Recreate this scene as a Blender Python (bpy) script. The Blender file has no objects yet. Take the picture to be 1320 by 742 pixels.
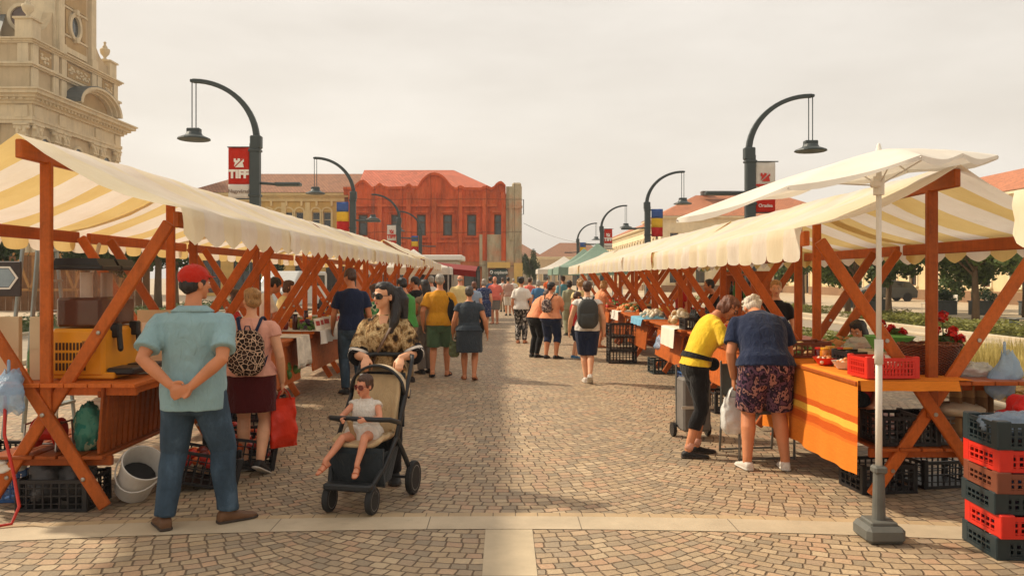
import bpy, bmesh, math, random
import numpy as np
from mathutils import Vector, Matrix, Euler, noise
R = math.radians
PI = math.pi
random.seed(7)
SC = bpy.context.scene
COL = SC.collection
FPX, VX, VY, CAMH = 1027.0, 650.0, 358.0, 1.7

def at(px, py, d):
    return Vector(((px - VX) * d / FPX, d, CAMH - (py - VY) * d / FPX))
def ground(px, py):
    d = CAMH * FPX / (py - VY)
    return Vector(((px - VX) * d / FPX, d, 0.0))
def lin(c):
    if isinstance(c, str):
        c = tuple(int(c[i:i + 2], 16) for i in (0, 2, 4))
    out = []
    for v in c[:3]:
        v = v / 255.0
        out.append(v / 12.92 if v <= 0.04045 else ((v + 0.055) / 1.055) ** 2.4)
    return (out[0], out[1], out[2], 1.0)

# ------------------------------------------------------------------ materials
class NT:
    def __init__(s, name):
        s.m = bpy.data.materials.new(name)
        s.m.use_nodes = True
        s.t = s.m.node_tree
        s.t.nodes.clear()
        s.out = s.t.nodes.new('ShaderNodeOutputMaterial')
    def n(s, typ, props=None, **ins):
        nd = s.t.nodes.new('ShaderNode' + typ)
        for k, v in (props or {}).items():
            setattr(nd, k, v)
        for k, v in ins.items():
            key = int(k[1:]) if (k[0] == 'i' and k[1:].isdigit()) else k.replace('_', ' ')
            if isinstance(v, bpy.types.NodeSocket):
                s.t.links.new(v, nd.inputs[key])
            else:
                nd.inputs[key].default_value = v
        return nd
    def math(s, op, a, b=0.0, c=0.0):
        return s.n('Math', {'operation': op}, i0=a, i1=b, i2=c).outputs[0]
    def mix(s, fac, a, b, bt='MIX'):
        nd = s.n('Mix', {'data_type': 'RGBA', 'blend_type': bt})
        for k, v in ((0, fac), (6, a), (7, b)):
            if isinstance(v, bpy.types.NodeSocket):
                s.t.links.new(v, nd.inputs[k])
            else:
                nd.inputs[k].default_value = v
        return nd.outputs[2]
    def ramp(s, fac, stops, interp='LINEAR'):
        nd = s.n('ValToRGB', i0=fac)
        cr = nd.color_ramp
        cr.interpolation = interp
        while len(cr.elements) < len(stops):
            cr.elements.new(0.5)
        for e, (p, c) in zip(cr.elements, stops):
            e.position = p
            e.color = c if len(c) == 4 else (*c, 1)
        return nd.outputs[0]
    def coords(s, kind='Object'):
        return s.n('TexCoord').outputs[kind]
    def noise(s, vec, scale, detail=4, rough=.55):
        return s.n('TexNoise', Vector=vec, Scale=scale, Detail=detail, Roughness=rough).outputs[0]
    def mapping(s, vec, scale=(1, 1, 1), rot=(0, 0, 0), loc=(0, 0, 0)):
        return s.n('Mapping', Vector=vec, Scale=scale, Rotation=rot, Location=loc).outputs[0]
    def bump(s, h, strength=.4, dist=.01):
        return s.n('Bump', Height=h, Strength=strength, Distance=dist).outputs[0]
    def surf(s, sock):
        s.t.links.new(sock, s.out.inputs[0])
        return s.m
    def princ(s, **k):
        return s.n('BsdfPrincipled', **k).outputs[0]

_mats = {}
def pm(name, col, rough=.6, var=.16, scale=6.0, bump=.0, bscale=60.0, bdist=.004, metal=0.0, spec=.4, coord='Object', dirt=0.0, stretch=(1, 1, 1)):
    """Plain material with uneven tone: broad patches, fine mottling and optional dirt."""
    if name in _mats:
        return _mats[name]
    t = NT(name)
    c = lin(col)
    v = t.coords(coord)
    if stretch != (1, 1, 1):
        v = t.mapping(v, stretch)
    n1 = t.noise(v, scale, 5, .6)
    lo = tuple(x * (1 - var) for x in c[:3]) + (1,)
    hi = tuple(min(1, x * (1 + var)) for x in c[:3]) + (1,)
    colr = t.ramp(n1, [(.3, lo), (.7, hi)])
    if dirt:
        n2 = t.noise(v, scale * .35, 6, .7)
        f = t.ramp(n2, [(.48, (0, 0, 0)), (.72, (dirt, dirt, dirt))])
        colr = t.mix(f, colr, tuple(x * .35 + .02 for x in c[:3]) + (1,))
    kw = dict(Base_Color=colr, Roughness=rough, Metallic=metal)
    if bump:
        kw['Normal'] = t.bump(t.noise(v, bscale, 4), bump, bdist)
    nd = t.n('BsdfPrincipled', **kw)
    nd.inputs['Specular IOR Level'].default_value = spec
    m = t.surf(nd.outputs[0])
    _mats[name] = m
    return m

def cloth(name, col, weave=True, var=.07, trans=0.0, fold=.5):
    if name in _mats:
        return _mats[name]
    t = NT(name)
    c = lin(col)
    v = t.coords()
    n1 = t.noise(v, 9, 5, .6)
    colr = t.ramp(n1, [(.3, tuple(x * (1 - var) for x in c[:3])), (.7, tuple(min(1, x * (1 + var)) for x in c[:3]))])
    cre = t.n('TexNoise', Vector=t.mapping(v, (1, 1, .5), (.3, .2, .5)), Scale=13.0, Detail=2.0, Distortion=1.2).outputs[0]
    cre = t.math('ABSOLUTE', t.math('SUBTRACT', cre, .5))
    h = t.math('ADD', t.math('MULTIPLY', t.noise(t.mapping(v, (1, 1, .45)), 16, 3), fold), t.math('MULTIPLY', t.noise(v, 260, 2), .10))
    h = t.math('ADD', h, t.math('MULTIPLY', cre, 1.1))
    b = t.bump(h, .6, .035)
    nd = t.n('BsdfPrincipled', Base_Color=colr, Roughness=.9, Normal=b)
    nd.inputs['Specular IOR Level'].default_value = .15
    nd.inputs['Sheen Weight'].default_value = .12
    s = nd.outputs[0]
    if trans:
        tr = t.n('BsdfTranslucent', Color=colr, Normal=b).outputs[0]
        s = t.n('MixShader', i0=trans, i1=s, i2=tr).outputs[0]
    _mats[name] = t.surf(s)
    return _mats[name]

# ------------------------------------------------------------------ mesh builder
class MB:
    def __init__(s):
        s.v = []; s.f = []; s.m = []; s.cur = 0; s.smooth = []; s.sm = False
    def add(s, vs, fs, M=None):
        o = len(s.v)
        for p in vs:
            p = Vector(p)
            s.v.append(M @ p if M is not None else p)
        for f in fs:
            s.f.append(tuple(i + o for i in f)); s.m.append(s.cur); s.smooth.append(s.sm)
        return s
    def box(s, c, size, rot=None, ch=0.0):
        """box centred at c; ch = chamfer of the long edges"""
        hx, hy, hz = size[0] / 2, size[1] / 2, size[2] / 2
        M = Matrix.Translation(c)
        if rot is not None:
            M = M @ (Euler(rot).to_matrix().to_4x4() if not isinstance(rot, Matrix) else rot.to_4x4())
        if ch <= 0:
            vs = [(x * hx, y * hy, z * hz) for z in (-1, 1) for y in (-1, 1) for x in (-1, 1)]
            return s.add(vs, [(0, 2, 3, 1), (4, 5, 7, 6), (0, 1, 5, 4), (2, 6, 7, 3), (0, 4, 6, 2), (1, 3, 7, 5)], M)
        c_ = min(ch, hx * .49, hy * .49, hz * .49)
        bm = bmesh.new()
        vs = [bm.verts.new((x * hx, y * hy, z * hz)) for z in (-1, 1) for y in (-1, 1) for x in (-1, 1)]
        for f in [(0, 2, 3, 1), (4, 5, 7, 6), (0, 1, 5, 4), (2, 6, 7, 3), (0, 4, 6, 2), (1, 3, 7, 5)]:
            bm.faces.new([vs[i] for i in f])
        bmesh.ops.bevel(bm, geom=bm.edges[:], offset=c_, segments=1, affect='EDGES', profile=.5)
        bm.verts.index_update()
        s.add([v.co.copy() for v in bm.verts], [[v.index for v in f.verts] for f in bm.faces], M)
        bm.free()
        return s
    def bar(s, p0, p1, w, h, up=(0, 0, 1), ch=.006):
        """rectangular bar from p0 to p1; w across, h along up"""
        p0, p1 = Vector(p0), Vector(p1)
        d = p1 - p0
        L = d.length
        y = d.normalized()
        u = Vector(up)
        x = y.cross(u)
        if x.length < 1e-4:
            x = y.cross(Vector((1, 0, 0)))
        x.normalize()
        z = x.cross(y)
        M3 = Matrix((x, y, z)).transposed()
        return s.box((p0 + p1) / 2, (w, L, h), M3, ch)
    def loft(s, rings, closed=True, cap=True):
        o = len(s.v)
        n = len(rings[0])
        for r in rings:
            s.v.extend(Vector(p) for p in r)
        F = []
        for i in range(len(rings) - 1):
            for j in range(n if closed else n - 1):
                k = (j + 1) % n
                F.append((o + i * n + j, o + i * n + k, o + (i + 1) * n + k, o + (i + 1) * n + j))
        if cap and closed:
            F.append(tuple(o + j for j in reversed(range(n))))
            F.append(tuple(o + (len(rings) - 1) * n + j for j in range(n)))
        for f in F:
            s.f.append(f); s.m.append(s.cur); s.smooth.append(s.sm)
        return s
    def tube(s, pts, rad, n=10, round_ends=True, flat=None):
        """smooth tube along a polyline with a radius per point"""
        pts = [Vector(p) for p in pts]
        if not hasattr(rad, '__len__'):
            rad = [rad] * len(pts)
        rings = []
        prev = None
        P, Q = list(pts), list(rad)
        if round_ends:
            d0 = (pts[0] - pts[1]).normalized(); d1 = (pts[-1] - pts[-2]).normalized()
            P = [pts[0] + d0 * rad[0] * .95, pts[0] + d0 * rad[0] * .7] + P + [pts[-1] + d1 * rad[-1] * .7, pts[-1] + d1 * rad[-1] * .95]
            Q = [rad[0] * .25, rad[0] * .7] + Q + [rad[-1] * .7, rad[-1] * .25]
        for i, p in enumerate(P):
            a = P[max(0, i - 1)]; b = P[min(len(P) - 1, i + 1)]
            t = (b - a).normalized()
            if prev is None:
                x = t.cross(Vector((0, 0, 1)))
                if x.length < .1:
                    x = t.cross(Vector((0, 1, 0)))
            else:
                x = prev - t * prev.dot(t)
                if x.length < 1e-4:
                    x = t.cross(Vector((0, 1, 0)))
            x.normalize(); prev = x
            y = t.cross(x)
            fx, fy = (1, 1) if flat is None else flat
            rings.append([p + (x * math.cos(2 * PI * j / n) * fx + y * math.sin(2 * PI * j / n) * fy) * Q[i] for j in range(n)])
        return s.loft(rings)
    def lathe(s, prof, c=(0, 0, 0), n=20, M=None, cap=True):
        rings = []
        for r, z in prof:
            rings.append([Vector((r * math.cos(2 * PI * j / n), r * math.sin(2 * PI * j / n), z)) for j in range(n)])
        if M is None:
            M = Matrix.Translation(c)
        rings = [[M @ p for p in r] for r in rings]
        return s.loft(rings, cap=cap)
    def ell(s, c, r, n=12, m=8, M=None):
        rings = []
        for i in range(m + 1):
            a = -PI / 2 + PI * (i + (.12 if i == 0 else -.12 if i == m else 0)) / m
            rings.append([Vector((math.cos(a) * math.cos(2 * PI * j / n) * r[0], math.cos(a) * math.sin(2 * PI * j / n) * r[1], math.sin(a) * r[2])) for j in range(n)])
        T = Matrix.Translation(c)
        if M is not None:
            T = T @ (M.to_4x4() if len(M) == 3 else M)
        return s.loft([[T @ p for p in q] for q in rings])
    def prism(s, poly, d, M):
        """poly: (x, z) outline extruded d along +y, then placed by M"""
        n = len(poly)
        vs = [(x, 0, z) for x, z in poly] + [(x, d, z) for x, z in poly]
        fs = [tuple(range(n)), tuple(reversed(range(n, 2 * n)))]
        for i in range(n):
            k = (i + 1) % n
            fs.append((i, i + n, k + n, k))
        return s.add(vs, fs, M)
    def grid(s, fn, nu, nv, closed_u=False):
        o = len(s.v)
        for i in range(nu + (0 if closed_u else 1)):
            for j in range(nv + 1):
                s.v.append(Vector(fn(i / nu, j / nv)))
        w = nv + 1
        tot = nu if closed_u else nu + 1
        for i in range(nu):
            for j in range(nv):
                a = o + i * w + j; b = o + ((i + 1) % tot) * w + j
                s.f.append((a, b, b + 1, a + 1)); s.m.append(s.cur); s.smooth.append(s.sm)
        return s
    def build(s, name, mats, parent=None, smooth=None, thick=0.0, loc=None, fix=True):
        me = bpy.data.meshes.new(name)
        me.from_pydata([tuple(v) for v in s.v], [], s.f)
        if not isinstance(mats, (list, tuple)):
            mats = [mats]
        for m in mats:
            me.materials.append(m)
        me.polygons.foreach_set('material_index', s.m)
        me.polygons.foreach_set('use_smooth', [smooth] * len(s.f) if smooth is not None else s.smooth)
        if fix:
            bm = bmesh.new(); bm.from_mesh(me)
            bmesh.ops.recalc_face_normals(bm, faces=bm.faces[:])
            bm.to_mesh(me); bm.free()
        me.update()
        o = bpy.data.objects.new(name, me)
        COL.objects.link(o)
        if parent is not None:
            o.parent = parent
        if loc is not None:
            o.location = loc
        if thick:
            md = o.modifiers.new('solid', 'SOLIDIFY'); md.thickness = thick; md.offset = 0
        return o

def tag(o, label=None, cat=None, group=None, kind=None):
    if label: o['label'] = label
    if cat: o['category'] = cat
    if group: o['group'] = group
    if kind: o['kind'] = kind
    return o
def thing(name, label, cat, loc=(0, 0, 0), rz=0.0, group=None):
    o = bpy.data.objects.new(name, None)
    COL.objects.link(o)
    o.location = loc
    o.rotation_euler = (0, 0, rz)
    o.empty_display_size = .1
    return tag(o, label, cat, group)
def struct(o):
    o['kind'] = 'structure'
    return o
KIDS = {}
def copy_tree(o, parent=None):
    c = o.copy()
    COL.objects.link(c)
    if parent is not None:
        c.parent = parent
    for ch in [x for x in COL.objects if x.parent == o]:
        copy_tree(ch, c)
    return c
def dup(o, loc, rz=None, label=None, group=None, scale=None):
    c = copy_tree(o)
    c.location = loc
    if rz is not None: c.rotation_euler = (0, 0, rz)
    if scale is not None: c.scale = (scale,) * 3 if not hasattr(scale, '__len__') else scale
    if label: c['label'] = label
    if group: c['group'] = group
    return c

# --------------------------------------------------------------- voxel union of overlapping solids
TMP = bpy.data.scenes.new('scratch')
def fuse(mb, voxel, smooth=4, disp=None):
    """one continuous skin round the overlapping solids in mb -> (verts, faces)"""
    me = bpy.data.meshes.new('tmp')
    me.from_pydata([tuple(v) for v in mb.v], [], mb.f)
    bm = bmesh.new(); bm.from_mesh(me); bmesh.ops.recalc_face_normals(bm, faces=bm.faces[:]); bm.to_mesh(me); bm.free()
    o = bpy.data.objects.new('tmp', me)
    TMP.collection.objects.link(o)
    r = o.modifiers.new('r', 'REMESH'); r.mode = 'VOXEL'; r.voxel_size = voxel; r.adaptivity = 0
    if smooth:
        k = o.modifiers.new('s', 'SMOOTH'); k.factor = .5; k.iterations = smooth
    vl = TMP.view_layers[0]
    vl.update()
    ev = o.evaluated_get(vl.depsgraph)
    out = bpy.data.meshes.new_from_object(ev, depsgraph=vl.depsgraph)
    bpy.data.objects.remove(o); bpy.data.meshes.remove(me)
    if disp:
        amp, sc, stretch = disp
        n = len(out.vertices)
        nor = [0.0] * (n * 3)
        out.vertex_normals.foreach_get('vector', nor)
        for i, v in enumerate(out.vertices):
            p = v.co
            q = Vector((p.x * sc * stretch[0], p.y * sc * stretch[1], p.z * sc * stretch[2]))
            a = noise.noise(q) * amp + noise.noise(q * 2.3) * amp * .5
            v.co = p + Vector(nor[i * 3:i * 3 + 3]) * a
    return out
def fused(name, mb, voxel, mats, parent=None, smooth=4, disp=None):
    me = fuse(mb, voxel, smooth, disp)
    me.name = name
    me.materials.clear()
    for m in (mats if isinstance(mats, (list, tuple)) else [mats]):
        me.materials.append(m)
    me.polygons.foreach_set('use_smooth', [True] * len(me.polygons))
    o = bpy.data.objects.new(name, me)
    COL.objects.link(o)
    if parent is not None:
        o.parent = parent
    return o
# ------------------------------------------------------------------ people
SKIN = {
    'tan': pm('skin_tan', (196, 128, 88), .55, .10, 9, .15, 220, .001),
    'fair': pm('skin_fair', (218, 160, 122), .55, .10, 9, .15, 220, .001),
    'rosy': pm('skin_rosy', (208, 140, 108), .55, .12, 9, .15, 220, .001),
}
def hairmat(name, col):
    if name in _mats: return _mats[name]
    t = NT(name)
    v = t.coords()
    n1 = t.noise(t.mapping(v, (1, 1, .25)), 70, 4, .7)
    c = lin(col)
    colr = t.ramp(n1, [(.3, tuple(x * .45 for x in c[:3])), (.7, tuple(min(1, x * 1.5) for x in c[:3]))])
    nd = t.n('BsdfPrincipled', Base_Color=colr, Roughness=.5, Normal=t.bump(n1, .7, .01))
    _mats[name] = t.surf(nd.outputs[0]); return _mats[name]
HAIR = {k: hairmat('hair_' + k, c) for k, c in dict(black=(30, 24, 22), brown=(74, 48, 32), auburn=(104, 58, 34), grey=(150, 142, 130), white=(205, 195, 178), blond=(168, 126, 76), darkgrey=(78, 70, 64)).items()}
LIP = pm('lip', (168, 78, 66), .4)
LENS = pm('sunglass_lens', (16, 13, 12), .12, .05, spec=.8)
DARKFRAME = pm('dark_frame', (26, 22, 20), .35)

def smooth01(x):
    x = max(0.0, min(1.0, x)); return x * x * (3 - 2 * x)
def ik(a, b, l1, l2, pole):
    a, b, pole = Vector(a), Vector(b), Vector(pole)
    d = b - a
    L = min(max(d.length, abs(l1 - l2) + .02), l1 + l2 - .004)
    u = d.normalized()
    b = a + u * L
    x = (l1 * l1 - l2 * l2 + L * L) / (2 * L)
    h = math.sqrt(max(0, l1 * l1 - x * x))
    p = pole - u * pole.dot(u)
    if p.length < 1e-4: p = Vector((0, 0, 1)) - u * u.z
    p.normalize()
    return a + u * x + p * h, b

# z, half width, half depth, y offset of the bare trunk of a 1.75 m figure
TRUNK = [(.80, .115, .085, -.005), (.86, .158, .112, -.012), (.93, .168, .118, -.014), (1.0, .158, .108, -.006), (1.08, .142, .100, .002), (1.17, .150, .108, .004),
         (1.27, .164, .116, .004), (1.34, .168, .112, 0), (1.39, .160, .095, -.008), (1.425, .132, .078, -.014), (1.455, .094, .064, -.016), (1.49, .060, .054, -.016)]

class Body:
    def __init__(s, lean=0, side=0, twist=0, girth=1.0, belly=0.0, head=(0, 0), armL=None, armR=None, legL=None, legR=None, fem=False, sit=None, hands=(.5, .5), shoulder=1.0, lift=0.0, headsize=1.0, neckfwd=0.0, breast=0.0, poleL=None, poleR=None):
        s.lean, s.side, s.twist, s.g, s.belly = R(lean), R(side), R(twist), girth, belly
        s.fem = fem; s.shoulder = shoulder * (0.92 if fem else 1.0); s.breast = breast
        s.headsize = headsize
        s.lift = lift
        s._sp = {}
        s.neckfwd = neckfwd
        sw = .172 * s.shoulder * (1 + (girth - 1) * .45)
        p, M = s.spine(1.385)
        s.sh = {-1: p + M @ Vector((-sw, -.012, 0)), 1: p + M @ Vector((sw, -.012, 0))}
        s.chestM = M
        s.arm = {}
        for k, a, pole in ((-1, armL, poleL), (1, armR, poleR)):
            if a is None: a = ('hang', 0.0, .06)
            if a[0] == 'hang':                     # swing forward, spread
                sw_, sp = a[1], a[2]
                tgt = s.sh[k] + Vector((k * sp, .05 + sw_, -.525 + abs(sw_) * .25))
            else:
                tgt = Vector(a)
            e, w = ik(s.sh[k], tgt, .295, .26, pole or Vector((k * .5, -1, -.25)))
            s.arm[k] = (s.sh[k], e, w)
        s.leg = {}
        for k, a in ((-1, legL), (1, legR)):
            a = a or (0, 0, 0)                      # dx, dy, heel pitch (deg), toe yaw
            pitch = R(a[2]); yaw = R(a[3]) if len(a) > 3 else k * R(-8)
            az = .085 * math.cos(pitch) + .13 * max(0, math.sin(pitch)) + (a[4] if len(a) > 4 else 0)
            ank = Vector((k * .085 + a[0], a[1] - .03, az))
            hip = Vector((k * .088 * (1 + (girth - 1) * .4), -.005, .90 + lift))
            kn, ank = ik(hip, ank, .425, .415, Vector((math.sin(-yaw) * .3, 1, 0)))
            s.leg[k] = (hip, kn, ank, pitch, yaw)
        if sit:
            for k in (-1, 1):
                kn, ank, pitch, yaw = sit[k]
                s.leg[k] = (Vector((k * .085, -.005, .90)), Vector(kn), Vector(ank), R(pitch), R(yaw))
        p, M = s.spine(1.49)
        s.neckb = p
        hm = M @ Matrix.Rotation(s.lean * -.0, 3, 'X') @ Matrix.Rotation(R(head[0]), 3, 'Z') @ Matrix.Rotation(R(head[1]), 3, 'X')
        s.headM = hm
        s.headc = p + M @ Vector((0, .018 + neckfwd, .075)) + hm @ Vector((0, .012, .075 * headsize))
    def spine(s, z):
        k = round(z, 3)
        if k in s._sp: return s._sp[k]
        p = Vector((0, 0, min(z, .88) + s.lift)); zz = .88
        a = b = tw = 0
        def rot(q):
            t = max(0, min(1, (q - .88) / .3))
            return Matrix.Rotation(-s.lean * t, 3, 'X') @ Matrix.Rotation(s.side * t, 3, 'Y') @ Matrix.Rotation(s.twist * max(0, min(1, (q - .95) / .35)), 3, 'Z')
        while zz < z - 1e-6:
            st = min(.02, z - zz)
            p = p + rot(zz + st / 2) @ Vector((0, 0, st)); zz += st
        s._sp[k] = (p, rot(z))
        return s._sp[k]
    def trunk_at(s, z):
        T = TRUNK
        for i in range(len(T) - 1):
            if z <= T[i + 1][0]:
                t = max(0, (z - T[i][0]) / (T[i + 1][0] - T[i][0]))
                hw, hd, yo = [T[i][j] + (T[i + 1][j] - T[i][j]) * t for j in (1, 2, 3)]
                break
        else:
            hw, hd, yo = T[-1][1:]
        up = smooth01((z - 1.2) / .22)
        gg = 1 + (s.g - 1) * (1 - .55 * up)
        hw *= gg * (1 + (s.shoulder - 1) * up); hd *= gg
        if s.fem:
            hw *= 1 + .06 * math.exp(-((z - .92) / .09) ** 2) - .07 * math.exp(-((z - 1.1) / .08) ** 2)
        yo += s.belly * .5 * math.exp(-((z - 1.06) / .12) ** 2)
        hd += s.belly * .5 * math.exp(-((z - 1.06) / .12) ** 2)
        if s.breast:
            yo += s.breast * .5 * math.exp(-((z - 1.27) / .07) ** 2); hd += s.breast * .5 * math.exp(-((z - 1.27) / .07) ** 2)
        return hw, hd, yo
    def ring(s, z, dw=0.0, dd=0.0, n=24, hw=None, hd=None, yo=None, sq=2.4):
        p, M = s.spine(z)
        a, b, c = s.trunk_at(z)
        hw = a if hw is None else hw; hd = b if hd is None else hd; yo = c if yo is None else yo
        out = []
        for j in range(n):
            t = 2 * PI * j / n
            cx, cy = math.cos(t), math.sin(t)
            cx = math.copysign(abs(cx) ** (2 / sq), cx); cy = math.copysign(abs(cy) ** (2 / sq), cy)
            out.append(p + M @ Vector((cx * (hw + dw), cy * (hd + dd) + yo, 0)))
        return out
    # foot / shoe solid
    def foot(s, k, mb, inf=0.0, sole=False, top=1.0, zlo=0.0):
        hip, kn, ank, pitch, yaw = s.leg[k]
        M = Matrix.Translation(ank) @ Matrix.Rotation(yaw, 4, 'Z') @ Matrix.Rotation(-pitch, 4, 'X') @ Matrix.Translation((0, 0, -.085))
        prof = [(-.068, .018, .05), (-.06, .030, .075), (-.025, .036, .10), (.03, .039, .092), (.075, .044, .066), (.12, .048, .048), (.16, .045, .038), (.185, .034, .032), (.203, .016, .024)]
        rings = []
        for y, hw, zt in prof:
            hw += inf; zt = zt * top + inf
            if sole: zt = .022
            y = y * (1 + inf * 3)
            r = []
            for j in range(12):
                t = 2 * PI * j / 12
                cx, cz = math.cos(t), math.sin(t)
                cx = math.copysign(abs(cx) ** .75, cx); cz = math.copysign(abs(cz) ** .75, cz)
                r.append(M @ Vector((cx * hw, y, zlo + (cz * .5 + .5) * (zt - zlo))))
            rings.append(r)
        mb.loft(rings)
        return M
    def hand(s, k, mb, curl=.5, size=1.0, fdir=None, palm=None):
        sh, e, w = s.arm[k]
        f = (Vector(fdir) if fdir is not None else (w - e)).normalized()
        n = Vector(palm) if palm is not None else Vector((-k, .15, 0))
        n = (n - f * n.dot(f)).normalized()
        t = f.cross(n) * k                      # towards the thumb
        if t.dot(Vector((0, 1, .3))) < 0 and palm is None: t = -t
        z = size
        P = lambda a, b, c: w + f * a * z + t * b * z + n * c * z
        rings = []
        for a, hw, th in ((-.02, .024, .019), (.012, .029, .017), (.05, .039, .0155), (.085, .040, .0135), (.098, .034, .010)):
            rings.append([P(a, math.cos(2 * PI * j / 10) * hw, math.sin(2 * PI * j / 10) * th + .002) for j in range(10)])
        mb.loft(rings)
        for b, L, r in ((.029, .068, .0086), (.0100, .078, .0090), (-.0095, .073, .0086), (-.028, .058, .0076)):
            pts = [P(.075, b * .95, .0)]
            ang = curl * .35; a = .092; c = .0
            pts.append(P(a, b, c))
            for seg, fr in enumerate((.46, .30, .24)):
                a += math.cos(ang) * L * fr; c += math.sin(ang) * L * fr
                pts.append(P(a, b * (1 + .08 * (1 - curl)), c)); ang += curl * (1.15 if seg == 0 else .75)
            mb.tube(pts, [r, r, r * .97, r * .9, r * .75], 8)
        pts = [P(.012, .022, .004), P(.042, .046, .014), P(.066, .054, .026 + .012 * curl), P(.088, .050, .036 + .022 * curl)]
        mb.tube(pts, [.0125, .0115, .0098, .008], 8)
        return P
    def head_solid(s, mb, big=1.0):
        c, M, z = s.headc, s.headM, s.headsize
        P = lambda x, y, q: c + M @ Vector((x, y, q)) * z
        E = lambda x, y, q, r, n=16, m=12: mb.ell(P(x, y, q), [v * z for v in r], n, m, M)
        E(0, -.012, .035, (.073, .094, .083), 20, 14)
        E(0, .018, -.025, (.062, .072, .078), 18, 12)
        E(0, .026, -.066, (.040 if s.fem else .046, .056, .040))
        E(0, .060, -.092, (.018 if s.fem else .023, .022, .020))
        E(0, .078, .020, (.052, .016, .012))                 # brow
        mb.tube([P(0, .088, .014), P(0, .100, -.012), P(0, .109, -.030)], [.0085 * z, .011 * z, .0125 * z], 8)
        for k in (-1, 1):
            E(k * .012, .094, -.033, (.009, .010, .007), 8, 6)
            E(k * .034, .066, -.016, (.024, .022, .020), 10, 8)  # cheek
            mb.ell(P(k * .075, -.008, -.012), [.010 * z, .022 * z, .031 * z], 10, 8, M @ Matrix.Rotation(R(-10 * 1), 3, 'X'))
        E(0, .082, -.060, (.022, .011, .010), 10, 6)             # mouth area
        p, Ms = s.spine(1.47)
        mb.tube([p + Ms @ Vector((0, -.012, -.03)), s.neckb + Ms @ Vector((0, .0, .03)), P(0, -.008, -.055)], [.062 * (1 + (s.g - 1) * .5), .053 * (.9 if s.fem else 1), .052 * z * (.9 if s.fem else 1)], 14)
    def solid(s, barefoot=True, fist=None):
        mb = MB()
        g = 1 + (s.g - 1) * .6
        mb.loft([s.ring(t[0]) for t in TRUNK])
        s.head_solid(mb)
        for k in (-1, 1):
            sh, e, w = s.arm[k]
            m1 = sh.lerp(e, .4); m2 = e.lerp(w, .3)
            inn = sh + s.chestM @ Vector((-k * .06, 0, .012))
            mb.tube([inn, sh, m1, sh.lerp(e, .8), e, m2, e.lerp(w, .7), w], [.050 * g, .051 * g, .048 * g, .042 * g, .040 * g, .041 * g, .033 * g, .0265 * g], 12)
            hip, kn, ank, pitch, yaw = s.leg[k]
            back = Vector((0, -.018, 0))
            mb.tube([hip + Vector((0, 0, .02)), hip.lerp(kn, .3), hip.lerp(kn, .7), kn, kn.lerp(ank, .3) + back, kn.lerp(ank, .6) + back * .5, ank + Vector((0, 0, .02)), ank + Vector((0, 0, -.02))],
                    [.092 * g, .088 * g, .069 * g, .055 * g, .057 * g, .046 * g, .036 * g, .036 * g], 14)
            if barefoot: s.foot(k, mb)
        return mb

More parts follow.
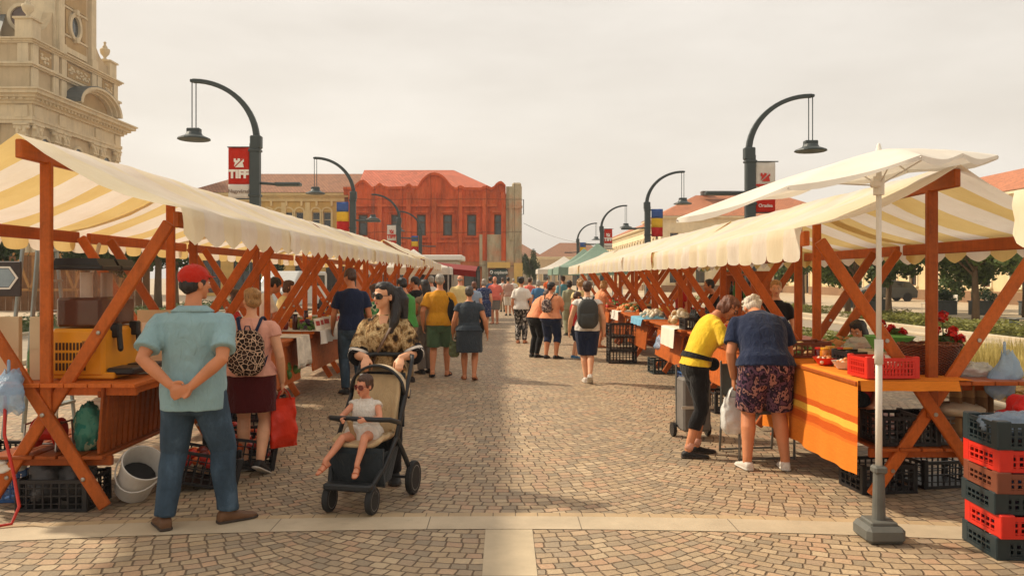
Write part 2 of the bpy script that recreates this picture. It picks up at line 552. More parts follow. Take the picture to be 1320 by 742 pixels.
def person(label, loc, heading, h, B, top=None, bottom=None, shoes=None, hair=None, skin='tan', voxel=.012, group=None, hand=((.5, None, None), (.5, None, None)), face=True, glasses=None, cap=None, belt=None, socks=None, extra=None, bsize=None):
    """top: dict(mat, hem, sleeve, loose, mats) ; bottom: dict(mat, kind, leg, loose)"""
    root = thing('person', label, 'person', loc, R(heading), group)
    root.scale = (h / 1.75,) * 3
    bare = not shoes or shoes.get('kind') in ('sandal',)
    mb = B.solid(bare)
    for k, (cu, fd, pl) in zip((-1, 1), hand):
        B.hand(k, mb, cu, 1.0, fd, pl)
    body = fused('body', mb, voxel, SKIN[skin], root, 3)
    g = 1 + (B.g - 1) * .6
    cv = max(voxel, .009)
    if bottom:
        mb = MB(); lo = bottom.get('loose', .012); kind = bottom.get('kind', 'trousers'); frac = bottom.get('leg', 1.0)
        zt = bottom.get('top', 1.02)
        if kind == 'skirt':
            hz = bottom['hem']; rings = []
            zz = zt
            ky = (B.leg[-1][1].y + B.leg[1][1].y) / 2
            for i in range(8):
                z = zt + (hz - zt) * i / 7
                t = max(0, (.92 - z) / .5)
                a, b, c = B.trunk_at(max(z, .9))
                rings.append([Vector(q) for q in B.ring(max(z, .88), lo + .03 * t, lo + .035 * t, 28, yo=c + ky * t * .5)] if z > .88 else
                             [Vector((x.x, x.y, x.z + (z - .88))) for x in B.ring(.88, lo + .02 * t, lo + .03 * t, 28, hw=B.trunk_at(.92)[0] * (1 - .12 * t), yo=c + ky * t * .6)])
            mb.loft(rings)
        else:
            mb.loft([[Vector((q.x, q.y, q.z - .035)) for q in B.ring(.80, lo - .02, lo - .01)]] + [B.ring(z, lo + .004, lo + .004) for z in (.80, .84, .88, .93, .98, zt)])
            for k in (-1, 1):
                hip, kn, ank, pitch, yaw = B.leg[k]
                back = Vector((0, -.015, 0))
                L = [(0, hip + Vector((0, 0, .03)), .094 * g), (.15, hip.lerp(kn, .3), .092 * g), (.35, hip.lerp(kn, .7), .076 * g), (.5, kn, .064 * g), (.65, kn.lerp(ank, .3) + back, .062 * g), (.8, kn.lerp(ank, .6) + back * .6, .053 * g), (.97, kn.lerp(ank, .94), .047 * g), (1.02, ank + Vector((0, 0, -.015)), .047 * g)]
                pts, rad = [], []
                flare = bottom.get('flare', 0)
                for i, (t, p, r) in enumerate(L):
                    if t <= frac + 1e-6:
                        pts.append(p); rad.append(r + lo + flare * t)
                    else:
                        t0, p0, r0 = L[i - 1]
                        if frac - t0 > .02:
                            u = (frac - t0) / (t - t0)
                            pts.append(p0.lerp(p, u)); rad.append(r0 + (r - r0) * u + lo + flare * frac)
                        break
                if len(pts) < 2: continue
                mb.tube(pts, rad, 16, round_ends=False)
        nm = {'trousers': 'trousers', 'jeans': 'jeans', 'shorts': 'shorts', 'capri': 'capri_trousers', 'leggings': 'leggings', 'skirt': 'skirt'}[kind]
        fused(nm, mb, cv, bottom['mat'], root, 2, (bottom.get('fold', .006), 8, (1, 1, .55)))
    if top:
        mb = MB(); lo = top.get('loose', .014); hem = top.get('hem', .90); sl = top.get('sleeve', .3)
        zs = [hem + (1.385 - hem) * i / 7 for i in range(8)]
        ah, ad, _ = B.trunk_at(1.33)
        rings = []
        for i, z in enumerate(zs):
            zc = max(z, .86)
            a, b, c = B.trunk_at(zc)
            t = i / 7
            flare = top.get('flare', .0) * (1 - t)
            hw = max(a + lo, (ah + lo) * (.90 if not B.fem else .84)) + flare
            hd = max(b + lo, (ad + lo) * .86) + flare
            if z < 1.06 and bottom:
                q = bottom.get('loose', .012) + .016
                hw = max(hw, a + q); hd = max(hd, b + q)
            if z < .86:
                rg = [Vector((q.x, q.y, q.z + (z - .86))) for q in B.ring(.86, hw=hw, hd=hd, yo=c)]
            else:
                rg = B.ring(z, hw=hw, hd=hd, yo=c)
            rings.append(rg)
        rings.append(B.ring(1.425, .016, .016)); rings.append(B.ring(1.455, .013, .014)); rings.append(B.ring(1.478, top.get('neck', .012), .012))
        mb.loft(rings)
        for k in (-1, 1):
            sh, e, w = B.arm[k]
            inn = sh + B.chestM @ Vector((-k * .065, 0, .012))
            if sl <= 0:
                continue
            ex = top.get('cuff', .016)
            pts = [inn, sh]; rad = [.055 * g, .058 * g]
            N = 5
            for i in range(1, N + 1):
                t = sl * i / N
                p = sh.lerp(e, t * 2) if t <= .5 else e.lerp(w, (t - .5) * 2)
                r = (.056 - .026 * t) * g + .008 + ex * (i / N)
                pts.append(p); rad.append(r)
            mb.tube(pts, rad, 14, round_ends=False)
        if top.get('collar'):
            MB().loft([B.ring(1.455, .022, .022), B.ring(1.472, .019, .019), B.ring(1.494, .012, .012), B.ring(1.490, .006, .006)], cap=False).build('collar', top['mat'], root, smooth=True, thick=.004)
        fused(top.get('name', 'shirt'), mb, cv, top['mat'], root, 2, (top.get('fold', .009), 9, (1, 1, .5)))
    if shoes:
        for k in (-1, 1):
            if shoes.get('kind') == 'sandal':
                mb = MB(); M = B.foot(k, mb, .004, sole=True)
                for yy in (.03, .115):
                    pts = []
                    for i in range(9):
                        a = PI * i / 8
                        w_, zt = (.043, .098) if yy < .1 else (.052, .056)
                        pts.append(M @ Vector((math.cos(a) * w_, yy + .012 * math.sin(a), .012 + math.sin(a) * (zt - .012))))
                    mb.tube(pts, .007, 6, flat=(1.0, 1.6))
                fused('sandal', mb, .005, shoes['mat'], root, 1)
            else:
                mb = MB(); B.foot(k, mb, .008, top=shoes.get('top', .9))
                hip, kn, ank, pitch, yaw = B.leg[k]
                if shoes.get('ankle', True): mb.tube([ank + Vector((0, 0, -.03)), ank + (kn - ank).normalized() * .015], [.042, .044], 12, False)
                so = fused('shoe', mb, .007, shoes['mat'], root, 2)
                mb = MB(); B.foot(k, mb, .012, sole=True)
                mb.build('sole', shoes.get('sole', shoes['mat']), so, smooth=True)
    if socks:
        for k in (-1, 1):
            hip, kn, ank, pitch, yaw = B.leg[k]
            MB().tube([ank, ank + (kn - ank).normalized() * .07], [.043, .045], 12, False).build('sock', socks, root, smooth=True)
    c, M, z = B.headc, B.headM, B.headsize
    P = lambda x, y, q: c + M @ Vector((x, y, q)) * z
    if hair:
        mb = MB()
        E = lambda x, y, q, r, n=16, m=12: mb.ell(P(x, y, q), [v * z for v in r], n, m, M)
        st = hair.get('style', 'short'); v = hair.get('vol', 1.0)
        if st == 'bald':
            E(-.066, -.02, .0, (.013, .05, .035)); E(.066, -.02, .0, (.013, .05, .035)); E(0, -.082, .0, (.055, .022, .04))
        else:
            E(0, -.022, .047, (.080 * v, .096 * v, .081 * v), 20, 14)
            E(0, -.048, .0, (.074 * v, .066 * v, .07 * v))
            for k in (-1, 1): E(k * .064, -.022 if B.fem else .0, .03 if B.fem else .02, (.017 * v, .04, .045))
        if B.fem: E(0, .006, .072, (.074 * v, .072, .054))
        if st in ('bun',):
            E(0, -.10, .075, (.045, .045, .042)); E(0, -.07, .06, (.05, .05, .05))
        if st == 'topbun':
            E(0, -.045, .135, (.05, .05, .042))
        if st == 'bob':
            E(0, -.05, -.03, (.086 * v, .066 * v, .085)); 
            for k in (-1, 1): E(k * .068, -.012, -.03, (.02, .045, .075))
        if st == 'curly':
            rr = random.Random(3)
            for i in range(46):
                a, b = rr.uniform(0, 2 * PI), rr.uniform(-.5, 1.4)
                E(math.cos(a) * math.cos(b) * .082 * v, -.03 + math.sin(a) * math.cos(b) * .09 * v - (.03 if math.sin(a) > .5 else 0), .045 + math.sin(b) * .08 * v, (.024, .024, .022), 8, 6)
        if st == 'ponytail':
            L = hair.get('len', .28); sd = hair.get('side', 0)
            mb.tube([P(0, -.10, .06), P(sd * .4, -.145, .05), P(sd, -.155, -.03), P(sd * 1.1, -.145, -.03 - L * .5), P(sd * 1.1, -.12, -.03 - L)], [.028, .040, .046, .040, .016], 12)
        if st == 'ponytail' and hair.get('sweep'):
            mb.tube([P(-.02, -.09, .05), P(-.075, -.085, -.03), P(-.105, -.05, -.13), P(-.125, .0, -.23), P(-.125, .04, -.34)], [.035, .044, .046, .040, .014], 12)
            mb.tube([P(.0, -.085, .03), P(-.01, -.10, -.08), P(-.02, -.11, -.20)], [.06, .055, .03], 12)
        if st == 'long':
            mb.tube([P(0, -.06, .02), P(0, -.085, -.08), P(0, -.10, -.2), P(0, -.10, -.28)], [.075, .08, .07, .04], 14, flat=(1.2, .6))
        if st == 'pigtail':
            mb.tube([P(.02, -.09, .08), P(.07, -.115, .065), P(.10, -.105, -.01), P(.105, -.085, -.10)], [.022, .036, .038, .014], 10)
            E(0, .045, .075, (.05, .03, .03))
        fused('hair', mb, max(voxel * .8, .007), hair['mat'], root, 2, (.008, 34, (1, 1, .25)))
    if face:
        mb = MB()
        mb.ell(P(0, .0925, -.0555), (.0195 * z, .0045 * z, .0042 * z), 10, 6, M); mb.ell(P(0, .0920, -.0635), (.0165 * z, .005 * z, .0048 * z), 10, 6, M)
        mb.build('mouth', LIP, root, smooth=True)
        if not glasses or glasses == 'clear':
            for k in (-1, 1):
                ey = MB().ell(P(k * .031, .0815, .002), (.0125 * z, .008 * z, .0075 * z), 10, 8, M).build('eye', pm('eye_white', (225, 215, 205), .2), root, smooth=True)
                MB().ell(P(k * .031, .0878, .002), (.0055 * z, .003 * z, .0055 * z), 8, 6, M).build('iris', pm('iris', (48, 30, 20), .15), ey, smooth=True)
        if hair and hair.get('brow', True):
            mb = MB()
            for k in (-1, 1):
                mb.tube([P(k * .014, .0945, .024), P(k * .031, .0935, .029), P(k * .050, .080, .023)], [.0036 * z, .0042 * z, .0022 * z], 6)
            mb.build('eyebrows', hair['mat'], root, smooth=True)
    if glasses:
        mb = MB()
        rd = glasses == 'round'
        gl = thing('sunglasses' if glasses != 'clear' else 'glasses', None, None); gl.parent = root
        fr = MB(); ln = MB()
        for k in (-1, 1):
            pts = []
            for i in range(21):
                a = 2 * PI * i / 20
                if rd: x, q = math.cos(a) * .027, math.sin(a) * .027
                else:
                    x = math.copysign(abs(math.cos(a)) ** .7, math.cos(a)) * .031; q = math.copysign(abs(math.sin(a)) ** .7, math.sin(a)) * (.021 if x * 1 < 0 else .023)
                pts.append((x + k * .035, q))
            y0 = .103
            wrap = lambda x: y0 - (x * x) * 5.5
            fr.tube([P(x, wrap(x), q) for x, q in pts], .0032 * z, 6, False)
            cen = P(k * .035, wrap(k * .035), 0)
            fr.tube([P(k * .066, wrap(.066), .008), P(k * .080, .05, .010), P(k * .082, -.005, .006)], .0028 * z, 6)
            vs = [P(k * .035, wrap(.035) + .003, 0)] + [P(x, wrap(x) + .001, q) for x, q in pts[:-1]]
            ln.add(vs, [(0, i, i % 20 + 1) for i in range(1, 21)])
        fr.tube([P(-.009, y0 - .001, .008), P(0, y0 + .001, .010), P(.009, y0 - .001, .008)], .003 * z, 6)
        fr.build('frame', DARKFRAME if not rd else pm('red_frame', (120, 40, 34), .35), gl, smooth=True)
        if glasses != 'clear':
            ln.build('lenses', LENS if not rd else pm('brown_lens', (92, 30, 26), .12, spec=.8), gl, smooth=True, fix=True)
    if cap:
        mb = MB()
        mb.ell(P(0, -.012, .052), (.087, .106, .083), 22, 14, M)
        mb2 = mb
        rings = []
        for i in range(7):
            a = PI * (i / 6)
            x = math.cos(a) * .072
            rings.append([P(x, .065, .052), P(x, .068 + math.sin(a) * .085, .038 + .0 * x), P(x, .068 + math.sin(a) * .085, .034), P(x, .065, .040)])
        mb.loft(rings)
        cp = fused('cap', mb, .007, cap, root, 1, (.002, 30, (1, 1, 1)))
        MB().ell(P(0, -.012, .137), (.008, .008, .005), 8, 6, M).build('cap_button', cap, cp, smooth=True)
    if extra: extra(root, B, P)
    return root

def local_thing(mb, name, mats, root, label, cat, group=None, smooth=True, parts=None, thick=0):
    """a separate thing modelled in a person's own frame (bag, backpack); parts: [(name, mb, mats)]"""
    allv = list(mb.v)
    c = Vector((sum(v.x for v in allv) / len(allv), sum(v.y for v in allv) / len(allv), min(v.z for v in allv)))
    Mw = Matrix.Translation(root.location) @ root.rotation_euler.to_matrix().to_4x4() @ Matrix.Diagonal((*root.scale, 1))
    def shift(m):
        for i in range(len(m.v)): m.v[i] = m.v[i] - c
    shift(mb)
    o = mb.build(name, mats, None, smooth=smooth, thick=thick)
    o.location = Mw @ c; o.rotation_euler = root.rotation_euler.copy(); o.scale = root.scale.copy()
    for nm, m2, mt in parts or []:
        shift(m2); m2.build(nm, mt, o, smooth=smooth)
    return tag(o, label, cat, group)

def backpack(root, B, mat, strap, label, w=.15, hgt=.44, dep=.085, zc=1.17, group=None):
    p, M = B.spine(zc)
    p2, M2 = B.spine(1.42)
    hw, hd, yo = B.trunk_at(1.2)
    P = lambda x, y, z: p + M @ Vector((x, y, z))
    mb = MB()
    def fn(u, v):
        a = 2 * PI * u; t = -1 + 2 * v
        k = (1 - abs(t) ** 4 * .5)
        cx, sy = math.cos(a), math.sin(a)
        cx = math.copysign(abs(cx) ** .55, cx); sy = math.copysign(abs(sy) ** .55, sy)
        wob = 1 + .04 * noise.noise(Vector((cx * 2, sy * 2, t * 3 + zc)))
        return P(cx * w * k * wob * (1.06 - .06 * t), -hd - .022 - dep + sy * dep * k * wob + yo, t * hgt / 2)
    mb.grid(fn, 28, 16, True)
    mb.loft([[fn(i / 16, 1.0) for i in range(16)], [P(0, -hd - .022 - dep + yo, hgt / 2 + .004)] * 16], cap=False)
    mb.loft([[fn(i / 16, 0.0) for i in range(16)], [P(0, -hd - .022 - dep + yo, -hgt / 2 - .004)] * 16], cap=False)
    pk = MB()
    def fp(u, v):
        x = -1 + 2 * u; t = -1 + 2 * v
        return P(x * w * .74, -hd - .03 - dep * 2 + yo - .03 * (1 - x ** 4) * (1 - t ** 4) + .012, -hgt * .2 + t * hgt * .22)
    pk.grid(fp, 12, 10)
    st = MB()
    for k in (-1, 1):
        q = lambda x, y, z: p2 + M2 @ Vector((x, y, z))
        sw = B.sh[1].x * 0 + .11
        st.tube([P(k * .07, -hd - .03 + yo, hgt * .44), q(k * sw, -.075, .055), q(k * sw, -.005, .066), q(k * sw, .075, .035), q(k * (sw + .02), .118, -.08), q(k * (sw + .05), .07, -.2), P(k * w * .9, -hd - .03 + yo, -hgt * .3)],
                [.012] * 7, 8, True, (1.6, .6))
    hd_ = MB()
    hd_.tube([P(-.03, -hd - .05 + yo, hgt / 2 - .005), P(-.02, -hd - .05 + yo, hgt / 2 + .035), P(.02, -hd - .05 + yo, hgt / 2 + .035), P(.03, -hd - .05 + yo, hgt / 2 - .005)], .007, 6)
    return local_thing(mb, 'backpack', mat, root, label, 'backpack', group, True, [('front_pocket', pk, mat), ('shoulder_straps', st, strap), ('carry_handle', hd_, strap)])

def hand_bag(root, top, w, hgt, dep, mat, label, cat='bag', name='shopping_bag', group=None, swing=0.0, yaw=0.0, seed=0, handles=True, flat=False):
    """soft carrier bag hanging from a hand at local point top"""
    top = Vector(top)
    ca, sa = math.cos(yaw), math.sin(yaw)
    mb = MB()
    hl = .10 if handles else .02
    def P(x, y, z):
        return top + Vector((x * ca - y * sa, x * sa + y * ca, z))
    def fn(u, v):
        a = 2 * PI * u
        cx, sy = math.cos(a), math.sin(a)
        cx = math.copysign(abs(cx) ** .5, cx); sy = math.copysign(abs(sy) ** .6, sy)
        prof = (.72 + .28 * min(1, v * 2.5)) * (1 - .35 * max(0, v - .85) / .15)
        if flat: prof = .86 + .14 * v
        dpt = dep * (.35 + .65 * smooth01(v * 1.6)) * (1 - .5 * max(0, v - .85) / .15)
        z = -hl - hgt * v
        k = 1 + .10 * noise.noise(Vector((cx * 2 + seed, sy * 3, v * 4)))
        return P(cx * w * prof * k, sy * dpt * k + .03 * noise.noise(Vector((cx * 3, v * 5, seed + 9.1))), z)
    mb.grid(fn, 28, 16, True)
    mb.loft([[fn(i / 20, 1.0) for i in range(20)], [P(0, 0, -hl - hgt - .005)] * 20], cap=False)
    hm = MB()
    if handles:
        for sgn in (-1, 1):
            hm.tube([P(-w * .55, sgn * dep * .3, -hl - .02), P(-w * .3, sgn * .012, -hl * .4), P(0, sgn * .008, .0), P(w * .3, sgn * .012, -hl * .4), P(w * .55, sgn * dep * .3, -hl - .02)], .008, 6, True, (1.8, .5))
    return local_thing(mb, name, mat, root, label, cat, group, True, [('handles', hm, mat)] if handles else None)
# ------------------------------------------------------------------ printed fabrics
def print_mat(name, kind, cols, scale):
    if name in _mats: return _mats[name]
    t = NT(name); v = t.coords()
    c = [lin(x) for x in cols]
    if kind == 'leopard':
        vd = t.n('TexVoronoi', {'feature': 'DISTANCE_TO_EDGE'}, Vector=t.n('Mix', {'data_type': 'VECTOR'}, i0=.012, i4=v, i5=t.n('TexNoise', Vector=v, Scale=14.0).outputs[1]).outputs[1], Scale=scale).outputs[0]
        colr = t.ramp(vd, [(.02, c[0]), (.045, c[0]), (.075, c[1]), (.26, c[1]), (.36, c[2])])
    elif kind == 'snake':
        n = t.noise(t.mapping(v, (1, 1, .6)), scale, 3, .6)
        vd = t.n('TexVoronoi', {'feature': 'DISTANCE_TO_EDGE'}, Vector=v, Scale=scale * 6).outputs[0]
        base = t.ramp(n, [(.36, c[0]), (.44, c[1]), (.52, c[2]), (.60, c[1]), (.66, c[0])])
        colr = t.mix(t.ramp(vd, [(.0, (.55, .55, .55)), (.12, (0, 0, 0))]), base, c[0])
    elif kind == 'patch':
        n = t.noise(t.mapping(v, (1, 1, .8)), scale, 3, .5)
        st = [(.0, c[0])] + [(.38 + .24 * i / max(1, len(c) - 2), x) for i, x in enumerate(c[1:])]
        colr = t.ramp(n, st, 'CONSTANT')
    elif kind == 'plaid':
        sx = t.n('SeparateXYZ', Vector=v)
        a = t.math('GREATER_THAN', t.math('SINE', t.math('MULTIPLY', sx.outputs[0], scale)), .3)
        b = t.math('GREATER_THAN', t.math('SINE', t.math('MULTIPLY', sx.outputs[2], scale)), .3)
        colr = t.mix(t.math('MULTIPLY', t.math('ADD', a, b), .5), c[0], c[1])
    elif kind == 'stripe':
        sx = t.n('SeparateXYZ', Vector=v)
        a = t.math('GREATER_THAN', t.math('SINE', t.math('MULTIPLY', sx.outputs[2], scale)), .0)
        colr = t.mix(a, c[0], c[1])
    elif kind == 'dots':
        vd = t.n('TexVoronoi', Vector=v, Scale=scale).outputs[0]
        colr = t.ramp(vd, [(.22, c[1]), (.28, c[0])])
    h = t.math('MULTIPLY', t.noise(t.mapping(v, (1, 1, .45)), 16, 3), .5)
    nd = t.n('BsdfPrincipled', Base_Color=colr, Roughness=.9, Normal=t.bump(h, .5, .03))
    nd.inputs['Specular IOR Level'].default_value = .15
    _mats[name] = t.surf(nd.outputs[0]); return _mats[name]

def denim(name, col):
    if name in _mats: return _mats[name]
    t = NT(name); v = t.coords(); c = lin(col)
    n = t.noise(t.mapping(v, (1, 1, .5)), 7, 6, .65)
    colr = t.ramp(n, [(.3, tuple(x * .6 for x in c[:3])), (.55, c), (.75, tuple(x * 1.7 + .01 for x in c[:3]))])
    h = t.noise(t.mapping(v, (1, 1, .9)), 20, 4, .6)
    nd = t.n('BsdfPrincipled', Base_Color=colr, Roughness=.85, Normal=t.bump(h, .6, .02))
    nd.inputs['Specular IOR Level'].default_value = .2
    _mats[name] = t.surf(nd.outputs[0]); return _mats[name]

F_TEAL = cloth('pale_teal_jersey', (138, 168, 172))
F_RED = cloth('red_cap_cloth', (182, 42, 28))
F_JEAN = denim('blue_denim', (60, 78, 94))
F_BLACK = cloth('black_cloth', (26, 24, 25))
F_NAVY = cloth('navy_cloth', (30, 40, 66))
F_PINK = cloth('pale_pink_jersey', (222, 160, 138))
F_WINE = cloth('wine_cloth', (78, 22, 24))
F_WHITE = cloth('white_cotton', (222, 214, 202))
F_CREAM = cloth('cream_cotton', (222, 200, 140))
F_MUSTARD = cloth('mustard_jersey', (206, 142, 34))
F_YELLOW = cloth('yellow_jersey', (230, 190, 50))
F_PEACH = cloth('peach_jersey', (228, 152, 110))
F_OLIVE = cloth('green_short_cloth', (84, 110, 82))
F_SLATE = cloth('slate_dress_cloth', (58, 66, 74))
F_GREEN = cloth('green_jersey', (72, 142, 62))
F_GREY = cloth('grey_cloth', (120, 112, 104))
F_BLUE = cloth('blue_jersey', (74, 118, 156))
F_CORAL = cloth('coral_jersey', (222, 112, 96))
F_KHAKI = cloth('khaki_cloth', (140, 118, 88))
F_REDT = cloth('red_jersey', (176, 40, 36))
F_CYAN = cloth('teal_blue_jersey', (90, 140, 150))
F_SAGE = cloth('sage_cloth', (146, 146, 118))
L_BROWN = pm('brown_leather', (98, 66, 40), .6, .25, 12, .3, 60)
L_BLACK = pm('black_shoe', (28, 26, 26), .6)
L_WHITE = pm('white_shoe', (205, 196, 184), .6)
L_TAN = pm('tan_sandal', (150, 92, 56), .6)
L_SOLE = pm('pale_sole', (196, 188, 176), .7)
L_DSOLE = pm('dark_sole', (62, 52, 44), .8)
P_LEO = print_mat('leopard_print', 'leopard', [(206, 170, 140), (34, 26, 24), (86, 58, 44)], 24)
P_SNAKE = print_mat('snake_print', 'snake', [(44, 34, 26), (146, 112, 70), (206, 178, 132)], 11)
P_CAMO = print_mat('black_white_print', 'patch', [(206, 200, 190), (120, 114, 108), (40, 38, 38), (190, 184, 176)], 11)
P_SHORT = print_mat('dark_floral_print', 'patch', [(34, 26, 40), (96, 66, 84), (44, 34, 52), (150, 110, 104), (30, 24, 34)], 15)
P_PLAID = print_mat('red_plaid', 'plaid', [(206, 180, 160), (146, 60, 50)], 120)
P_DOT = print_mat('navy_dotted', 'dots', [(44, 56, 92), (180, 180, 190)], 34)
P_STRIPE = print_mat('black_white_stripe', 'stripe', [(28, 24, 22), (212, 202, 186)], 190)
PLASTIC_RED = pm('red_carrier_bag', (216, 50, 20), .35, .12, 6, .5, 18, .02)
PLASTIC_WHITE = pm('white_carrier_bag', (214, 212, 206), .35, .08, 6, .6, 16, .02)

# ---- man in red cap, hands clasped behind
B1 = Body(girth=1.14, belly=.05, shoulder=1.2, head=(-38, 4), armL=(-.070, -.225, .985), armR=(.065, -.235, .975), poleL=Vector((-1, -.35, .1)), poleR=Vector((1, -.35, .1)),
          legL=(-.09, -.02, 0, 32), legR=(.115, .12, 0, -52))
def x_belt(root, B, P):
    pass
capman = person('stout man in red cap and pale teal polo with hands clasped behind his back', (-2.13, 5.46, 0), 2, 1.77, B1,
    top=dict(mat=F_TEAL, collar=True, hem=.80, sleeve=.38, loose=.022, cuff=.026), bottom=dict(mat=F_JEAN, kind='jeans', loose=.014, flare=.008, fold=.009), shoes=dict(mat=L_BROWN, sole=L_DSOLE),
    hair=dict(mat=HAIR['black'], style='short', vol=.96), skin='tan', voxel=.0075, cap=F_RED, hand=((.55, (.9, -.08, -.45), (0, -1, .2)), (.6, (-.9, -.08, -.45), (0, 1, .2))))

# ---- woman with leopard backpack
B2 = Body(girth=1.22, fem=True, head=(38, 4), twist=-4, armL=('hang', .12, .05), armR=('hang', .0, .09), legL=(0, .12, 0), legR=(.02, -.12, 26, -20), breast=.03, shoulder=1.12)
leowoman = person('woman in pale pink top and wine shorts wearing a leopard print backpack', (-2.22, 7.0, 0), 8, 1.60, B2,
    top=dict(mat=F_PINK, hem=.93, sleeve=.16, loose=.012, cuff=.008), bottom=dict(mat=F_WINE, kind='skirt', hem=.585, loose=.018), shoes=dict(mat=L_BLACK, sole=L_SOLE),
    hair=dict(mat=HAIR['blond'], style='bun', vol=.98), skin='fair', voxel=.008)
backpack(leowoman, B2, P_LEO, F_NAVY, 'leopard print backpack worn by the woman in the pink top', .155, .42, .075, 1.16)
w = B2.arm[1][2]
hand_bag(leowoman, w + Vector((.01, .03, -.07)), .135, .47, .045, PLASTIC_RED, 'bright red carrier bag held by the woman with the leopard backpack', 'bag', yaw=.5, seed=3, flat=True)

# ---- woman pushing the stroller
WH = 1.66; WS = WH / 1.75
WX, WY = -1.0, 6.72
B3 = Body(fem=True, girth=1.0, lean=6, head=(-36, 3), armL=(-.18, .36, 1.12), armR=(.11, .36, 1.12), breast=.045, legL=(0, .06, 0), legR=(0, -.12, 20), poleL=Vector((-.6, -.7, -.6)), poleR=Vector((.6, -.7, -.6)), shoulder=1.02)
def x_woman(root, B, P):
    for k in (-1, 1):
        sh, e, w = B.arm[k]
        for i, (t, m) in enumerate(((.40, F_BLACK), (.44, F_WHITE), (.47, F_BLACK), (.50, F_WHITE), (.53, F_BLACK))):
            pt = lambda q: sh.lerp(e, q * 2) if q <= .5 else e.lerp(w, (q - .5) * 2)
            r = .088
            MB().tube([pt(t - .022), pt(t + .022)], [r - .002 + i * .0006, r + i * .0006], 18, False).build('sleeve_band', m, root, smooth=False)
    # v-neck skin strip and shoulder strap
    p, M = B.spine(1.40)
    st = []
    for z, x in ((1.455, -.10), (1.36, -.06), (1.25, .0), (1.12, .07), (1.0, .12)):
        p, M = B.spine(z); hw, hd, yo = B.trunk_at(z)
        st.append(p + M @ Vector((-x * -1, hd + yo + .036, 0)))
    MB().tube(st, .011, 6, True, (1.7, .5)).build('bag_strap', pm('strap_brown', (96, 70, 52), .6), root, smooth=True)
    v = []
    for z, x in ((1.47, .045), (1.40, .028), (1.33, .004)):
        p, M = B.spine(z); hw, hd, yo = B.trunk_at(z)
        v.append((p + M @ Vector((-x, hd + yo + .021, 0)), p + M @ Vector((x, hd + yo + .021, 0))))
    mb = MB(); mb.loft([[a + Vector((0, .0, 0)), b, b - Vector((0, .03, 0)), a - Vector((0, .03, 0))] for a, b in v]).build('bare_neckline', SKIN['fair'], root)
strollerwoman = person('dark haired woman in sunglasses and snake print blouse pushing the stroller', (WX, WY, 0), 180, WH, B3,
    top=dict(mat=P_SNAKE, hem=.84, sleeve=.42, loose=.021, cuff=.036, name='blouse', fold=.010), bottom=dict(mat=F_BLACK, kind='trousers', loose=.012), shoes=dict(mat=L_BLACK, sole=L_DSOLE),
    hair=dict(mat=HAIR['black'], style='ponytail', len=.31, side=-.10, vol=.96, sweep=True, brow=True), skin='fair', voxel=.007, glasses='square', extra=x_woman,
    hand=((1.0, (.0, .75, -.55), (0, -.45, -.9)), (1.0, (.0, .75, -.55), (0, -.45, -.9))))

# ---- bending pair at the right-hand stall
B20 = Body(fem=True, girth=1.04, lean=30, head=(-28, -14), neckfwd=.03, armL=(-.12, .47, 1.16), armR=(.10, .42, 1.13), legL=(.0, .08, 0, 0), legR=(.02, -.10, 0, -12), breast=.03, poleL=Vector((-1, -.4, -.9)), poleR=Vector((1, -.4, -.9)))
def x_fanny(root, B, P):
    mb = MB(); mb.loft([B.ring(z, .034, .034) for z in (1.0, 1.012, 1.03, 1.045)], cap=False)
    mb.build('waist_strap', F_BLACK, root, smooth=True)
    p, M = B.spine(1.01); hw, hd, yo = B.trunk_at(1.0)
    MB().ell(p + M @ Vector((.06, hd + yo + .055, -.03)), (.11, .05, .07), 14, 10, M).build('hip_bag', F_BLACK, root, smooth=True)
yellowwoman = person('woman in yellow tee and black leggings bending over a purse at the right stall', (1.84, 7.66, 0), -78, 1.62, B20,
    top=dict(mat=F_YELLOW, hem=.93, sleeve=.34, loose=.016, cuff=.018), bottom=dict(mat=F_BLACK, kind='leggings', leg=.74, loose=.006, fold=.004), shoes=dict(mat=L_BLACK, sole=L_DSOLE, ankle=False, top=.7), socks=pm('pink_sock', (206, 150, 126), .8),
    hair=dict(mat=HAIR['auburn'], style='bob', vol=1.0), skin='tan', voxel=.008, glasses='clear', extra=x_fanny, hand=((.9, None, None), (.9, None, None)))
B21 = Body(girth=1.3, lean=44, head=(8, -16), neckfwd=.03, armL=(-.235, .24, .80), armR=(.18, .50, 1.02), legL=(-.085, .0, 0, 10), legR=(.085, .02, 0, -8), belly=.05, shoulder=1.05, poleL=Vector((-.6, -1, 0)))
navyman = person('white haired person in navy tee and dark floral shorts leaning toward the woman in yellow', (2.33, 7.10, 0), -4, 1.72, B21,
    top=dict(mat=F_NAVY, hem=.93, sleeve=.36, loose=.022, cuff=.026), bottom=dict(mat=P_SHORT, kind='shorts', leg=.44, loose=.030, flare=.03), shoes=dict(mat=L_WHITE, sole=L_SOLE, ankle=False, top=.75),
    hair=dict(mat=HAIR['white'], style='curly', vol=.98), skin='tan', voxel=.008, hand=((.9, (0, .1, -1), None), (.5, None, None)))
w = B21.arm[-1][2]
hand_bag(navyman, w + Vector((.0, .02, -.09)), .115, .34, .07, PLASTIC_WHITE, 'full white carrier bag hanging from the hand of the navy tee shopper', 'bag', yaw=.2, seed=5)

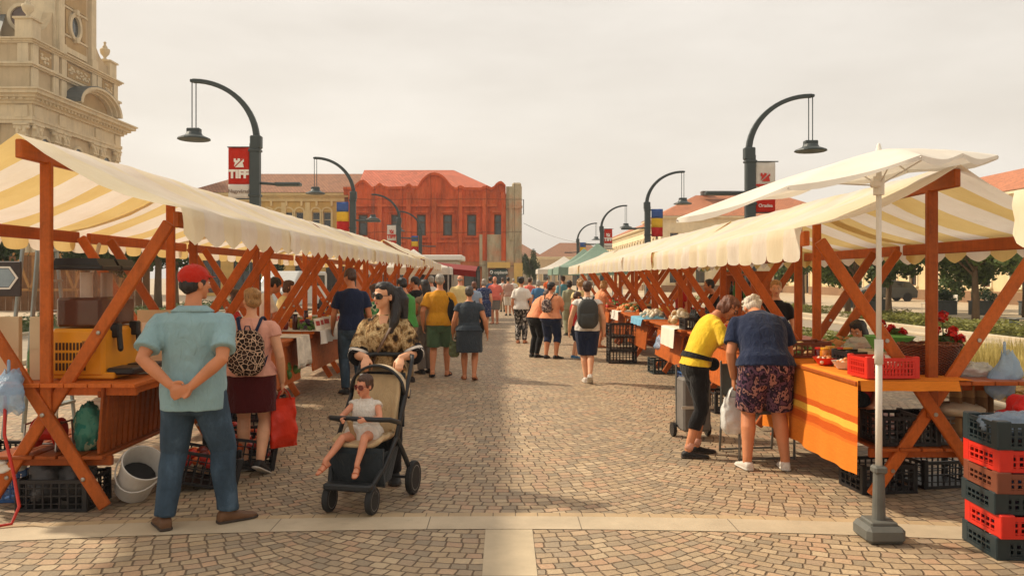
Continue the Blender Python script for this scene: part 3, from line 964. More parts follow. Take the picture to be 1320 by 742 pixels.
# ---- walkers in the middle distance
def walker(label, px, d, heading, h, top, bottom, shoes, hair, skin='tan', B=None, voxel=.014, group='people walking between the two rows of stalls', **kw):
    return person(label, ((px - VX) * d / FPX, d, 0), heading, h, B or Body(), top=top, bottom=bottom, shoes=shoes, hair=hair, skin=skin, voxel=voxel, group=group, **kw)
SNEAK = dict(mat=L_WHITE, sole=L_SOLE, ankle=False)
DARKS = dict(mat=L_BLACK, sole=L_DSOLE, ankle=False)
SAND = dict(kind='sandal', mat=L_TAN)
# navy tee man at the left stalls
Bn = Body(girth=1.05, head=(28, -12), lean=3, armL=('hang', .18, .05), armR=('hang', .03, .06), legL=(0, .02, 0), legR=(.03, -.05, 0))
navytee = person('tall man in navy tee and jeans standing at the left stall', (-2.24, 11.7, 0), 22, 1.83, Bn, top=dict(mat=F_NAVY, hem=.9, sleeve=.32, loose=.014), bottom=dict(mat=F_JEAN, kind='jeans'), shoes=DARKS, hair=dict(mat=HAIR['brown'], vol=1.0), skin='tan', voxel=.011, group='people walking between the two rows of stalls')
hand_bag(navytee, Bn.arm[1][2] + Vector((.0, .0, -.05)), .17, .42, .11, F_BLACK, 'black cloth backpack carried low by the man in navy tee', 'bag', 'cloth_bag', seed=8)
walker('man in green tee seen in profile at the left stall edge', 524, 13.0, 60, 1.70, dict(mat=F_GREEN, hem=.92, sleeve=.3, loose=.02), dict(mat=F_KHAKI, kind='trousers'), DARKS, dict(mat=HAIR['black']), B=Body(girth=1.15, head=(-10, -14), lean=6, armL=(-.1, .4, 1.05), armR=(.12, .35, .98)))
walker('woman with long black hair in a grey wrap beside the green tee man', 548, 14.2, 35, 1.66, dict(mat=F_KHAKI, hem=.9, sleeve=.1), dict(mat=F_GREY, kind='trousers', loose=.03), DARKS, dict(mat=HAIR['black'], style='long'), 'tan', Body(fem=True, armL=(-.1, .3, 1.05)))
Bo = Body(girth=1.16, head=(6, 2), shoulder=1.06, armL=('hang', -.06, .09), armR=('hang', .08, .08), legL=(-.03, -.10, 12, 10), legR=(.03, .14, 0, -14))
om = walker('grey haired man in mustard tee and green shorts walking away', 567, 13.75, 0, 1.76, dict(mat=F_MUSTARD, hem=.88, sleeve=.36, loose=.024, cuff=.022), dict(mat=F_OLIVE, kind='shorts', leg=.46, loose=.03, flare=.03), dict(kind='sandal', mat=L_BLACK), dict(mat=HAIR['grey'], vol=.95), 'tan', Bo, .011)
def side_bag(root, B, x, y, z, r, mat, label, strap_from=-1):
    mb = MB(); p = Vector((x, y, z)); mb.ell(p, r, 16, 12)
    st = MB(); q, M = B.spine(1.44)
    a = q + M @ Vector((strap_from * .10, -.03, .045)); b = q + M @ Vector((strap_from * .12, -.10, -.04))
    st.tube([p + Vector((0, .03, r[2] * .8)), q + M @ Vector((strap_from * .13, .09, -.1)), a, b, p + Vector((0, -.05, r[2] * .8))], .010, 6, True, (1.8, .6))
    return local_thing(mb, 'shoulder_bag', mat, root, label, 'bag', None, True, [('strap', st, mat)])
side_bag(om, Bo, .20, -.05, 1.10, (.075, .11, .24), F_BLACK, 'long black shoulder bag on the man in mustard tee', 1)
Bd = Body(fem=True, girth=1.25, head=(0, -2), armL=('hang', .03, .12), armR=('hang', -.05, .14), legL=(-.01, .12, 0), legR=(.01, -.08, 18), shoulder=1.1)
dw = walker('short haired woman in slate grey knee length dress walking away', 605, 13.3, 0, 1.55, dict(mat=F_SLATE, hem=.93, sleeve=.18, loose=.022, name='dress_top'), dict(mat=F_SLATE, kind='skirt', hem=.52, loose=.03, top=1.08), dict(kind='sandal', mat=L_TAN), dict(mat=HAIR['darkgrey'], vol=1.04), 'tan', Bd, .011)
hand_bag(dw, Bd.arm[-1][2] + Vector((.02, .04, -.05)), .10, .30, .05, pm('leafy_bag', (98, 104, 70), .7, .4, 20), 'green shopping bag carried by the woman in slate dress', seed=2)
side_bag(dw, Bd, .24, .0, 1.0, (.05, .10, .12), F_BLACK, 'small black shoulder bag of the woman in slate dress', 1)
Bb = Body(girth=1.08, head=(0, 2), armL=('hang', .10, .12), armR=('hang', -.04, .10), legL=(.06, .02, 0, 4), legR=(-.05, -.20, 38, -4), shoulder=1.05)
bm_ = walker('person in white sleeveless top and navy shorts wearing a charcoal backpack', 757, 13.0, -3, 1.64, dict(mat=F_WHITE, hem=.9, sleeve=.08, loose=.016), dict(mat=F_NAVY, kind='shorts', leg=.50, loose=.03, flare=.012), SNEAK, dict(mat=HAIR['brown'], vol=1.02), 'fair', Bb, .010)
backpack(bm_, Bb, pm('charcoal_nylon', (58, 60, 58), .7, .15, 10, .4, 60), F_BLACK, 'charcoal backpack worn over the white sleeveless top', .17, .50, .10, 1.20)
Bp = Body(girth=1.36, fem=True, head=(-35, -4), armL=('hang', .2, .05), armR=(.12, .36, 1.16), legL=(-.02, .0, 0), legR=(.04, .04, 0, -30), breast=.05, shoulder=1.15)
pw = walker('heavy woman in peach top and navy capri trousers with patterned backpack', 710, 16.8, -28, 1.60, dict(mat=F_PEACH, hem=.93, sleeve=.3, loose=.018), dict(mat=F_NAVY, kind='capri', leg=.66, loose=.016), DARKS, dict(mat=HAIR['black'], vol=1.03), 'tan', Bp, .011)
backpack(pw, Bp, print_mat('mottled_pack', 'patch', [(130, 104, 96), (70, 58, 60), (160, 140, 128), (50, 46, 52)], 14), F_BLACK, 'small mottled backpack worn by the woman in the peach top', .11, .30, .06, 1.22)
walker('woman in black leggings and orange top bending beside the peach top woman', 690, 17.1, -50, 1.58, dict(mat=F_PEACH, hem=.93, sleeve=.35), dict(mat=F_BLACK, kind='leggings', loose=.008), DARKS, dict(mat=HAIR['brown'], style='bob'), 'tan', Body(fem=True, girth=1.2, lean=38, head=(0, -10), armL=(-.1, .45, .9), armR=(.12, .5, .95)))
walker('woman in white tee and black and white patterned trousers', 672, 20.8, -8, 1.72, dict(mat=F_WHITE, hem=.90, sleeve=.36, loose=.024, cuff=.02), dict(mat=P_CAMO, kind='trousers', loose=.02), SAND, dict(mat=HAIR['black'], style='bun'), 'tan', Body(fem=True, head=(-10, 0), armR=(.2, .16, 1.0), girth=1.05), .012)
walker('boy in red tee and dark shorts beside the backpack wearer', 742, 16.8, -70, 1.38, dict(mat=F_REDT, hem=.88, sleeve=.36, loose=.03), dict(mat=F_NAVY, kind='shorts', leg=.5, loose=.03), dict(mat=F_BLUE, sole=L_SOLE, ankle=False), dict(mat=HAIR['brown']), 'fair', Body(headsize=1.18, head=(0, -22), armL=(-.1, .3, 1.1), armR=(.12, .3, 1.1)))
walker('man in coral shirt and grey shorts facing the camera', 638, 29.6, 168, 1.74, dict(mat=F_CORAL, hem=.88, sleeve=.36, loose=.025), dict(mat=F_GREY, kind='shorts', leg=.46, loose=.03), SAND, dict(mat=HAIR['grey'], style='bald'), 'rosy', Body(girth=1.15, belly=.05, head=(-10, 0), armR=('hang', .1, .12)))
walker('bald man in pale yellow shirt walking away', 593, 22.0, 5, 1.76, dict(mat=F_CREAM, hem=.86, sleeve=.38, loose=.03), dict(mat=F_KHAKI, kind='trousers'), DARKS, dict(mat=HAIR['grey'], style='bald'), 'rosy', Body(girth=1.25, shoulder=1.06))
walker('person in red plaid shirt and white shorts far down the street', 655, 36.0, 0, 1.72, dict(mat=P_PLAID, hem=.86, sleeve=.38, loose=.03), dict(mat=F_WHITE, kind='shorts', leg=.5, loose=.03), DARKS, dict(mat=HAIR['black']))
walker('person in blue tee with a black shoulder strap in the far crowd', 694, 27.0, 0, 1.62, dict(mat=F_BLUE, hem=.88, sleeve=.3, loose=.02), dict(mat=F_GREY, kind='trousers'), DARKS, dict(mat=HAIR['grey'], style='bob'), 'fair', Body(fem=True, girth=1.2))
walker('woman in sage cardigan and grey trousers near the right stalls', 734, 23.6, 15, 1.62, dict(mat=F_SAGE, hem=.82, sleeve=.8, loose=.03), dict(mat=F_SAGE, kind='trousers', loose=.03), DARKS, dict(mat=HAIR['black'], style='bob'), 'tan', Body(fem=True, girth=1.15))
walker('man in teal blue tee by the green market tent', 726, 27.5, 10, 1.76, dict(mat=F_CYAN, hem=.88, sleeve=.4, loose=.02), dict(mat=F_GREY, kind='trousers'), DARKS, dict(mat=HAIR['brown']))
walker('woman in navy dotted dress in the far crowd', 624, 25.0, 0, 1.66, dict(mat=P_DOT, hem=.93, sleeve=.2), dict(mat=P_DOT, kind='skirt', hem=.5, top=1.05, loose=.03), SAND, dict(mat=HAIR['grey'], style='bob'), 'fair', Body(fem=True, girth=1.2))
walker('short woman with auburn hair in pale blue top in the far crowd', 611, 23.5, -5, 1.58, dict(mat=cloth('pale_blue_jersey', (150, 166, 186)), hem=.88, sleeve=.3), dict(mat=F_JEAN, kind='jeans'), DARKS, dict(mat=HAIR['auburn'], style='bob'), 'fair', Body(fem=True, girth=1.2))
walker('man in denim blue shirt behind the coral shirt man', 632, 33.0, 0, 1.74, dict(mat=F_BLUE, hem=.88, sleeve=.3), dict(mat=F_NAVY, kind='trousers'), DARKS, dict(mat=HAIR['black']))
walker('person in white tee beyond the plaid shirt', 648, 40.0, 5, 1.70, dict(mat=F_WHITE, hem=.88, sleeve=.3), dict(mat=F_KHAKI, kind='trousers'), DARKS, dict(mat=HAIR['brown']))
walker('man in orange tee far off near the green tent', 707, 42.0, 0, 1.78, dict(mat=cloth('orange_jersey', (220, 96, 40)), hem=.88, sleeve=.3), dict(mat=F_NAVY, kind='trousers'), DARKS, dict(mat=HAIR['black']))
walker('person in brown top standing left of the blue tee walker', 683, 30.0, -20, 1.70, dict(mat=F_CORAL, hem=.88, sleeve=.3), dict(mat=F_JEAN, kind='jeans'), DARKS, dict(mat=HAIR['brown']))
walker('person in white blouse in the farthest part of the crowd', 662, 46.0, 5, 1.66, dict(mat=F_WHITE, hem=.88, sleeve=.3), dict(mat=F_WHITE, kind='trousers'), DARKS, dict(mat=HAIR['grey']))
walker('woman with blonde curls in pale top behind the boy in red', 748, 18.6, 20, 1.66, dict(mat=F_CREAM, hem=.88, sleeve=.2), dict(mat=F_KHAKI, kind='capri', leg=.7), SAND, dict(mat=HAIR['blond'], style='curly'), 'fair', Body(fem=True, girth=1.15))
walker('man in dark tee half hidden behind the green tee man', 536, 16.5, 40, 1.72, dict(mat=F_BLACK, hem=.88, sleeve=.3), dict(mat=F_JEAN, kind='jeans'), DARKS, dict(mat=HAIR['black']), 'tan', Body(head=(30, -10)))
walker('man in white tee at the far left stalls beside the mustard tee', 556, 21.0, 30, 1.74, dict(mat=F_WHITE, hem=.88, sleeve=.3), dict(mat=F_NAVY, kind='trousers'), DARKS, dict(mat=HAIR['grey']), 'rosy')
walker('woman in bright green printed dress at the left stalls', 486, 12.0, 50, 1.60, dict(mat=print_mat('green_print', 'patch', [(40, 90, 60), (90, 150, 90), (190, 190, 150), (30, 70, 50)], 12), hem=.93, sleeve=.2), dict(mat=print_mat('green_print', 'patch', [], 1), kind='skirt', hem=.5, top=1.05, loose=.03), SAND, dict(mat=HAIR['brown'], style='bob'), 'tan', Body(fem=True, girth=1.25, head=(10, -16), armL=(-.1, .35, 1.0)))
walker('woman in tan top leaning into the right stalls', 772, 19.5, -70, 1.64, dict(mat=F_PEACH, hem=.9, sleeve=.1), dict(mat=F_KHAKI, kind='skirt', hem=.5), SAND, dict(mat=HAIR['blond'], style='bob'), 'tan', Body(fem=True, girth=1.1, lean=12, armR=(.1, .45, 1.05)))
# vendors behind the tables
VG = 'vendors standing behind the stall tables'
def vendor(label, x, d, heading, h, mat, hair, skin='tan', B=None):
    return person(label, (x, d, 0), heading, h, B or Body(), top=dict(mat=mat, hem=.88, sleeve=.32, loose=.02), bottom=dict(mat=F_NAVY, kind='trousers'), shoes=DARKS, hair=hair, skin=skin, voxel=.013, group=VG)
vendor('vendor in white shirt bending over the third left stall', -3.66, 11.9, -60, 1.74, F_WHITE, dict(mat=HAIR['black']), 'tan', Body(lean=18, head=(0, -16), armL=(-.1, .45, 1.0), armR=(.1, .45, 1.0)))
vendor('vendor in cream blouse behind the jars of the left row', -3.75, 13.4, -80, 1.66, F_CREAM, dict(mat=HAIR['brown'], style='bob'), 'fair', Body(fem=True, lean=10, armR=(.1, .42, 1.0)))
vendor('woman vendor with red hair band behind the juice stall', -3.2, 9.3, -70, 1.56, F_REDT, dict(mat=HAIR['brown'], style='bun'), 'tan', Body(fem=True, lean=8, armR=(.1, .42, 1.0)))
vendor('blonde ponytailed vendor in black vest behind the right row', 3.72, 10.9, 150, 1.66, F_BLACK, dict(mat=HAIR['blond'], style='ponytail'), 'fair', Body(fem=True, head=(15, -5), armL=('hang', .1, .1), armR=(.1, .3, 1.1)))
vendor('vendor in dark top among bottles in the right row', 3.9, 14.6, 90, 1.68, F_BLACK, dict(mat=HAIR['black']), 'tan', Body(lean=12, armL=(-.1, .42, 1.0)))
vendor('vendor in red top at the far right stalls', 4.0, 18.0, 95, 1.70, F_REDT, dict(mat=HAIR['brown']), 'tan')
seated = person('dark haired vendor with red collar sitting low behind the flower stall', (3.62, 8.1, -.34), 110, 1.60, Body(fem=True, head=(20, -12), sit={-1: ((-.1, .42, .86), (-.1, .45, .42), 0, 0), 1: ((.1, .42, .86), (.1, .45, .42), 0, 0)}),
    top=dict(mat=F_REDT, hem=.88, sleeve=.32), bottom=dict(mat=F_BLACK, kind='trousers'), shoes=DARKS, hair=dict(mat=HAIR['black'], style='bob', vol=1.05), skin='tan', voxel=.012, group=VG)
# ------------------------------------------------------------------ surface materials
def mat_setts():
    t = NT('stone_setts')
    pos = t.n('NewGeometry').outputs['Position']
    wob = t.n('TexNoise', Vector=pos, Scale=5.0, Detail=2.0).outputs[1]
    pos2 = t.n('VectorMath', {'operation': 'MULTIPLY_ADD'}, i0=wob, i1=(.06, .06, 0), i2=pos).outputs[0]
    s = t.n('SeparateXYZ', Vector=pos2)
    x, y = s.outputs[0], s.outputs[1]
    P, RR, row, wid = 2.7, 2.0, .094, .106
    k = t.math('ROUND', t.math('DIVIDE', x, P))
    xl = t.math('SUBTRACT', x, t.math('MULTIPLY', k, P))
    arc = t.math('SQRT', t.math('SUBTRACT', RR * RR, t.math('MULTIPLY', xl, xl)))
    v = t.math('DIVIDE', t.math('ADD', y, arc), row)
    kr = t.math('FLOOR', v); fv = t.math('SUBTRACT', v, kr)
    yc = t.math('MULTIPLY', t.math('ADD', kr, .5), row)
    th = t.math('ARCTAN2', xl, t.math('SUBTRACT', yc, y))
    h1 = t.n('TexWhiteNoise', {'noise_dimensions': '2D'}, Vector=t.n('CombineXYZ', X=kr, Y=k, Z=0.0).outputs[0]).outputs[0]
    u = t.math('ADD', t.math('MULTIPLY', th, RR / wid), t.math('MULTIPLY', h1, 3.0))
    ku = t.math('FLOOR', u); fu = t.math('SUBTRACT', u, ku)
    rnd = t.n('TexWhiteNoise', {'noise_dimensions': '3D'}, Vector=t.n('CombineXYZ', X=ku, Y=kr, Z=k).outputs[0]).outputs[0]
    dv = t.math('MULTIPLY', t.math('MULTIPLY', t.math('MINIMUM', fv, t.math('SUBTRACT', 1.0, fv)), row), t.math('COSINE', th))
    du = t.math('MULTIPLY', t.math('MINIMUM', fu, t.math('SUBTRACT', 1.0, fu)), wid)
    dd = t.math('SMOOTH_MIN', dv, du, .012)
    dd = t.math('ADD', dd, t.math('MULTIPLY', t.math('SUBTRACT', t.noise(pos, 45, 3), .5), .006))
    mort = t.n('MapRange', {'interpolation_type': 'SMOOTHSTEP'}, Value=dd, From_Min=.0015, From_Max=.0085, To_Min=1.0, To_Max=0.0).outputs[0]
    stone = t.ramp(rnd, [(.05, lin((150, 135, 113))), (.22, lin((172, 150, 121))), (.42, lin((181, 158, 126))), (.6, lin((160, 144, 121))), (.78, lin((184, 150, 120))), (.92, lin((190, 169, 138)))])
    fine = t.noise(pos, 60, 5, .7)
    broad = t.noise(pos, .8, 5, .6)
    stone = t.mix(.55, stone, t.ramp(fine, [(.25, (.45, .45, .45)), (.75, (1.25, 1.22, 1.2))]), 'MULTIPLY')
    stone = t.mix(.7, stone, t.ramp(broad, [(.3, (.72, .71, .70)), (.7, (1.12, 1.1, 1.08))]), 'MULTIPLY')
    spots = t.n('TexVoronoi', Vector=pos, Scale=3.1).outputs[0]
    stone = t.mix(t.ramp(spots, [(.02, (.55, .55, .55)), (.06, (0, 0, 0))]), stone, (.06, .05, .045, 1))
    colr = t.mix(mort, stone, t.ramp(t.noise(pos, 9, 4), [(.3, lin((92, 77, 60))), (.7, lin((124, 103, 79)))]))
    h = t.math('SUBTRACT', t.math('MULTIPLY', fine, .25), mort)
    h = t.math('ADD', h, t.math('MULTIPLY', rnd, .25))
    nd = t.n('BsdfPrincipled', Base_Color=colr, Roughness=t.ramp(fine, [(.3, (.55, .55, .55)), (.7, (.85, .85, .85))]), Normal=t.bump(h, .75, .014))
    nd.inputs['Specular IOR Level'].default_value = .35
    return t.surf(nd.outputs[0])
def mat_slab(name, col, jx=1.05, jy=9.0, dirt=.35):
    t = NT(name)
    pos = t.n('NewGeometry').outputs['Position']
    br = t.n('TexBrick', {'offset': .5}, Vector=t.mapping(pos, loc=(17.3, .2, 0)) if jx > 20 else pos, Color1=(0, 0, 0, 1), Color2=(1, 1, 1, 1), Mortar=(.5, .5, .5, 1), Scale=1.0, Mortar_Size=.004, Mortar_Smooth=.2, Bias=0.0, Brick_Width=jx, Row_Height=jy)
    c = lin(col)
    n = t.noise(pos, 2.2, 7, .65)
    colr = t.ramp(n, [(.3, tuple(q * .78 for q in c[:3])), (.7, tuple(q * 1.1 for q in c[:3]))])
    colr = t.mix(.3, colr, t.ramp(br.outputs[0], [(0, (.8, .8, .8)), (1, (1.1, 1.1, 1.1))]), 'MULTIPLY')
    colr = t.mix(t.ramp(t.noise(pos, 7, 8, .75), [(.56, (0, 0, 0)), (.72, (dirt,) * 3)]), colr, (.09, .075, .06, 1))
    colr = t.mix(br.outputs[1], colr, tuple(q * .35 for q in c[:3]) + (1,))
    h = t.math('SUBTRACT', t.math('MULTIPLY', t.noise(pos, 50, 4), .3), br.outputs[1])
    nd = t.n('BsdfPrincipled', Base_Color=colr, Roughness=.75, Normal=t.bump(h, .4, .006))
    return t.surf(nd.outputs[0])
def mat_tiles(name, col, scale=1.0, var=.25):
    t = NT(name); v = t.coords()
    s = t.n('SeparateXYZ', Vector=v)
    br = t.n('TexBrick', {'offset': .5}, Vector=t.n('CombineXYZ', X=s.outputs[0], Y=t.math('ADD', s.outputs[2], t.math('MULTIPLY', s.outputs[1], 1.0)), Z=0.0).outputs[0], Color1=(0, 0, 0, 1), Color2=(1, 1, 1, 1), Mortar=(0, 0, 0, 1), Scale=1.0, Mortar_Size=.055 * scale, Mortar_Smooth=.6, Brick_Width=.30 * scale, Row_Height=.38 * scale)
    c = lin(col)
    n = t.math('ADD', t.math('MULTIPLY', br.outputs[0], .4), t.math('MULTIPLY', t.noise(v, .9, 6, .7), .6))
    colr = t.ramp(n, [(.25, tuple(q * (1 - var) for q in c[:3])), (.7, tuple(min(1, q * (1 + var)) for q in c[:3]))])
    colr = t.mix(br.outputs[1], colr, tuple(q * .55 for q in c[:3]) + (1,))
    nd = t.n('BsdfPrincipled', Base_Color=colr, Roughness=.8, Normal=t.bump(br.outputs[1], -.6, .05))
    return t.surf(nd.outputs[0])
def mat_plaster(name, col, streak=.35, scale=.7, var=.14):
    t = NT(name); v = t.coords(); c = lin(col)
    n = t.noise(v, scale, 6, .65)
    colr = t.ramp(n, [(.3, tuple(q * (1 - var) for q in c[:3])), (.7, tuple(min(1, q * (1 + var)) for q in c[:3]))])
    st = t.noise(t.mapping(v, (1.6, 1.6, .16)), 1.5, 7, .7)
    colr = t.mix(t.ramp(st, [(.5, (0, 0, 0)), (.75, (streak,) * 3)]), colr, tuple(q * .38 for q in c[:3]) + (1,))
    nd = t.n('BsdfPrincipled', Base_Color=colr, Roughness=.88, Normal=t.bump(t.noise(v, 14, 5), .25, .02))
    nd.inputs['Specular IOR Level'].default_value = .2
    return t.surf(nd.outputs[0])
def mat_net(name, col):
    t = NT(name); v = t.coords(); c = lin(col)
    st = t.noise(t.mapping(v, (1.1, 1.1, .22)), 1.3, 6, .65)
    colr = t.ramp(st, [(.28, tuple(q * .45 for q in c[:3])), (.5, c), (.72, tuple(min(1, q * 1.4) for q in c[:3]))])
    colr = t.mix(t.ramp(t.noise(v, .45, 6, .7), [(.45, (0, 0, 0)), (.7, (.55, .55, .55))]), colr, lin((206, 112, 64)))
    s = t.n('SeparateXYZ', Vector=v)
    seam = t.math('LESS_THAN', t.math('FRACT', t.math('ADD', t.math('DIVIDE', s.outputs[0], 2.45), t.math('MULTIPLY', t.noise(v, .5, 2), .12))), .03)
    seamz = t.math('LESS_THAN', t.math('FRACT', t.math('ADD', t.math('DIVIDE', s.outputs[2], 2.9), t.math('MULTIPLY', t.noise(v, .6, 2), .1))), .03)
    colr = t.mix(t.math('MULTIPLY', t.math('MAXIMUM', seam, seamz), .6), colr, tuple(q * .35 for q in c[:3]) + (1,))
    h = t.math('ADD', t.noise(t.mapping(v, (1, 1, .3)), 2.2, 4), t.math('MULTIPLY', t.noise(v, 5, 3), .3))
    nd = t.n('BsdfPrincipled', Base_Color=colr, Roughness=.8, Normal=t.bump(h, .8, .25))
    nd.inputs['Specular IOR Level'].default_value = .15
    return t.surf(nd.outputs[0])
def mat_glass(name, col=(40, 46, 48), rough=.08):
    if name in _mats: return _mats[name]
    t = NT(name); v = t.coords(); c = lin(col)
    n = t.noise(v, 1.1, 3)
    colr = t.ramp(n, [(.35, tuple(q * .5 for q in c[:3])), (.65, tuple(q * 1.4 for q in c[:3]))])
    nd = t.n('BsdfPrincipled', Base_Color=colr, Roughness=rough, IOR=1.5)
    nd.inputs['Specular IOR Level'].default_value = .6
    _mats[name] = t.surf(nd.outputs[0]); return _mats[name]
M_GLASS = mat_glass('window_glass')
M_GLASSB = mat_glass('bluish_glass', (58, 66, 66), .15)
M_SLAB = mat_slab('pale_slab', (190, 172, 144), 1.05, 40.0, .22)
M_SLAB2 = mat_slab('pale_paving', (188, 168, 138), .6, .6, .2)
M_ROAD = pm('grey_road', (150, 136, 116), .85, .12, 1.2, .3, 90, .004, coord='Object', dirt=.15)
M_KERB = pm('kerb_stone', (186, 170, 144), .8, .12, 3, .3, 60)
M_TILE_O = mat_tiles('orange_roof_tiles', (186, 116, 78))
M_TILE_R = mat_tiles('red_roof_tiles', (196, 106, 78))
M_TILE_B = mat_tiles('brown_roof_tiles', (150, 102, 72))
M_LEAD = pm('lead_roof', (70, 76, 76), .5, .2, 1.5)

# ------------------------------------------------------------------ ground
def sheet(name, x0, x1, y0, y1, z, m, nx=1, ny=1):
    mb = MB(); mb.grid(lambda u, v: (x0 + (x1 - x0) * u, y0 + (y1 - y0) * v, z), nx, ny)
    o = mb.build(name, m); return struct(o)
sheet('ground', -900, 900, -60, 1600, -.014, pm('square_paving', (176, 158, 130), .85, .1, .6, .2, 30))
sheet('pavement', -7.6, 6.3, -6, 88, -.003, mat_setts())
ARC = .024
mb = MB()
mb.grid(lambda u, v: ((u - .5) * 13.6, 5.54 - .14 + .29 * v - ARC * ((u - .5) * 13.6) ** 2 * (1 if abs(u - .5) < .35 else 1), .001), 60, 1)
struct(mb.build('path_band', M_SLAB))
sheet('path_strip', -.127, .19, -4, 5.392, .001, mat_slab('pale_slab_lengthways', (190, 172, 142), 40.0, .95, .22))
# thin course of lighter setts along the band
mb = MB()
mb.grid(lambda u, v: ((u - .5) * 13.6, 5.54 + .152 + .085 * v - ARC * ((u - .5) * 13.6) ** 2, .0005), 60, 1)
struct(mb.build('path_edge', mat_slab('edge_setts', (180, 154, 118), .16, 40.0, .3)))
for sx in (1, -1):
    a, b = (6.3, 6.5) if sx > 0 else (-7.8, -7.6)
    mb = MB(); mb.box(((a + b) / 2, 40, .04), (abs(b - a), 96, .10), None, .02)
    struct(mb.build('kerb', M_KERB))
sheet('road', 9.3, 12.3, -8, 92, -.008, M_ROAD)
sheet('road', -14.2, -9.6, -8, 92, -.008, M_ROAD)
for x in (9.2, 12.4, 14.0, -9.5, -14.3):
    struct(MB().box((x, 42, .03), (.16, 100, .10), None, .02).build('kerb', M_KERB))
sheet('pavement', 12.48, 32, -8, 92, .012, M_SLAB2)
sheet('pavement', -40, -14.38, -8, 92, .012, M_SLAB2)

# ------------------------------------------------------------------ building helpers
def wall_mesh(mb, W, z0, z1, holes, depth=.28, x0=0.0):
    xs = sorted({x0, x0 + W} | {h[0] for h in holes} | {h[1] for h in holes})
    zs = sorted({z0, z1} | {h[2] for h in holes} | {h[3] for h in holes})
    for i in range(len(xs) - 1):
        for j in range(len(zs) - 1):
            cx, cz = (xs[i] + xs[i + 1]) / 2, (zs[j] + zs[j + 1]) / 2
            if any(h[0] < cx < h[1] and h[2] < cz < h[3] for h in holes): continue
            a, b, c, d = xs[i], xs[i + 1], zs[j], zs[j + 1]
            mb.add([(a, 0, c), (b, 0, c), (b, 0, d), (a, 0, d)], [(0, 1, 2, 3)])
    for h in holes:
        a, b, c, d = h[:4]
        mb.add([(a, 0, c), (b, 0, c), (b, 0, d), (a, 0, d), (a, depth, c), (b, depth, c), (b, depth, d), (a, depth, d)], [(0, 1, 5, 4), (1, 2, 6, 5), (2, 3, 7, 6), (3, 0, 4, 7)])
def window_in(parent, h, frame, glass, depth=.22, nx=2, nz=2, fw=.07, surround=None, sill=True, arch=False, name='window'):
    a, b, c, d = h[:4]
    mb = MB()
    for x in (a + fw / 2, b - fw / 2): mb.box((x, depth - .03, (c + d) / 2), (fw, .08, d - c))
    for z in (c + fw / 2, d - fw / 2): mb.box(((a + b) / 2, depth - .028, z), (b - a, .075, fw))
    for i in range(1, nx): mb.box((a + (b - a) * i / nx, depth - .025, (c + d) / 2), (fw * .7, .06, d - c - fw))
    for i in range(1, nz): mb.box(((a + b) / 2, depth - .022, c + (d - c) * (i / nz if nz != 2 else .64)), (b - a - fw, .05, fw * .7))
    w = mb.build(name, frame, parent)
    MB().add([(a, depth, c), (b, depth, c), (b, depth, d), (a, depth, d)], [(0, 1, 2, 3)]).build('pane', glass, w)
    if surround:
        mb = MB()
        t = .16
        mb.box((a - t / 2, -.03, (c + d) / 2), (t, .07, d - c)); mb.box((b + t / 2, -.03, (c + d) / 2), (t, .07, d - c))
        if arch:
            n = 10; r = (b - a) / 2 + t; ri = (b - a) / 2
            cx = (a + b) / 2
            outer = [(cx + math.cos(PI * i / n) * r, d + math.sin(PI * i / n) * r * .9) for i in range(n + 1)]
            inner = [(cx + math.cos(PI * i / n) * ri, d + math.sin(PI * i / n) * ri * .9) for i in range(n, -1, -1)]
            mb.prism(outer + inner, .07, Matrix.Translation((0, -.065, 0)))
        else:
            mb.box(((a + b) / 2, -.04, d + t / 2), (b - a + 2 * t, .10, t)); mb.box(((a + b) / 2, -.07, d + t + .05), (b - a + 2 * t + .2, .18, .09))
        if sill: mb.box(((a + b) / 2, -.07, c - .06), (b - a + 2 * t + .1, .2, .11))
        mb.build('surround', surround, w)
    return w
def hip_roof(mb, x0, x1, y0, y1, z0, z1, hipl=True, hipr=True, over=.5):
    x0 -= over; x1 += over; y0 -= over; y1 += over
    ym = (y0 + y1) / 2; q = (y1 - y0) / 2
    a = x0 + (q if hipl else 0); b = x1 - (q if hipr else 0)
    vs = [(x0, y0, z0), (x1, y0, z0), (x1, y1, z0), (x0, y1, z0), (a, ym, z1), (b, ym, z1)]
    mb.add(vs, [(0, 1, 5, 4), (1, 2, 5), (2, 3, 4, 5), (3, 0, 4), (0, 3, 2, 1)])
def cornice(mb, x0, x1, z, steps, y1=8, ends=True):
    """stacked mouldings: steps = [(height, projection)]"""
    for h, p in steps:
        e = p if ends else 0
        mb.box(((x0 + x1) / 2, (y1 - p) / 2, z + h / 2), (x1 - x0 + 2 * e, y1 + p, h)); z += h
    return z

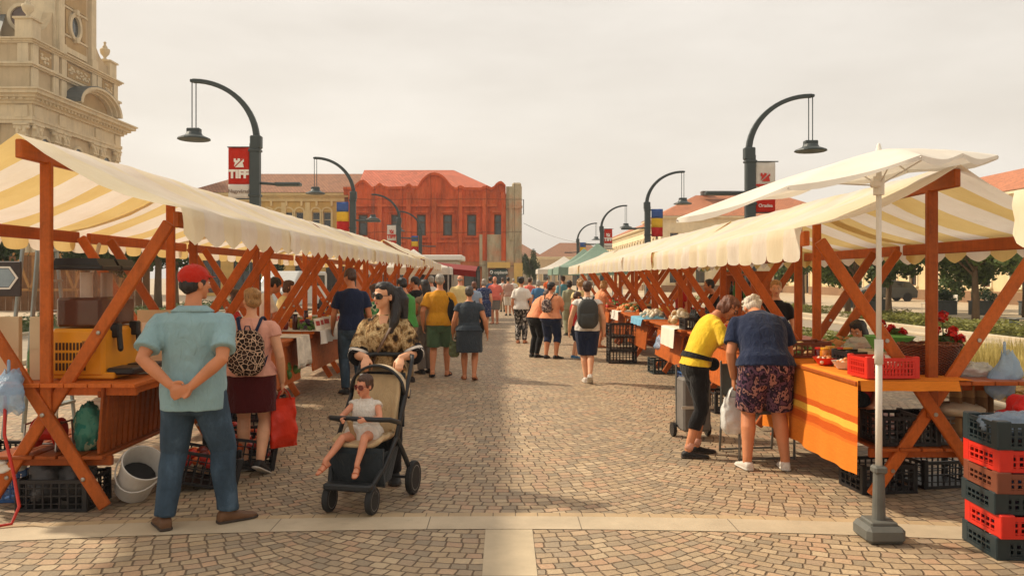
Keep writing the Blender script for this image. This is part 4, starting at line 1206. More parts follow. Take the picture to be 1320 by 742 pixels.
# ------------------------------------------------------------------ baroque church on the left
M_STONE = mat_plaster('ochre_plaster', (186, 166, 132), .35, .5)
M_STONE2 = mat_plaster('pale_stone_trim', (204, 188, 156), .4, .6)
M_STONE3 = mat_plaster('ochre_panel', (170, 142, 98), .3, .8)
ch = thing('church', 'ochre baroque church with cornices, urns and oval window on the left', 'church', (-40, 67.3, 0), R(90))
def part(name, fn, m, parent=None, smooth=None):
    mb = MB(); fn(mb); return mb.build(name, m, parent if parent is not None else ch, smooth=smooth)
part('wall', lambda b: (b.box((7.5, 7, 7.35), (15, 14, 14.7)), b.box((7.5, 7.05, 19.8), (15, 13.9, 4.1))), M_STONE)
def ent(b):
    z = cornice(b, 0, 15, 14.72, [(.28, .30), (.30, .38), (1.05, .26), (.22, .5), (.22, .72), (.26, 1.0), (.30, 1.35), (.14, 1.5)], 14)
    for i in range(26): b.box((.3 + i * .576, -.62, 16.72), (.26, .5, .22))
    for i in range(22): b.box((-.62, .3 + i * .6, 16.72), (.5, .26, .22))
    for x in (.5, 4.2, 10.5, 14.4): b.box((x, -.24, 15.7), (1.1, .36, 1.0))
    b.box((-.24, .6, 15.7), (.36, 1.1, 1.0))
part('cornice', ent, M_STONE2)
for x, y, side in ((.55, 0, 0), (3.4, 0, 0), (4.8, 0, 0), (10.0, 0, 0), (11.3, 0, 0), (14.4, 0, 0), (0, .6, 1), (0, 3.2, 1)):
    def pil(b):
        if side: b.box((-.14, y, 6.8), (.34, .9, 13.6)); b.box((-.2, y, .6), (.5, 1.1, 1.2))
        else: b.box((x, -.14, 6.8), (.9, .34, 13.6)); b.box((x, -.2, .6), (1.1, .5, 1.2))
    p = part('pilaster', pil, M_STONE2)
    def cap_(b):
        c = Vector((-.2, y, 0)) if side else Vector((x, -.2, 0))
        b.box(c + Vector((0, 0, 13.7)), (1.0, .5, .16) if not side else (.5, 1.0, .16))
        b.box(c + Vector((0, 0, 14.15)), (.86, .46, .76) if not side else (.46, .86, .76))
        b.box(c + Vector((0, 0, 14.62)), (1.25, .66, .16) if not side else (.66, 1.25, .16))
        for k in (-1, 1):
            q = c + (Vector((k * .5, -.1, 14.38)) if not side else Vector((-.1, k * .5, 14.38)))
            b.ell(q, (.2, .2, .2), 10, 8)
            q2 = c + (Vector((k * .26, -.24, 14.0)) if not side else Vector((-.24, k * .26, 14.0)))
            b.ell(q2, (.17, .1, .24) if not side else (.1, .17, .24), 8, 6)
        b.ell(c + (Vector((0, -.26, 14.25)) if not side else Vector((-.26, 0, 14.25))), (.15, .12, .2), 8, 6)
    part('capital', cap_, M_STONE2, p)
for x in (2.0, 7.4, 12.7):
    def arched(b):
        n = 12
        o = [(x + math.cos(PI * i / n) * 1.0, 13.0 + math.sin(PI * i / n) * 1.0) for i in range(n + 1)]
        i_ = [(x + math.cos(PI * i / n) * .76, 13.0 + math.sin(PI * i / n) * .76) for i in range(n, -1, -1)]
        b.prism(o + i_, .16, Matrix.Translation((0, -.14, 0)))
        for k in (-1, 1): b.box((x + k * .88, -.07, 11.2), (.22, .14, 3.6))
    w = part('window', arched, M_STONE2)
    part('pane', lambda b: (b.box((x, -.01, 11.2), (1.5, .06, 3.6)), b.prism([(x + math.cos(PI * i / 12) * .75, 13.0 + math.sin(PI * i / 12) * .75) for i in range(13)], .06, Matrix.Translation((0, -.04, 0)))), M_GLASS, w)
# segmental pediment standing on the cornice
def ped(b):
    n = 18; cx = 9.2
    for r0, r1, yp in ((3.95, 3.55, -1.5), (3.55, 3.2, -1.25), (3.2, 2.9, -.9)):
        o = [(cx + math.cos(PI * i / n) * r0, 17.74 + math.sin(PI * i / n) * r0 * .52) for i in range(n + 1)]
        q = [(cx + math.cos(PI * i / n) * r1, 17.74 + math.sin(PI * i / n) * r1 * .52) for i in range(n, -1, -1)]
        b.prism(o + q, -yp, Matrix.Translation((0, yp, 0)))
part('pediment', ped, M_STONE2)
part('pediment_panel', lambda b: b.prism([(9.2 + math.cos(PI * i / 16) * 3.0, 17.74 + math.sin(PI * i / 16) * 1.55) for i in range(17)], .4, Matrix.Translation((0, -.5, 0))), M_STONE3)
part('lead_cap', lambda b: b.prism([(9.2 + math.cos(PI * i / 18) * 4.02, 17.78 + math.sin(PI * i / 18) * 2.1) for i in range(19)] + [(9.2 + math.cos(PI * i / 18) * 3.94, 17.76 + math.sin(PI * i / 18) * 2.05) for i in range(18, -1, -1)], 1.5, Matrix.Translation((0, -1.46, 0))), M_LEAD)
def attic(b):
    cornice(b, 0, 15, 19.55, [(.16, .2), (.2, .34)], 14)
    cornice(b, 0, 15, 21.5, [(.14, .2), (.16, .34), (.12, .5)], 14)
    for x in (.5, 3.6, 4.9, 10.2, 11.2, 14.5): b.box((x, -.03, 20.7), (.8, .24, 1.55)); b.box((x, -.03, 18.6), (.85, .2, 1.8))
    b.box((-.06, .6, 20.7), (.2, .9, 1.55))
part('attic_trim', attic, M_STONE2)
for x0, x1 in ((1.2, 3.0), (5.6, 9.6), (11.9, 13.9)):
    fr = part('relief_panel', lambda b: b.box(((x0 + x1) / 2, .0, 20.7), (x1 - x0, .10, 1.2)), M_STONE3)
    def orn(b):
        rr = random.Random(int(x0 * 10))
        for i in range(int((x1 - x0) * 7)):
            b.ell((x0 + .2 + rr.random() * (x1 - x0 - .4), -.08, 20.35 + rr.random() * .7), (.12 + rr.random() * .1, .09, .08 + rr.random() * .08), 8, 6)
    part('relief', orn, M_STONE2, fr)
# tower front above the attic
def tow(b):
    b.box((7.3, 3.2, 28.4), (6.4, 6.0, 13.0))
part('tower', tow, M_STONE)
def towtrim(b):
    for x in (4.5, 10.1): b.box((x, .1, 28.2), (.9, .5, 12.6)); b.box((x, .06, 22.4), (1.1, .7, .8))
    b.box((4.0, 1.2, 28.2), (.4, 2.2, 12.6)); b.box((3.98, 5.6, 28.2), (.4, 1.0, 12.6))
    cornice(b, 4.1, 10.5, 31.0, [(.25, .3), (.3, .6), (.3, .95), (.2, 1.15)], 6.2)
    for x0, x1, z0, z1 in ((5.4, 9.2, 22.3, 23.0),):
        b.box(((x0 + x1) / 2, .12, z0 + .3), (x1 - x0, .2, .5))
    for z in (23.9,): b.box((7.3, .14, z), (4.2, .16, .16))
    for z in (26.4,): b.box((7.3, .14, z + .1), (4.2, .16, .16))
part('tower_trim', towtrim, M_STONE2)
part('tower_panel', lambda b: (b.box((7.3, .15, 23.15), (3.6, .14, 1.1)), b.box((5.9, .15, 25.2), (.6, .12, 2.2)), b.box((8.7, .15, 25.2), (.6, .12, 2.2)), b.box((7.3, .16, 28.4), (3.6, .12, 3.4))), M_STONE3)
def oval(b, cx, cz, rx, rz, w, y0, d):
    n = 24
    for i in range(n):
        a0, a1 = 2 * PI * i / n, 2 * PI * (i + 1) / n
        q = [(cx + math.cos(a0) * (rx + w), cz + math.sin(a0) * (rz + w)), (cx + math.cos(a1) * (rx + w), cz + math.sin(a1) * (rz + w)), (cx + math.cos(a1) * rx, cz + math.sin(a1) * rz), (cx + math.cos(a0) * rx, cz + math.sin(a0) * rz)]
        b.prism(q, d, Matrix.Translation((0, y0, 0)))
w = part('oval_window', lambda b: (oval(b, 7.0, 25.0, .72, .95, .34, -.12, .36), b.box((7.0, -.12, 26.35), (.4, .4, .5)), b.box((7.0, -.1, 23.75), (.36, .35, .4))), M_STONE2)
part('pane', lambda b: b.prism([(7.0 + math.cos(2 * PI * i / 24) * .72, 25.0 + math.sin(2 * PI * i / 24) * .95) for i in range(24)], .05, Matrix.Translation((0, .12, 0))), M_GLASS, w)
Mside = Matrix.Translation((4.1, 0, 0)) @ Matrix.Rotation(R(-90), 4, 'Z')
mb = MB(); oval(mb, -3.2, 25.0, .95, .95, .3, -.25, .4); mb.v = [Mside @ v for v in mb.v]; w = mb.build('round_window', M_STONE2, ch)
mb = MB(); mb.prism([(-3.2 + math.cos(2 * PI * i / 20) * .95, 25.0 + math.sin(2 * PI * i / 20) * .95) for i in range(20)], .05, Matrix.Translation((0, -.08, 0))); mb.v = [Mside @ v for v in mb.v]; mb.build('pane', mat_glass('church_pane', (84, 52, 36), .4), w)
def vol(b, xa, xb):
        n = 14
        pts = [(xa, 21.92)]
        for i in range(n + 1):
            a = PI / 2 * i / n
            pts.append((xa + (xb - xa) * (1 - math.cos(a)), 27.2 - 4.1 * math.sin(a)))
        pts.append((xb, 21.92))
        b.prism(pts, .9, Matrix.Translation((0, .3, 0)))
for q in ((10.5, 13.9), (4.1, 1.3)): part('volute', lambda b: vol(b, *q), M_STONE)
def pedst(b, x):
        b.box((x, .75, 22.8), (1.4, 1.4, 1.75)); b.box((x, .75, 23.72), (1.7, 1.7, .16))
for x in (.85, 14.3): part('pedestal', lambda b: pedst(b, x), M_STONE2)
for x in (.85, 14.0):
    part('urn', lambda b: b.lathe([(.42, 0), (.42, .12), (.16, .22), (.14, .38), (.42, .72), (.5, 1.05), (.46, 1.2), (.22, 1.3), (.26, 1.4), (.12, 1.6), (.1, 1.75), (.16, 1.85), (.02, 2.0)], (x, .75, 23.8), 14), M_STONE2, smooth=True)
part('roof', lambda b: (b.add([(.3, 3.0, 21.9), (.3, 14, 21.9), (6, 14, 27), (6, 5.5, 27)], [(0, 1, 2, 3)]), b.box((7.5, 22, 9), (11, 16, 18)), b.add([(1.5, 14, 18), (1.5, 32, 18), (7.5, 32, 25), (7.5, 14, 25), (13.5, 14, 18), (13.5, 32, 18)], [(0, 1, 2, 3), (3, 2, 5, 4), (0, 3, 4), (1, 5, 2)])), M_LEAD)

# ------------------------------------------------------------------ ochre building beside the draped one
M_OCH = mat_plaster('yellow_plaster', (206, 168, 98), .25, .8)
M_OCHT = mat_plaster('cream_trim', (222, 196, 142), .25, .8)
yb = thing('building', 'ochre plaster building with brown tiled roof and paired arched windows', 'building', (-29.4, 75, 0))
WY_ = 15.0
holes = []
for i, cx in enumerate((2.1, 5.0, 7.7, 9.6 + .0, 12.2)):
    for k in (-1, 1): holes.append((cx + k * .52 - .38, cx + k * .52 + .38, 5.9, 7.9))
low = [(1 + i * 2.9, 2.7 + i * 2.9, .3, 3.4) for i in range(5)]
mb = MB(); wall_mesh(mb, WY_, 0, 9.4, holes + low); mb.box((WY_ / 2, 4.15, 4.7), (WY_ - .05, 7.6, 9.3)); mb.build('wall', M_OCH, yb)
fm = pm('white_window_frame', (214, 196, 160), .6)
for h in holes: window_in(yb, h, fm, M_GLASS, nx=1, nz=2, surround=M_OCHT, sill=False, arch=True)
for h in low: window_in(yb, h, pm('brown_shop_frame', (70, 50, 38), .6), M_GLASS, nx=2, nz=2)
mb = MB(); cornice(mb, 0, WY_, 8.9, [(.14, .15), (.25, .08), (.15, .3), (.22, .5)], 8); cornice(mb, 0, WY_, 4.5, [(.15, .12), (.2, .25)], .2)
for i in range(11): mb.box((.4 + i * 1.42, -.08, 8.7), (.2, .16, .5))
for x in (.3, 3.55, 6.35, 8.65, 10.9, 14.7): mb.box((x, -.04, 6.8), (.45, .1, 4.0))
mb.build('cornice', M_OCHT, yb)
mb = MB(); hip_roof(mb, 0, WY_, 0, 8, 9.68, 12.0, True, False, .6); mb.build('roof', M_TILE_B, yb)

# ------------------------------------------------------------------ building draped in red netting
M_NET = mat_net('red_debris_netting', (198, 86, 44))
M_NETG = mat_net('grey_debris_netting', (172, 158, 130))
rb = thing('building', 'two storey house draped in red netting with scalloped gables and red tiled roof', 'building', (-13.7, 70, 0))
sx = 14.67
RX = lambda px: (px - VX) / sx + 13.7
RZ = lambda py: CAMH + (VY - py) / sx
wins = [(RX(p) - .40, RX(p) + .40, 5.4, 7.25) for p in (468, 510, 543, 577, 608, 643)]
mb = MB(); wall_mesh(mb, RX(652), 3.1, 9.0, wins, .2)
outline = [(RX(443), 9.0)] + [(RX(420 + a / 3.71), RZ(200 + b / 3.71)) for a, b in [(85,155),(130,155),(150,135),(165,124),(180,120),(193,126),(205,137),(222,155),(240,149),(250,139),(258,135),(266,139),(275,148),(300,154),(380,151),(390,142),(398,138),(406,142),(415,150),(440,150),(452,130),(464,113),(480,100),(500,89),(520,85),(542,90),(560,100),(575,113),(588,130),(605,150),(625,158),(635,150),(645,147),(655,150),(665,156),(740,158),(754,151),(768,148),(779,151),(790,158),(805,150),(814,138),(825,130),(838,126),(850,134),(860,146)]] + [(RX(652), 9.0)]
mb.prism(outline, .5, Matrix.Translation((0, -.02, 0)))
core = outline[1:-1]
for i in range(len(core) - 1):
    (xa, za), (xb, zb) = core[i], core[i + 1]
    mb.prism([(xa, za + .04), (xb, zb + .04), (xb, zb - .20), (xa, za - .20)], .16, Matrix.Translation((0, -.17, 0)))
for w_ in wins:
    mb.box(((w_[0] + w_[1]) / 2, -.10, 7.48), (1.25, .2, .16)); mb.box(((w_[0] + w_[1]) / 2, -.10, 5.28), (1.15, .22, .13))
for p in (453, 490, 527, 560, 593, 625, 649): mb.box((RX(p), -.15, 6.2), (.40, .32, 6.0))
mb.box((RX(546), -.12, 8.05), (RX(640) - .1, .26, .24)); mb.box((RX(546), -.08, 4.9), (RX(640) - .3, .2, .22))
mb.build('netting', M_NET, rb)
mb = MB(); mb.box((7.0, 5.3, 4.4), (14.8, 10, 8.8)); mb.build('wall', mat_plaster('dark_brick', (120, 70, 48)), rb)
for w in wins: 
    window_in(rb, w, pm('olive_window_frame', (84, 52, 28), .6), M_GLASSB, .18, 1, 2, .11)
mb = MB(); hip_roof(mb, 0.6, 13.6, 1.5, 11, 9.2, 12.0, False, True, .3); mb.build('roof', M_TILE_R, rb)
mb = MB(); mb.box((RX(662.5), .6, 4.85), (1.38, 1.6, 9.7)); mb.box((RX(666), .4, 9.8), (.8, 1.1, .5), None, .15); mb.box((RX(658), -.22, 7.2), (.3, .2, 4.4)); mb.box((RX(663), -.24, 7.9), (1.42, .2, .2)); mb.box((RX(635), -.14, 4.1), (2.3, .26, 2.8)); mb.box((RX(625.5), -.1, 1.35), (.55, .4, 2.7))
n = mb.build('grey_netting', M_NETG, rb)
mb = MB(); wall_mesh(mb, RX(640) - .05, 0, 3.12, [(RX(598), RX(619), .3, 2.35), (RX(560), RX(590), .3, 2.6), (RX(470), RX(500), .3, 2.6), (RX(515), RX(545), .3, 2.6)], .3); mb.build('shopfront', mat_plaster('salmon_plaster', (186, 110, 70)), rb)
for h in ((RX(598), RX(619), .3, 2.35), (RX(560), RX(590), .3, 2.6), (RX(470), RX(500), .3, 2.6), (RX(515), RX(545), .3, 2.6)): window_in(rb, h, DARKFRAME, M_GLASSB, .28, 2, 1)
mb = MB(); mb.box((RX(668), -.28, 1.5), (.75, .2, 3.0)); mb.box((RX(643), -.26, 2.82), (2.0, .16, .5)); mb.build('bank_front', mat_plaster('bank_yellow', (214, 176, 102), .15), rb)
M_DGREEN = pm('dark_green_sign', (24, 50, 44), .4)
mb = MB(); mb.box((RX(643), -.36, 2.2), (1.55, .06, .52)); sgn = mb.build('bank_sign', M_DGREEN, rb)
M_WHITEP = pm('white_sign_paint', (226, 222, 210), .5, .04)
def text_mesh(s, size, bold=0.0, align='CENTER', extr=.004):
    cu = bpy.data.curves.new('t', 'FONT'); cu.body = s; cu.size = size; cu.align_x = align; cu.align_y = 'CENTER'; cu.offset = bold; cu.extrude = extr
    o = bpy.data.objects.new('t', cu); TMP.collection.objects.link(o)
    vl = TMP.view_layers[0]; vl.update()
    me = bpy.data.meshes.new_from_object(o.evaluated_get(vl.depsgraph), depsgraph=vl.depsgraph)
    bpy.data.objects.remove(o)
    return me
def text_part(name, s, size, mat, parent, loc, rot=(R(90), 0, 0), bold=0.0, extr=.004):
    me = text_mesh(s, size, bold, extr=extr); me.materials.clear(); me.materials.append(mat)
    o = bpy.data.objects.new(name, me); COL.objects.link(o); o.parent = parent; o.location = loc; o.rotation_euler = rot
    return o
text_part('lettering', 'otpbank', .36, M_WHITEP, sgn, (RX(646), -.40, 2.17), bold=.008)
def ringlogo(b):
    n = 16
    for i in range(n - 1):
        a0, a1 = 2 * PI * (i + 10.3) / n, 2 * PI * (i + 11.3) / n
        c = (RX(633.5), 2.2)
        b.prism([(c[0] + math.cos(a0) * .15, c[1] + math.sin(a0) * .15), (c[0] + math.cos(a1) * .15, c[1] + math.sin(a1) * .15), (c[0] + math.cos(a1) * .08, c[1] + math.sin(a1) * .08), (c[0] + math.cos(a0) * .08, c[1] + math.sin(a0) * .08)], .01, Matrix.Translation((0, -.41, 0)))
mb = MB(); ringlogo(mb); mb.build('ring_logo', M_WHITEP, sgn)
mb = MB(); mb.box((RX(608.5), -.1, 2.55), (1.35, .1, .35)); mb.build('shop_sign', M_DGREEN, rb)
mb = MB(); mb.box((RX(643), -.22, 1.0), (1.25, .06, 1.95)); mb.build('door', M_GLASS, rb)
mb = MB(); mb.box((RX(669), -.40, 1.55), (.34, .03, .5)); mb.build('notice_plate', pm('grey_plate', (90, 84, 74), .5), rb)
# bracket on the corner
mb = MB(); mb.tube([(RX(672), .3, 8.6), (RX(675), .3, 8.6), (RX(675), .3, 7.3), (RX(672), .3, 7.3)], .04, 6); mb.build('wall_bracket', DARKFRAME, rb)
w = MB().tube([Vector((1.7, 70, 6.5)).lerp(Vector((8.0, 62, 4.3)), i / 10) - Vector((0, 0, .5 * math.sin(PI * i / 10))) for i in range(11)], .018, 5).build('overhead_wire', DARKFRAME)
tag(w, 'thin dark overhead wire sagging from the draped corner across the street end', 'wire')

# ------------------------------------------------------------------ buildings on the right
M_CREAM_W = mat_plaster('cream_plaster', (214, 190, 146), .25, .8)
M_CREAM2 = mat_plaster('pale_cream_plaster', (222, 206, 172), .2, .8)
M_PLINTH = mat_plaster('brown_plinth', (140, 108, 80), .3)
def long_house(label, loc, rz, W, H, D, ridge, wallm, roofm, win_step=2.9, upper=True, chimneys=(), hipl=True, hipr=True, wz=None, wn=None):
    b = thing('building', label, 'building', loc, rz)
    holes = []; n = wn or int(W / win_step)
    for i in range(n):
        cx = (i + .5) * W / n
        if upper: holes.append((cx - .5, cx + .5, H * .58, H * .58 + 1.9))
        holes.append((cx - .55, cx + .55, .05 if i % 4 == 2 else 1.1, 3.1))
    mb = MB(); wall_mesh(mb, W, 0, H, holes); mb.box((W / 2, D / 2 + .3, H / 2), (W - .04, D - .06, H - .05)); mb.build('wall', wallm, b)
    fr = pm('brown_window_frame', (106, 72, 46), .6)
    for h in holes: window_in(b, h, fr, M_GLASS, .2, 2, 2, .07, M_CREAM2, sill=h[2] > .5, name='window' if h[2] > .5 else 'door')
    mb = MB(); cornice(mb, 0, W, H - .5, [(.14, .12), (.16, .06), (.14, .3), (.2, .48)], D); mb.build('cornice', M_CREAM2, b)
    mb = MB(); px = 0
    cuts = sorted((h[0], h[1]) for h in holes if h[2] < .5)
    for a, c in cuts + [(W, W)]:
        if a - px > .05: mb.box(((px + a) / 2, -.035, .4), (a - px, .07, .8))
        px = c
    mb.build('plinth', M_PLINTH, b)
    mb = MB(); hip_roof(mb, 0, W, 0, D, H + .15, ridge, hipl, hipr, .55); r = mb.build('roof', roofm, b)
    for cx, cy, hgt in chimneys:
        mb = MB(); mb.box((cx, cy, ridge + hgt / 2 - .7), (.9, .7, hgt + 1.0), None, .04); mb.box((cx, cy, ridge + hgt - .15), (1.05, .85, .16)); mb.build('chimney', mat_plaster('chimney_brick', (176, 96, 66), .3, 2.0), r)
    return b
long_house('long cream house with red roof behind the trees on the right side', (32, 92, 0), R(-90), 50, 7.0, 10, 9.5, M_CREAM_W, M_TILE_O, 3.1, True, ((8, 5, 1.2), (26, 4, 1.2)))
long_house('pale cream house with low orange roof facing the square at right', (18.9, 96, 0), 0, 22, 9.0, 11, 12.2, M_CREAM2, M_TILE_O, 3.0, True, ((6.7, 5.5, .55),))
long_house('white facade receding down the right side of the street', (18.6, 150, 0), R(-90), 52, 8.2, 9, 10.6, M_CREAM2, M_TILE_O, 2.3, True, ())
mb = MB(); mb.box((27.5, 100, 12.3), (5.5, 1.0, .5)); 
tag(mb.build('roof_vent', pm('dark_roof_panel', (66, 60, 54), .6)), 'dark low roof structure along the ridge of the pale cream house', 'roof vent')
long_house('brown roofed low house far down the street end', (7.5, 175, 0), 0, 16, 6.2, 10, 9.6, mat_plaster('tan_plaster', (186, 160, 124)), M_TILE_B, 3.0, False)
long_house('grey gabled house closing the far end of the street', (-1, 190, 0), 0, 10, 6.5, 10, 10.2, mat_plaster('greyish_plaster', (160, 146, 124)), M_TILE_B, 3.0, False)
sp = thing('church_tower', 'tiny distant church spire above the roofs at the street end', 'tower', (19.4, 400, 0))
MB().box((0, 0, 2.5), (3, 3, 5)).build('shaft', M_CREAM2, sp)
MB().lathe([(2.0, 5), (1.9, 6), (1.0, 7), (.5, 8.0), (.12, 10.6)], (0, 0, 0), 8).build('spire', M_LEAD, sp)

# ------------------------------------------------------------------ planting
def mat_leaf(name, c0, c1):
    if name in _mats: return _mats[name]
    t = NT(name)
    info = t.n('ObjectInfo')
    pos = t.coords()
    n = t.noise(pos, 1.6, 4)
    n2 = t.noise(pos, 14, 2)
    colr = t.ramp(t.math('ADD', t.math('MULTIPLY', n, .55), t.math('MULTIPLY', n2, .45)), [(.34, lin(c0)), (.66, lin(c1))])
    d = t.n('BsdfPrincipled', Base_Color=colr, Roughness=.6).outputs[0]
    tr = t.n('BsdfTranslucent', Color=colr).outputs[0]
    _mats[name] = t.surf(t.n('MixShader', i0=.3, i1=d, i2=tr).outputs[0]); return _mats[name]
LEAF = mat_leaf('leaf_green', (44, 62, 26), (102, 122, 52))
LEAF_D = mat_leaf('leaf_dark_green', (32, 50, 28), (74, 96, 46))
LEAF_Y = mat_leaf('leaf_olive', (84, 88, 36), (150, 146, 70))
BARK = pm('bark', (104, 84, 62), .9, .25, 8, .8, 30, .03, stretch=(1, 1, .25))
def leaves(mb, centre, r, n, size, seed, squash=1.0, shell=.55, lobes=14):
    rr = random.Random(seed)
    cl = []
    for i in range(lobes):
        a = rr.uniform(0, 2 * PI); z = rr.uniform(-.8, 1); q = math.sqrt(max(0, 1 - z * z)) * rr.uniform(.45, .85)
        cl.append((Vector((math.cos(a) * q * r, math.sin(a) * q * r, z * r * .72 * squash)), r * rr.uniform(.26, .44)))
    for i in range(n):
        c, lr = rr.choice(cl)
        d = Vector((rr.gauss(0, 1), rr.gauss(0, 1), rr.gauss(0, 1))).normalized()
        p = Vector(centre) + c + d * lr * rr.uniform(shell, 1.08)
        nn = (d + Vector((rr.uniform(-.7, .7), rr.uniform(-.7, .7), rr.uniform(-.2, .8)))).normalized()
        x = nn.cross(Vector((rr.uniform(-1, 1), rr.uniform(-1, 1), rr.uniform(-1, 1)))).normalized(); y = nn.cross(x)
        s = size * rr.uniform(.6, 1.25)
        mb.add([p - x * s, p - y * s * .55, p + x * s, p + y * s * .55 + nn * s * .25], [(0, 1, 2, 3)])
def tree(label, loc, h, crown_r, n, size, leaf, seed, trunk_r=.11, crown_z=None, squash=1.0, group=None):
    t = thing('tree', label, 'tree', loc, 0, group)
    rr = random.Random(seed); cz = crown_z or h - crown_r * .8
    mb = MB(); mb.tube([(0, 0, -.02), (.02, 0, h * .2), (-.03, .02, cz * .75), (0, 0, cz + crown_r * .3)], [trunk_r * 1.25, trunk_r, trunk_r * .8, trunk_r * .35], 10, False); mb.build('trunk', BARK, t, smooth=True)
    for i in range(6):
        a = rr.uniform(0, 2 * PI)
        MB().tube([(0, 0, cz * (.62 + .06 * i)), (math.cos(a) * crown_r * .35, math.sin(a) * crown_r * .35, cz - crown_r * .1 + .15 * i), (math.cos(a) * crown_r * .75, math.sin(a) * crown_r * .75, cz + crown_r * .3)], [trunk_r * .5, trunk_r * .32, trunk_r * .12], 6, False).build('limb', BARK, t, smooth=True)
    mb = MB(); leaves(mb, (0, 0, cz), crown_r, n, size, seed, squash); mb.build('crown', leaf, t, fix=False)
    return t
TG = 'young street trees along the far pavement on the right'
t0 = tree('leafy street tree with a slim straight trunk right of the flowers', (18.1, 30.6, 0), 4.3, 2.3, 6000, .12, LEAF, 11, .12, 2.8, .72, TG)
dup(t0, (16.6, 38.5, 0), 1.1, 'broad street tree behind the white parasol pole', None, 1.05)
dup(t0, (17.6, 47, 0), 2.3, 'street tree beside the parked dark car', None, 1.1)
dup(t0, (21.6, 33.0, 0), 4.0, 'street tree at the right edge beyond the cafe planters', None, 1.0)
dup(t0, (24.2, 41.0, 0), 3.1, 'street tree standing near the cream house wall at right', None, 1.1)
for q_ in ((14.8, 33.5, .7, 'street tree left of the parasol pole seen under the canvas'), (17.0, 35.2, 2.9, 'street tree right of the parasol pole behind the hedge'), (19.7, 29.6, 3.7, 'nearest street tree at the right edge under the cut canopy'), (23.2, 35.5, 5.5, 'street tree beyond the topiary at right')): dup(t0, (q_[0], q_[1], 0), q_[2], q_[3])
dup(t0, (15.5, 56, 0), 5.1, 'street tree seen between the posts of the right row', None, 1.1)
t1 = tree('dense dark tree behind the juice stall', (-18.5, 26, 0), 5.2, 2.6, 4600, .15, LEAF_D, 23, .16, 3.5, .8, 'dark trees beyond the left road and at the street end')
dup(t1, (-15.5, 30, 0), 1.0, 'dark tree seen just right of the first left stall post', None, 1.0)
dup(t1, (-22.5, 31, 0), 2.0, 'dark tree at the left edge behind the easel', None, 1.1)
dup(t1, (-16.5, 38, 0), 3.0, 'dark tree behind the second left stall', None, 1.05)
dup(t1, (-19, 46, 0), 4.0, 'far dark tree above the stage timbers at left', None, 1.2)
dup(t1, (-15.5, 52, 0), 5.0, 'far dark tree above the third left stall counter', None, 1.1)
dup(t1, (2.7, 84, 0), .4, 'dark tree at the street end right of the draped house', None, (.42, .42, .85))
def bush(label, loc, r, n, size, leaf, seed, squash=1.0, name='bush', cat='bush', group=None):
    mb = MB(); leaves(mb, (0, 0, r * .75 * squash), r, n, size, seed, squash, .6, 18)
    o = mb.build(name, leaf, None, fix=False); o.location = loc
    return tag(o, label, cat, group)
tb = thing('topiary_tree', 'round clipped topiary beyond the red flowers', 'topiary', (22.9, 41, 0))
mb = MB(); leaves(mb, (0, 0, 1.05), .8, 1500, .08, 5, 1.0, .8, 24); mb.build('crown', LEAF, tb, fix=False)
MB().tube([(0, 0, 0), (0, 0, .8)], .05, 8).build('trunk', BARK, tb)
M_PLANTER = pm('grey_planter', (74, 78, 76), .7)
def planter(label, loc, w, d, h, seed, leaf=LEAF_D, lh=.5):
    t = thing('planter', label, 'planter', loc)
    mb = MB(); mb.box((0, 0, h / 2), (w, d, h), None, .02); mb.box((0, 0, h - .02), (w + .06, d + .06, .05), None, .01); mb.build('tub', M_PLANTER, t)
    mb = MB(); leaves(mb, (0, 0, h + lh * .4), w * .55, 500, .07, seed, lh / w, .5, 12); mb.build('plants', leaf, t, fix=False)
    return t
for i, (x, y, lab) in enumerate(((20.3, 37, 'grey planter with shrubs left of the topiary'), (22.0, 36.5, 'grey planter with shrubs in front of the topiary'), (24.0, 36, 'grey planter with shrubs right of the slim tree trunk'), (25.6, 36, 'grey planter near the right picture edge'), (18.6, 40, 'grey planter seen behind the parasol pole'))):
    planter(lab, (x, y, 0), 1.1, .7, .65, 40 + i)
tp = planter('pale pot with tall climbing plant beside the parked car', (20.2, 46, 0), 1.0, 1.0, .8, 60, LEAF, 2.6)
def hedge(label, x0, x1, y0, y1, h, n, leaf, seed, size=.07):
    rr = random.Random(seed); mb = MB()
    for i in range(n):
        x, y = rr.uniform(x0, x1), rr.uniform(y0, y1)
        z = rr.uniform(0, 1) ** .6 * h * (.7 + .5 * noise.noise(Vector((x * .8, y * .8, seed))))
        a, b = rr.uniform(0, 2 * PI), rr.uniform(-.6, .6)
        d1 = Vector((math.cos(a), math.sin(a), b)) * size; d2 = Vector((-math.sin(a), math.cos(a), rr.uniform(-.5, .5))) * size * .6
        p = Vector((x, y, max(.02, z)))
        mb.add([p - d1, p - d2, p + d1, p + d2], [(0, 1, 2, 3)])
    mb.add([(x0, y0, .02), (x1, y0, .02), (x1, y1, .02), (x0, y1, .02)], [(0, 1, 2, 3)])
    return tag(mb.build('ground_cover', leaf, None, fix=False), label, 'ground cover', None, 'stuff')
hedge('low green ground cover strip along the right pavement', 14.2, 16.2, 20, 34, .45, 7000, LEAF_Y, 1)
hedge('low green ground cover strip farther along the right pavement', 14.2, 16.2, 38, 60, .45, 7000, LEAF_Y, 2)
hedge('low green ground cover along the left pavement', -17.5, -14.6, 18, 55, .5, 9000, LEAF, 3)
hedge('dark green bedding plants behind the ornamental grass', 6.55, 9.0, 13.4, 26, .4, 5000, LEAF_Y, 4)
hedge('brownish low shrubs at the near corner of the flower bed', 6.6, 8.6, 9.4, 10.8, .32, 2600, mat_leaf('leaf_rust', (96, 70, 30), (160, 120, 56)), 6, .05)
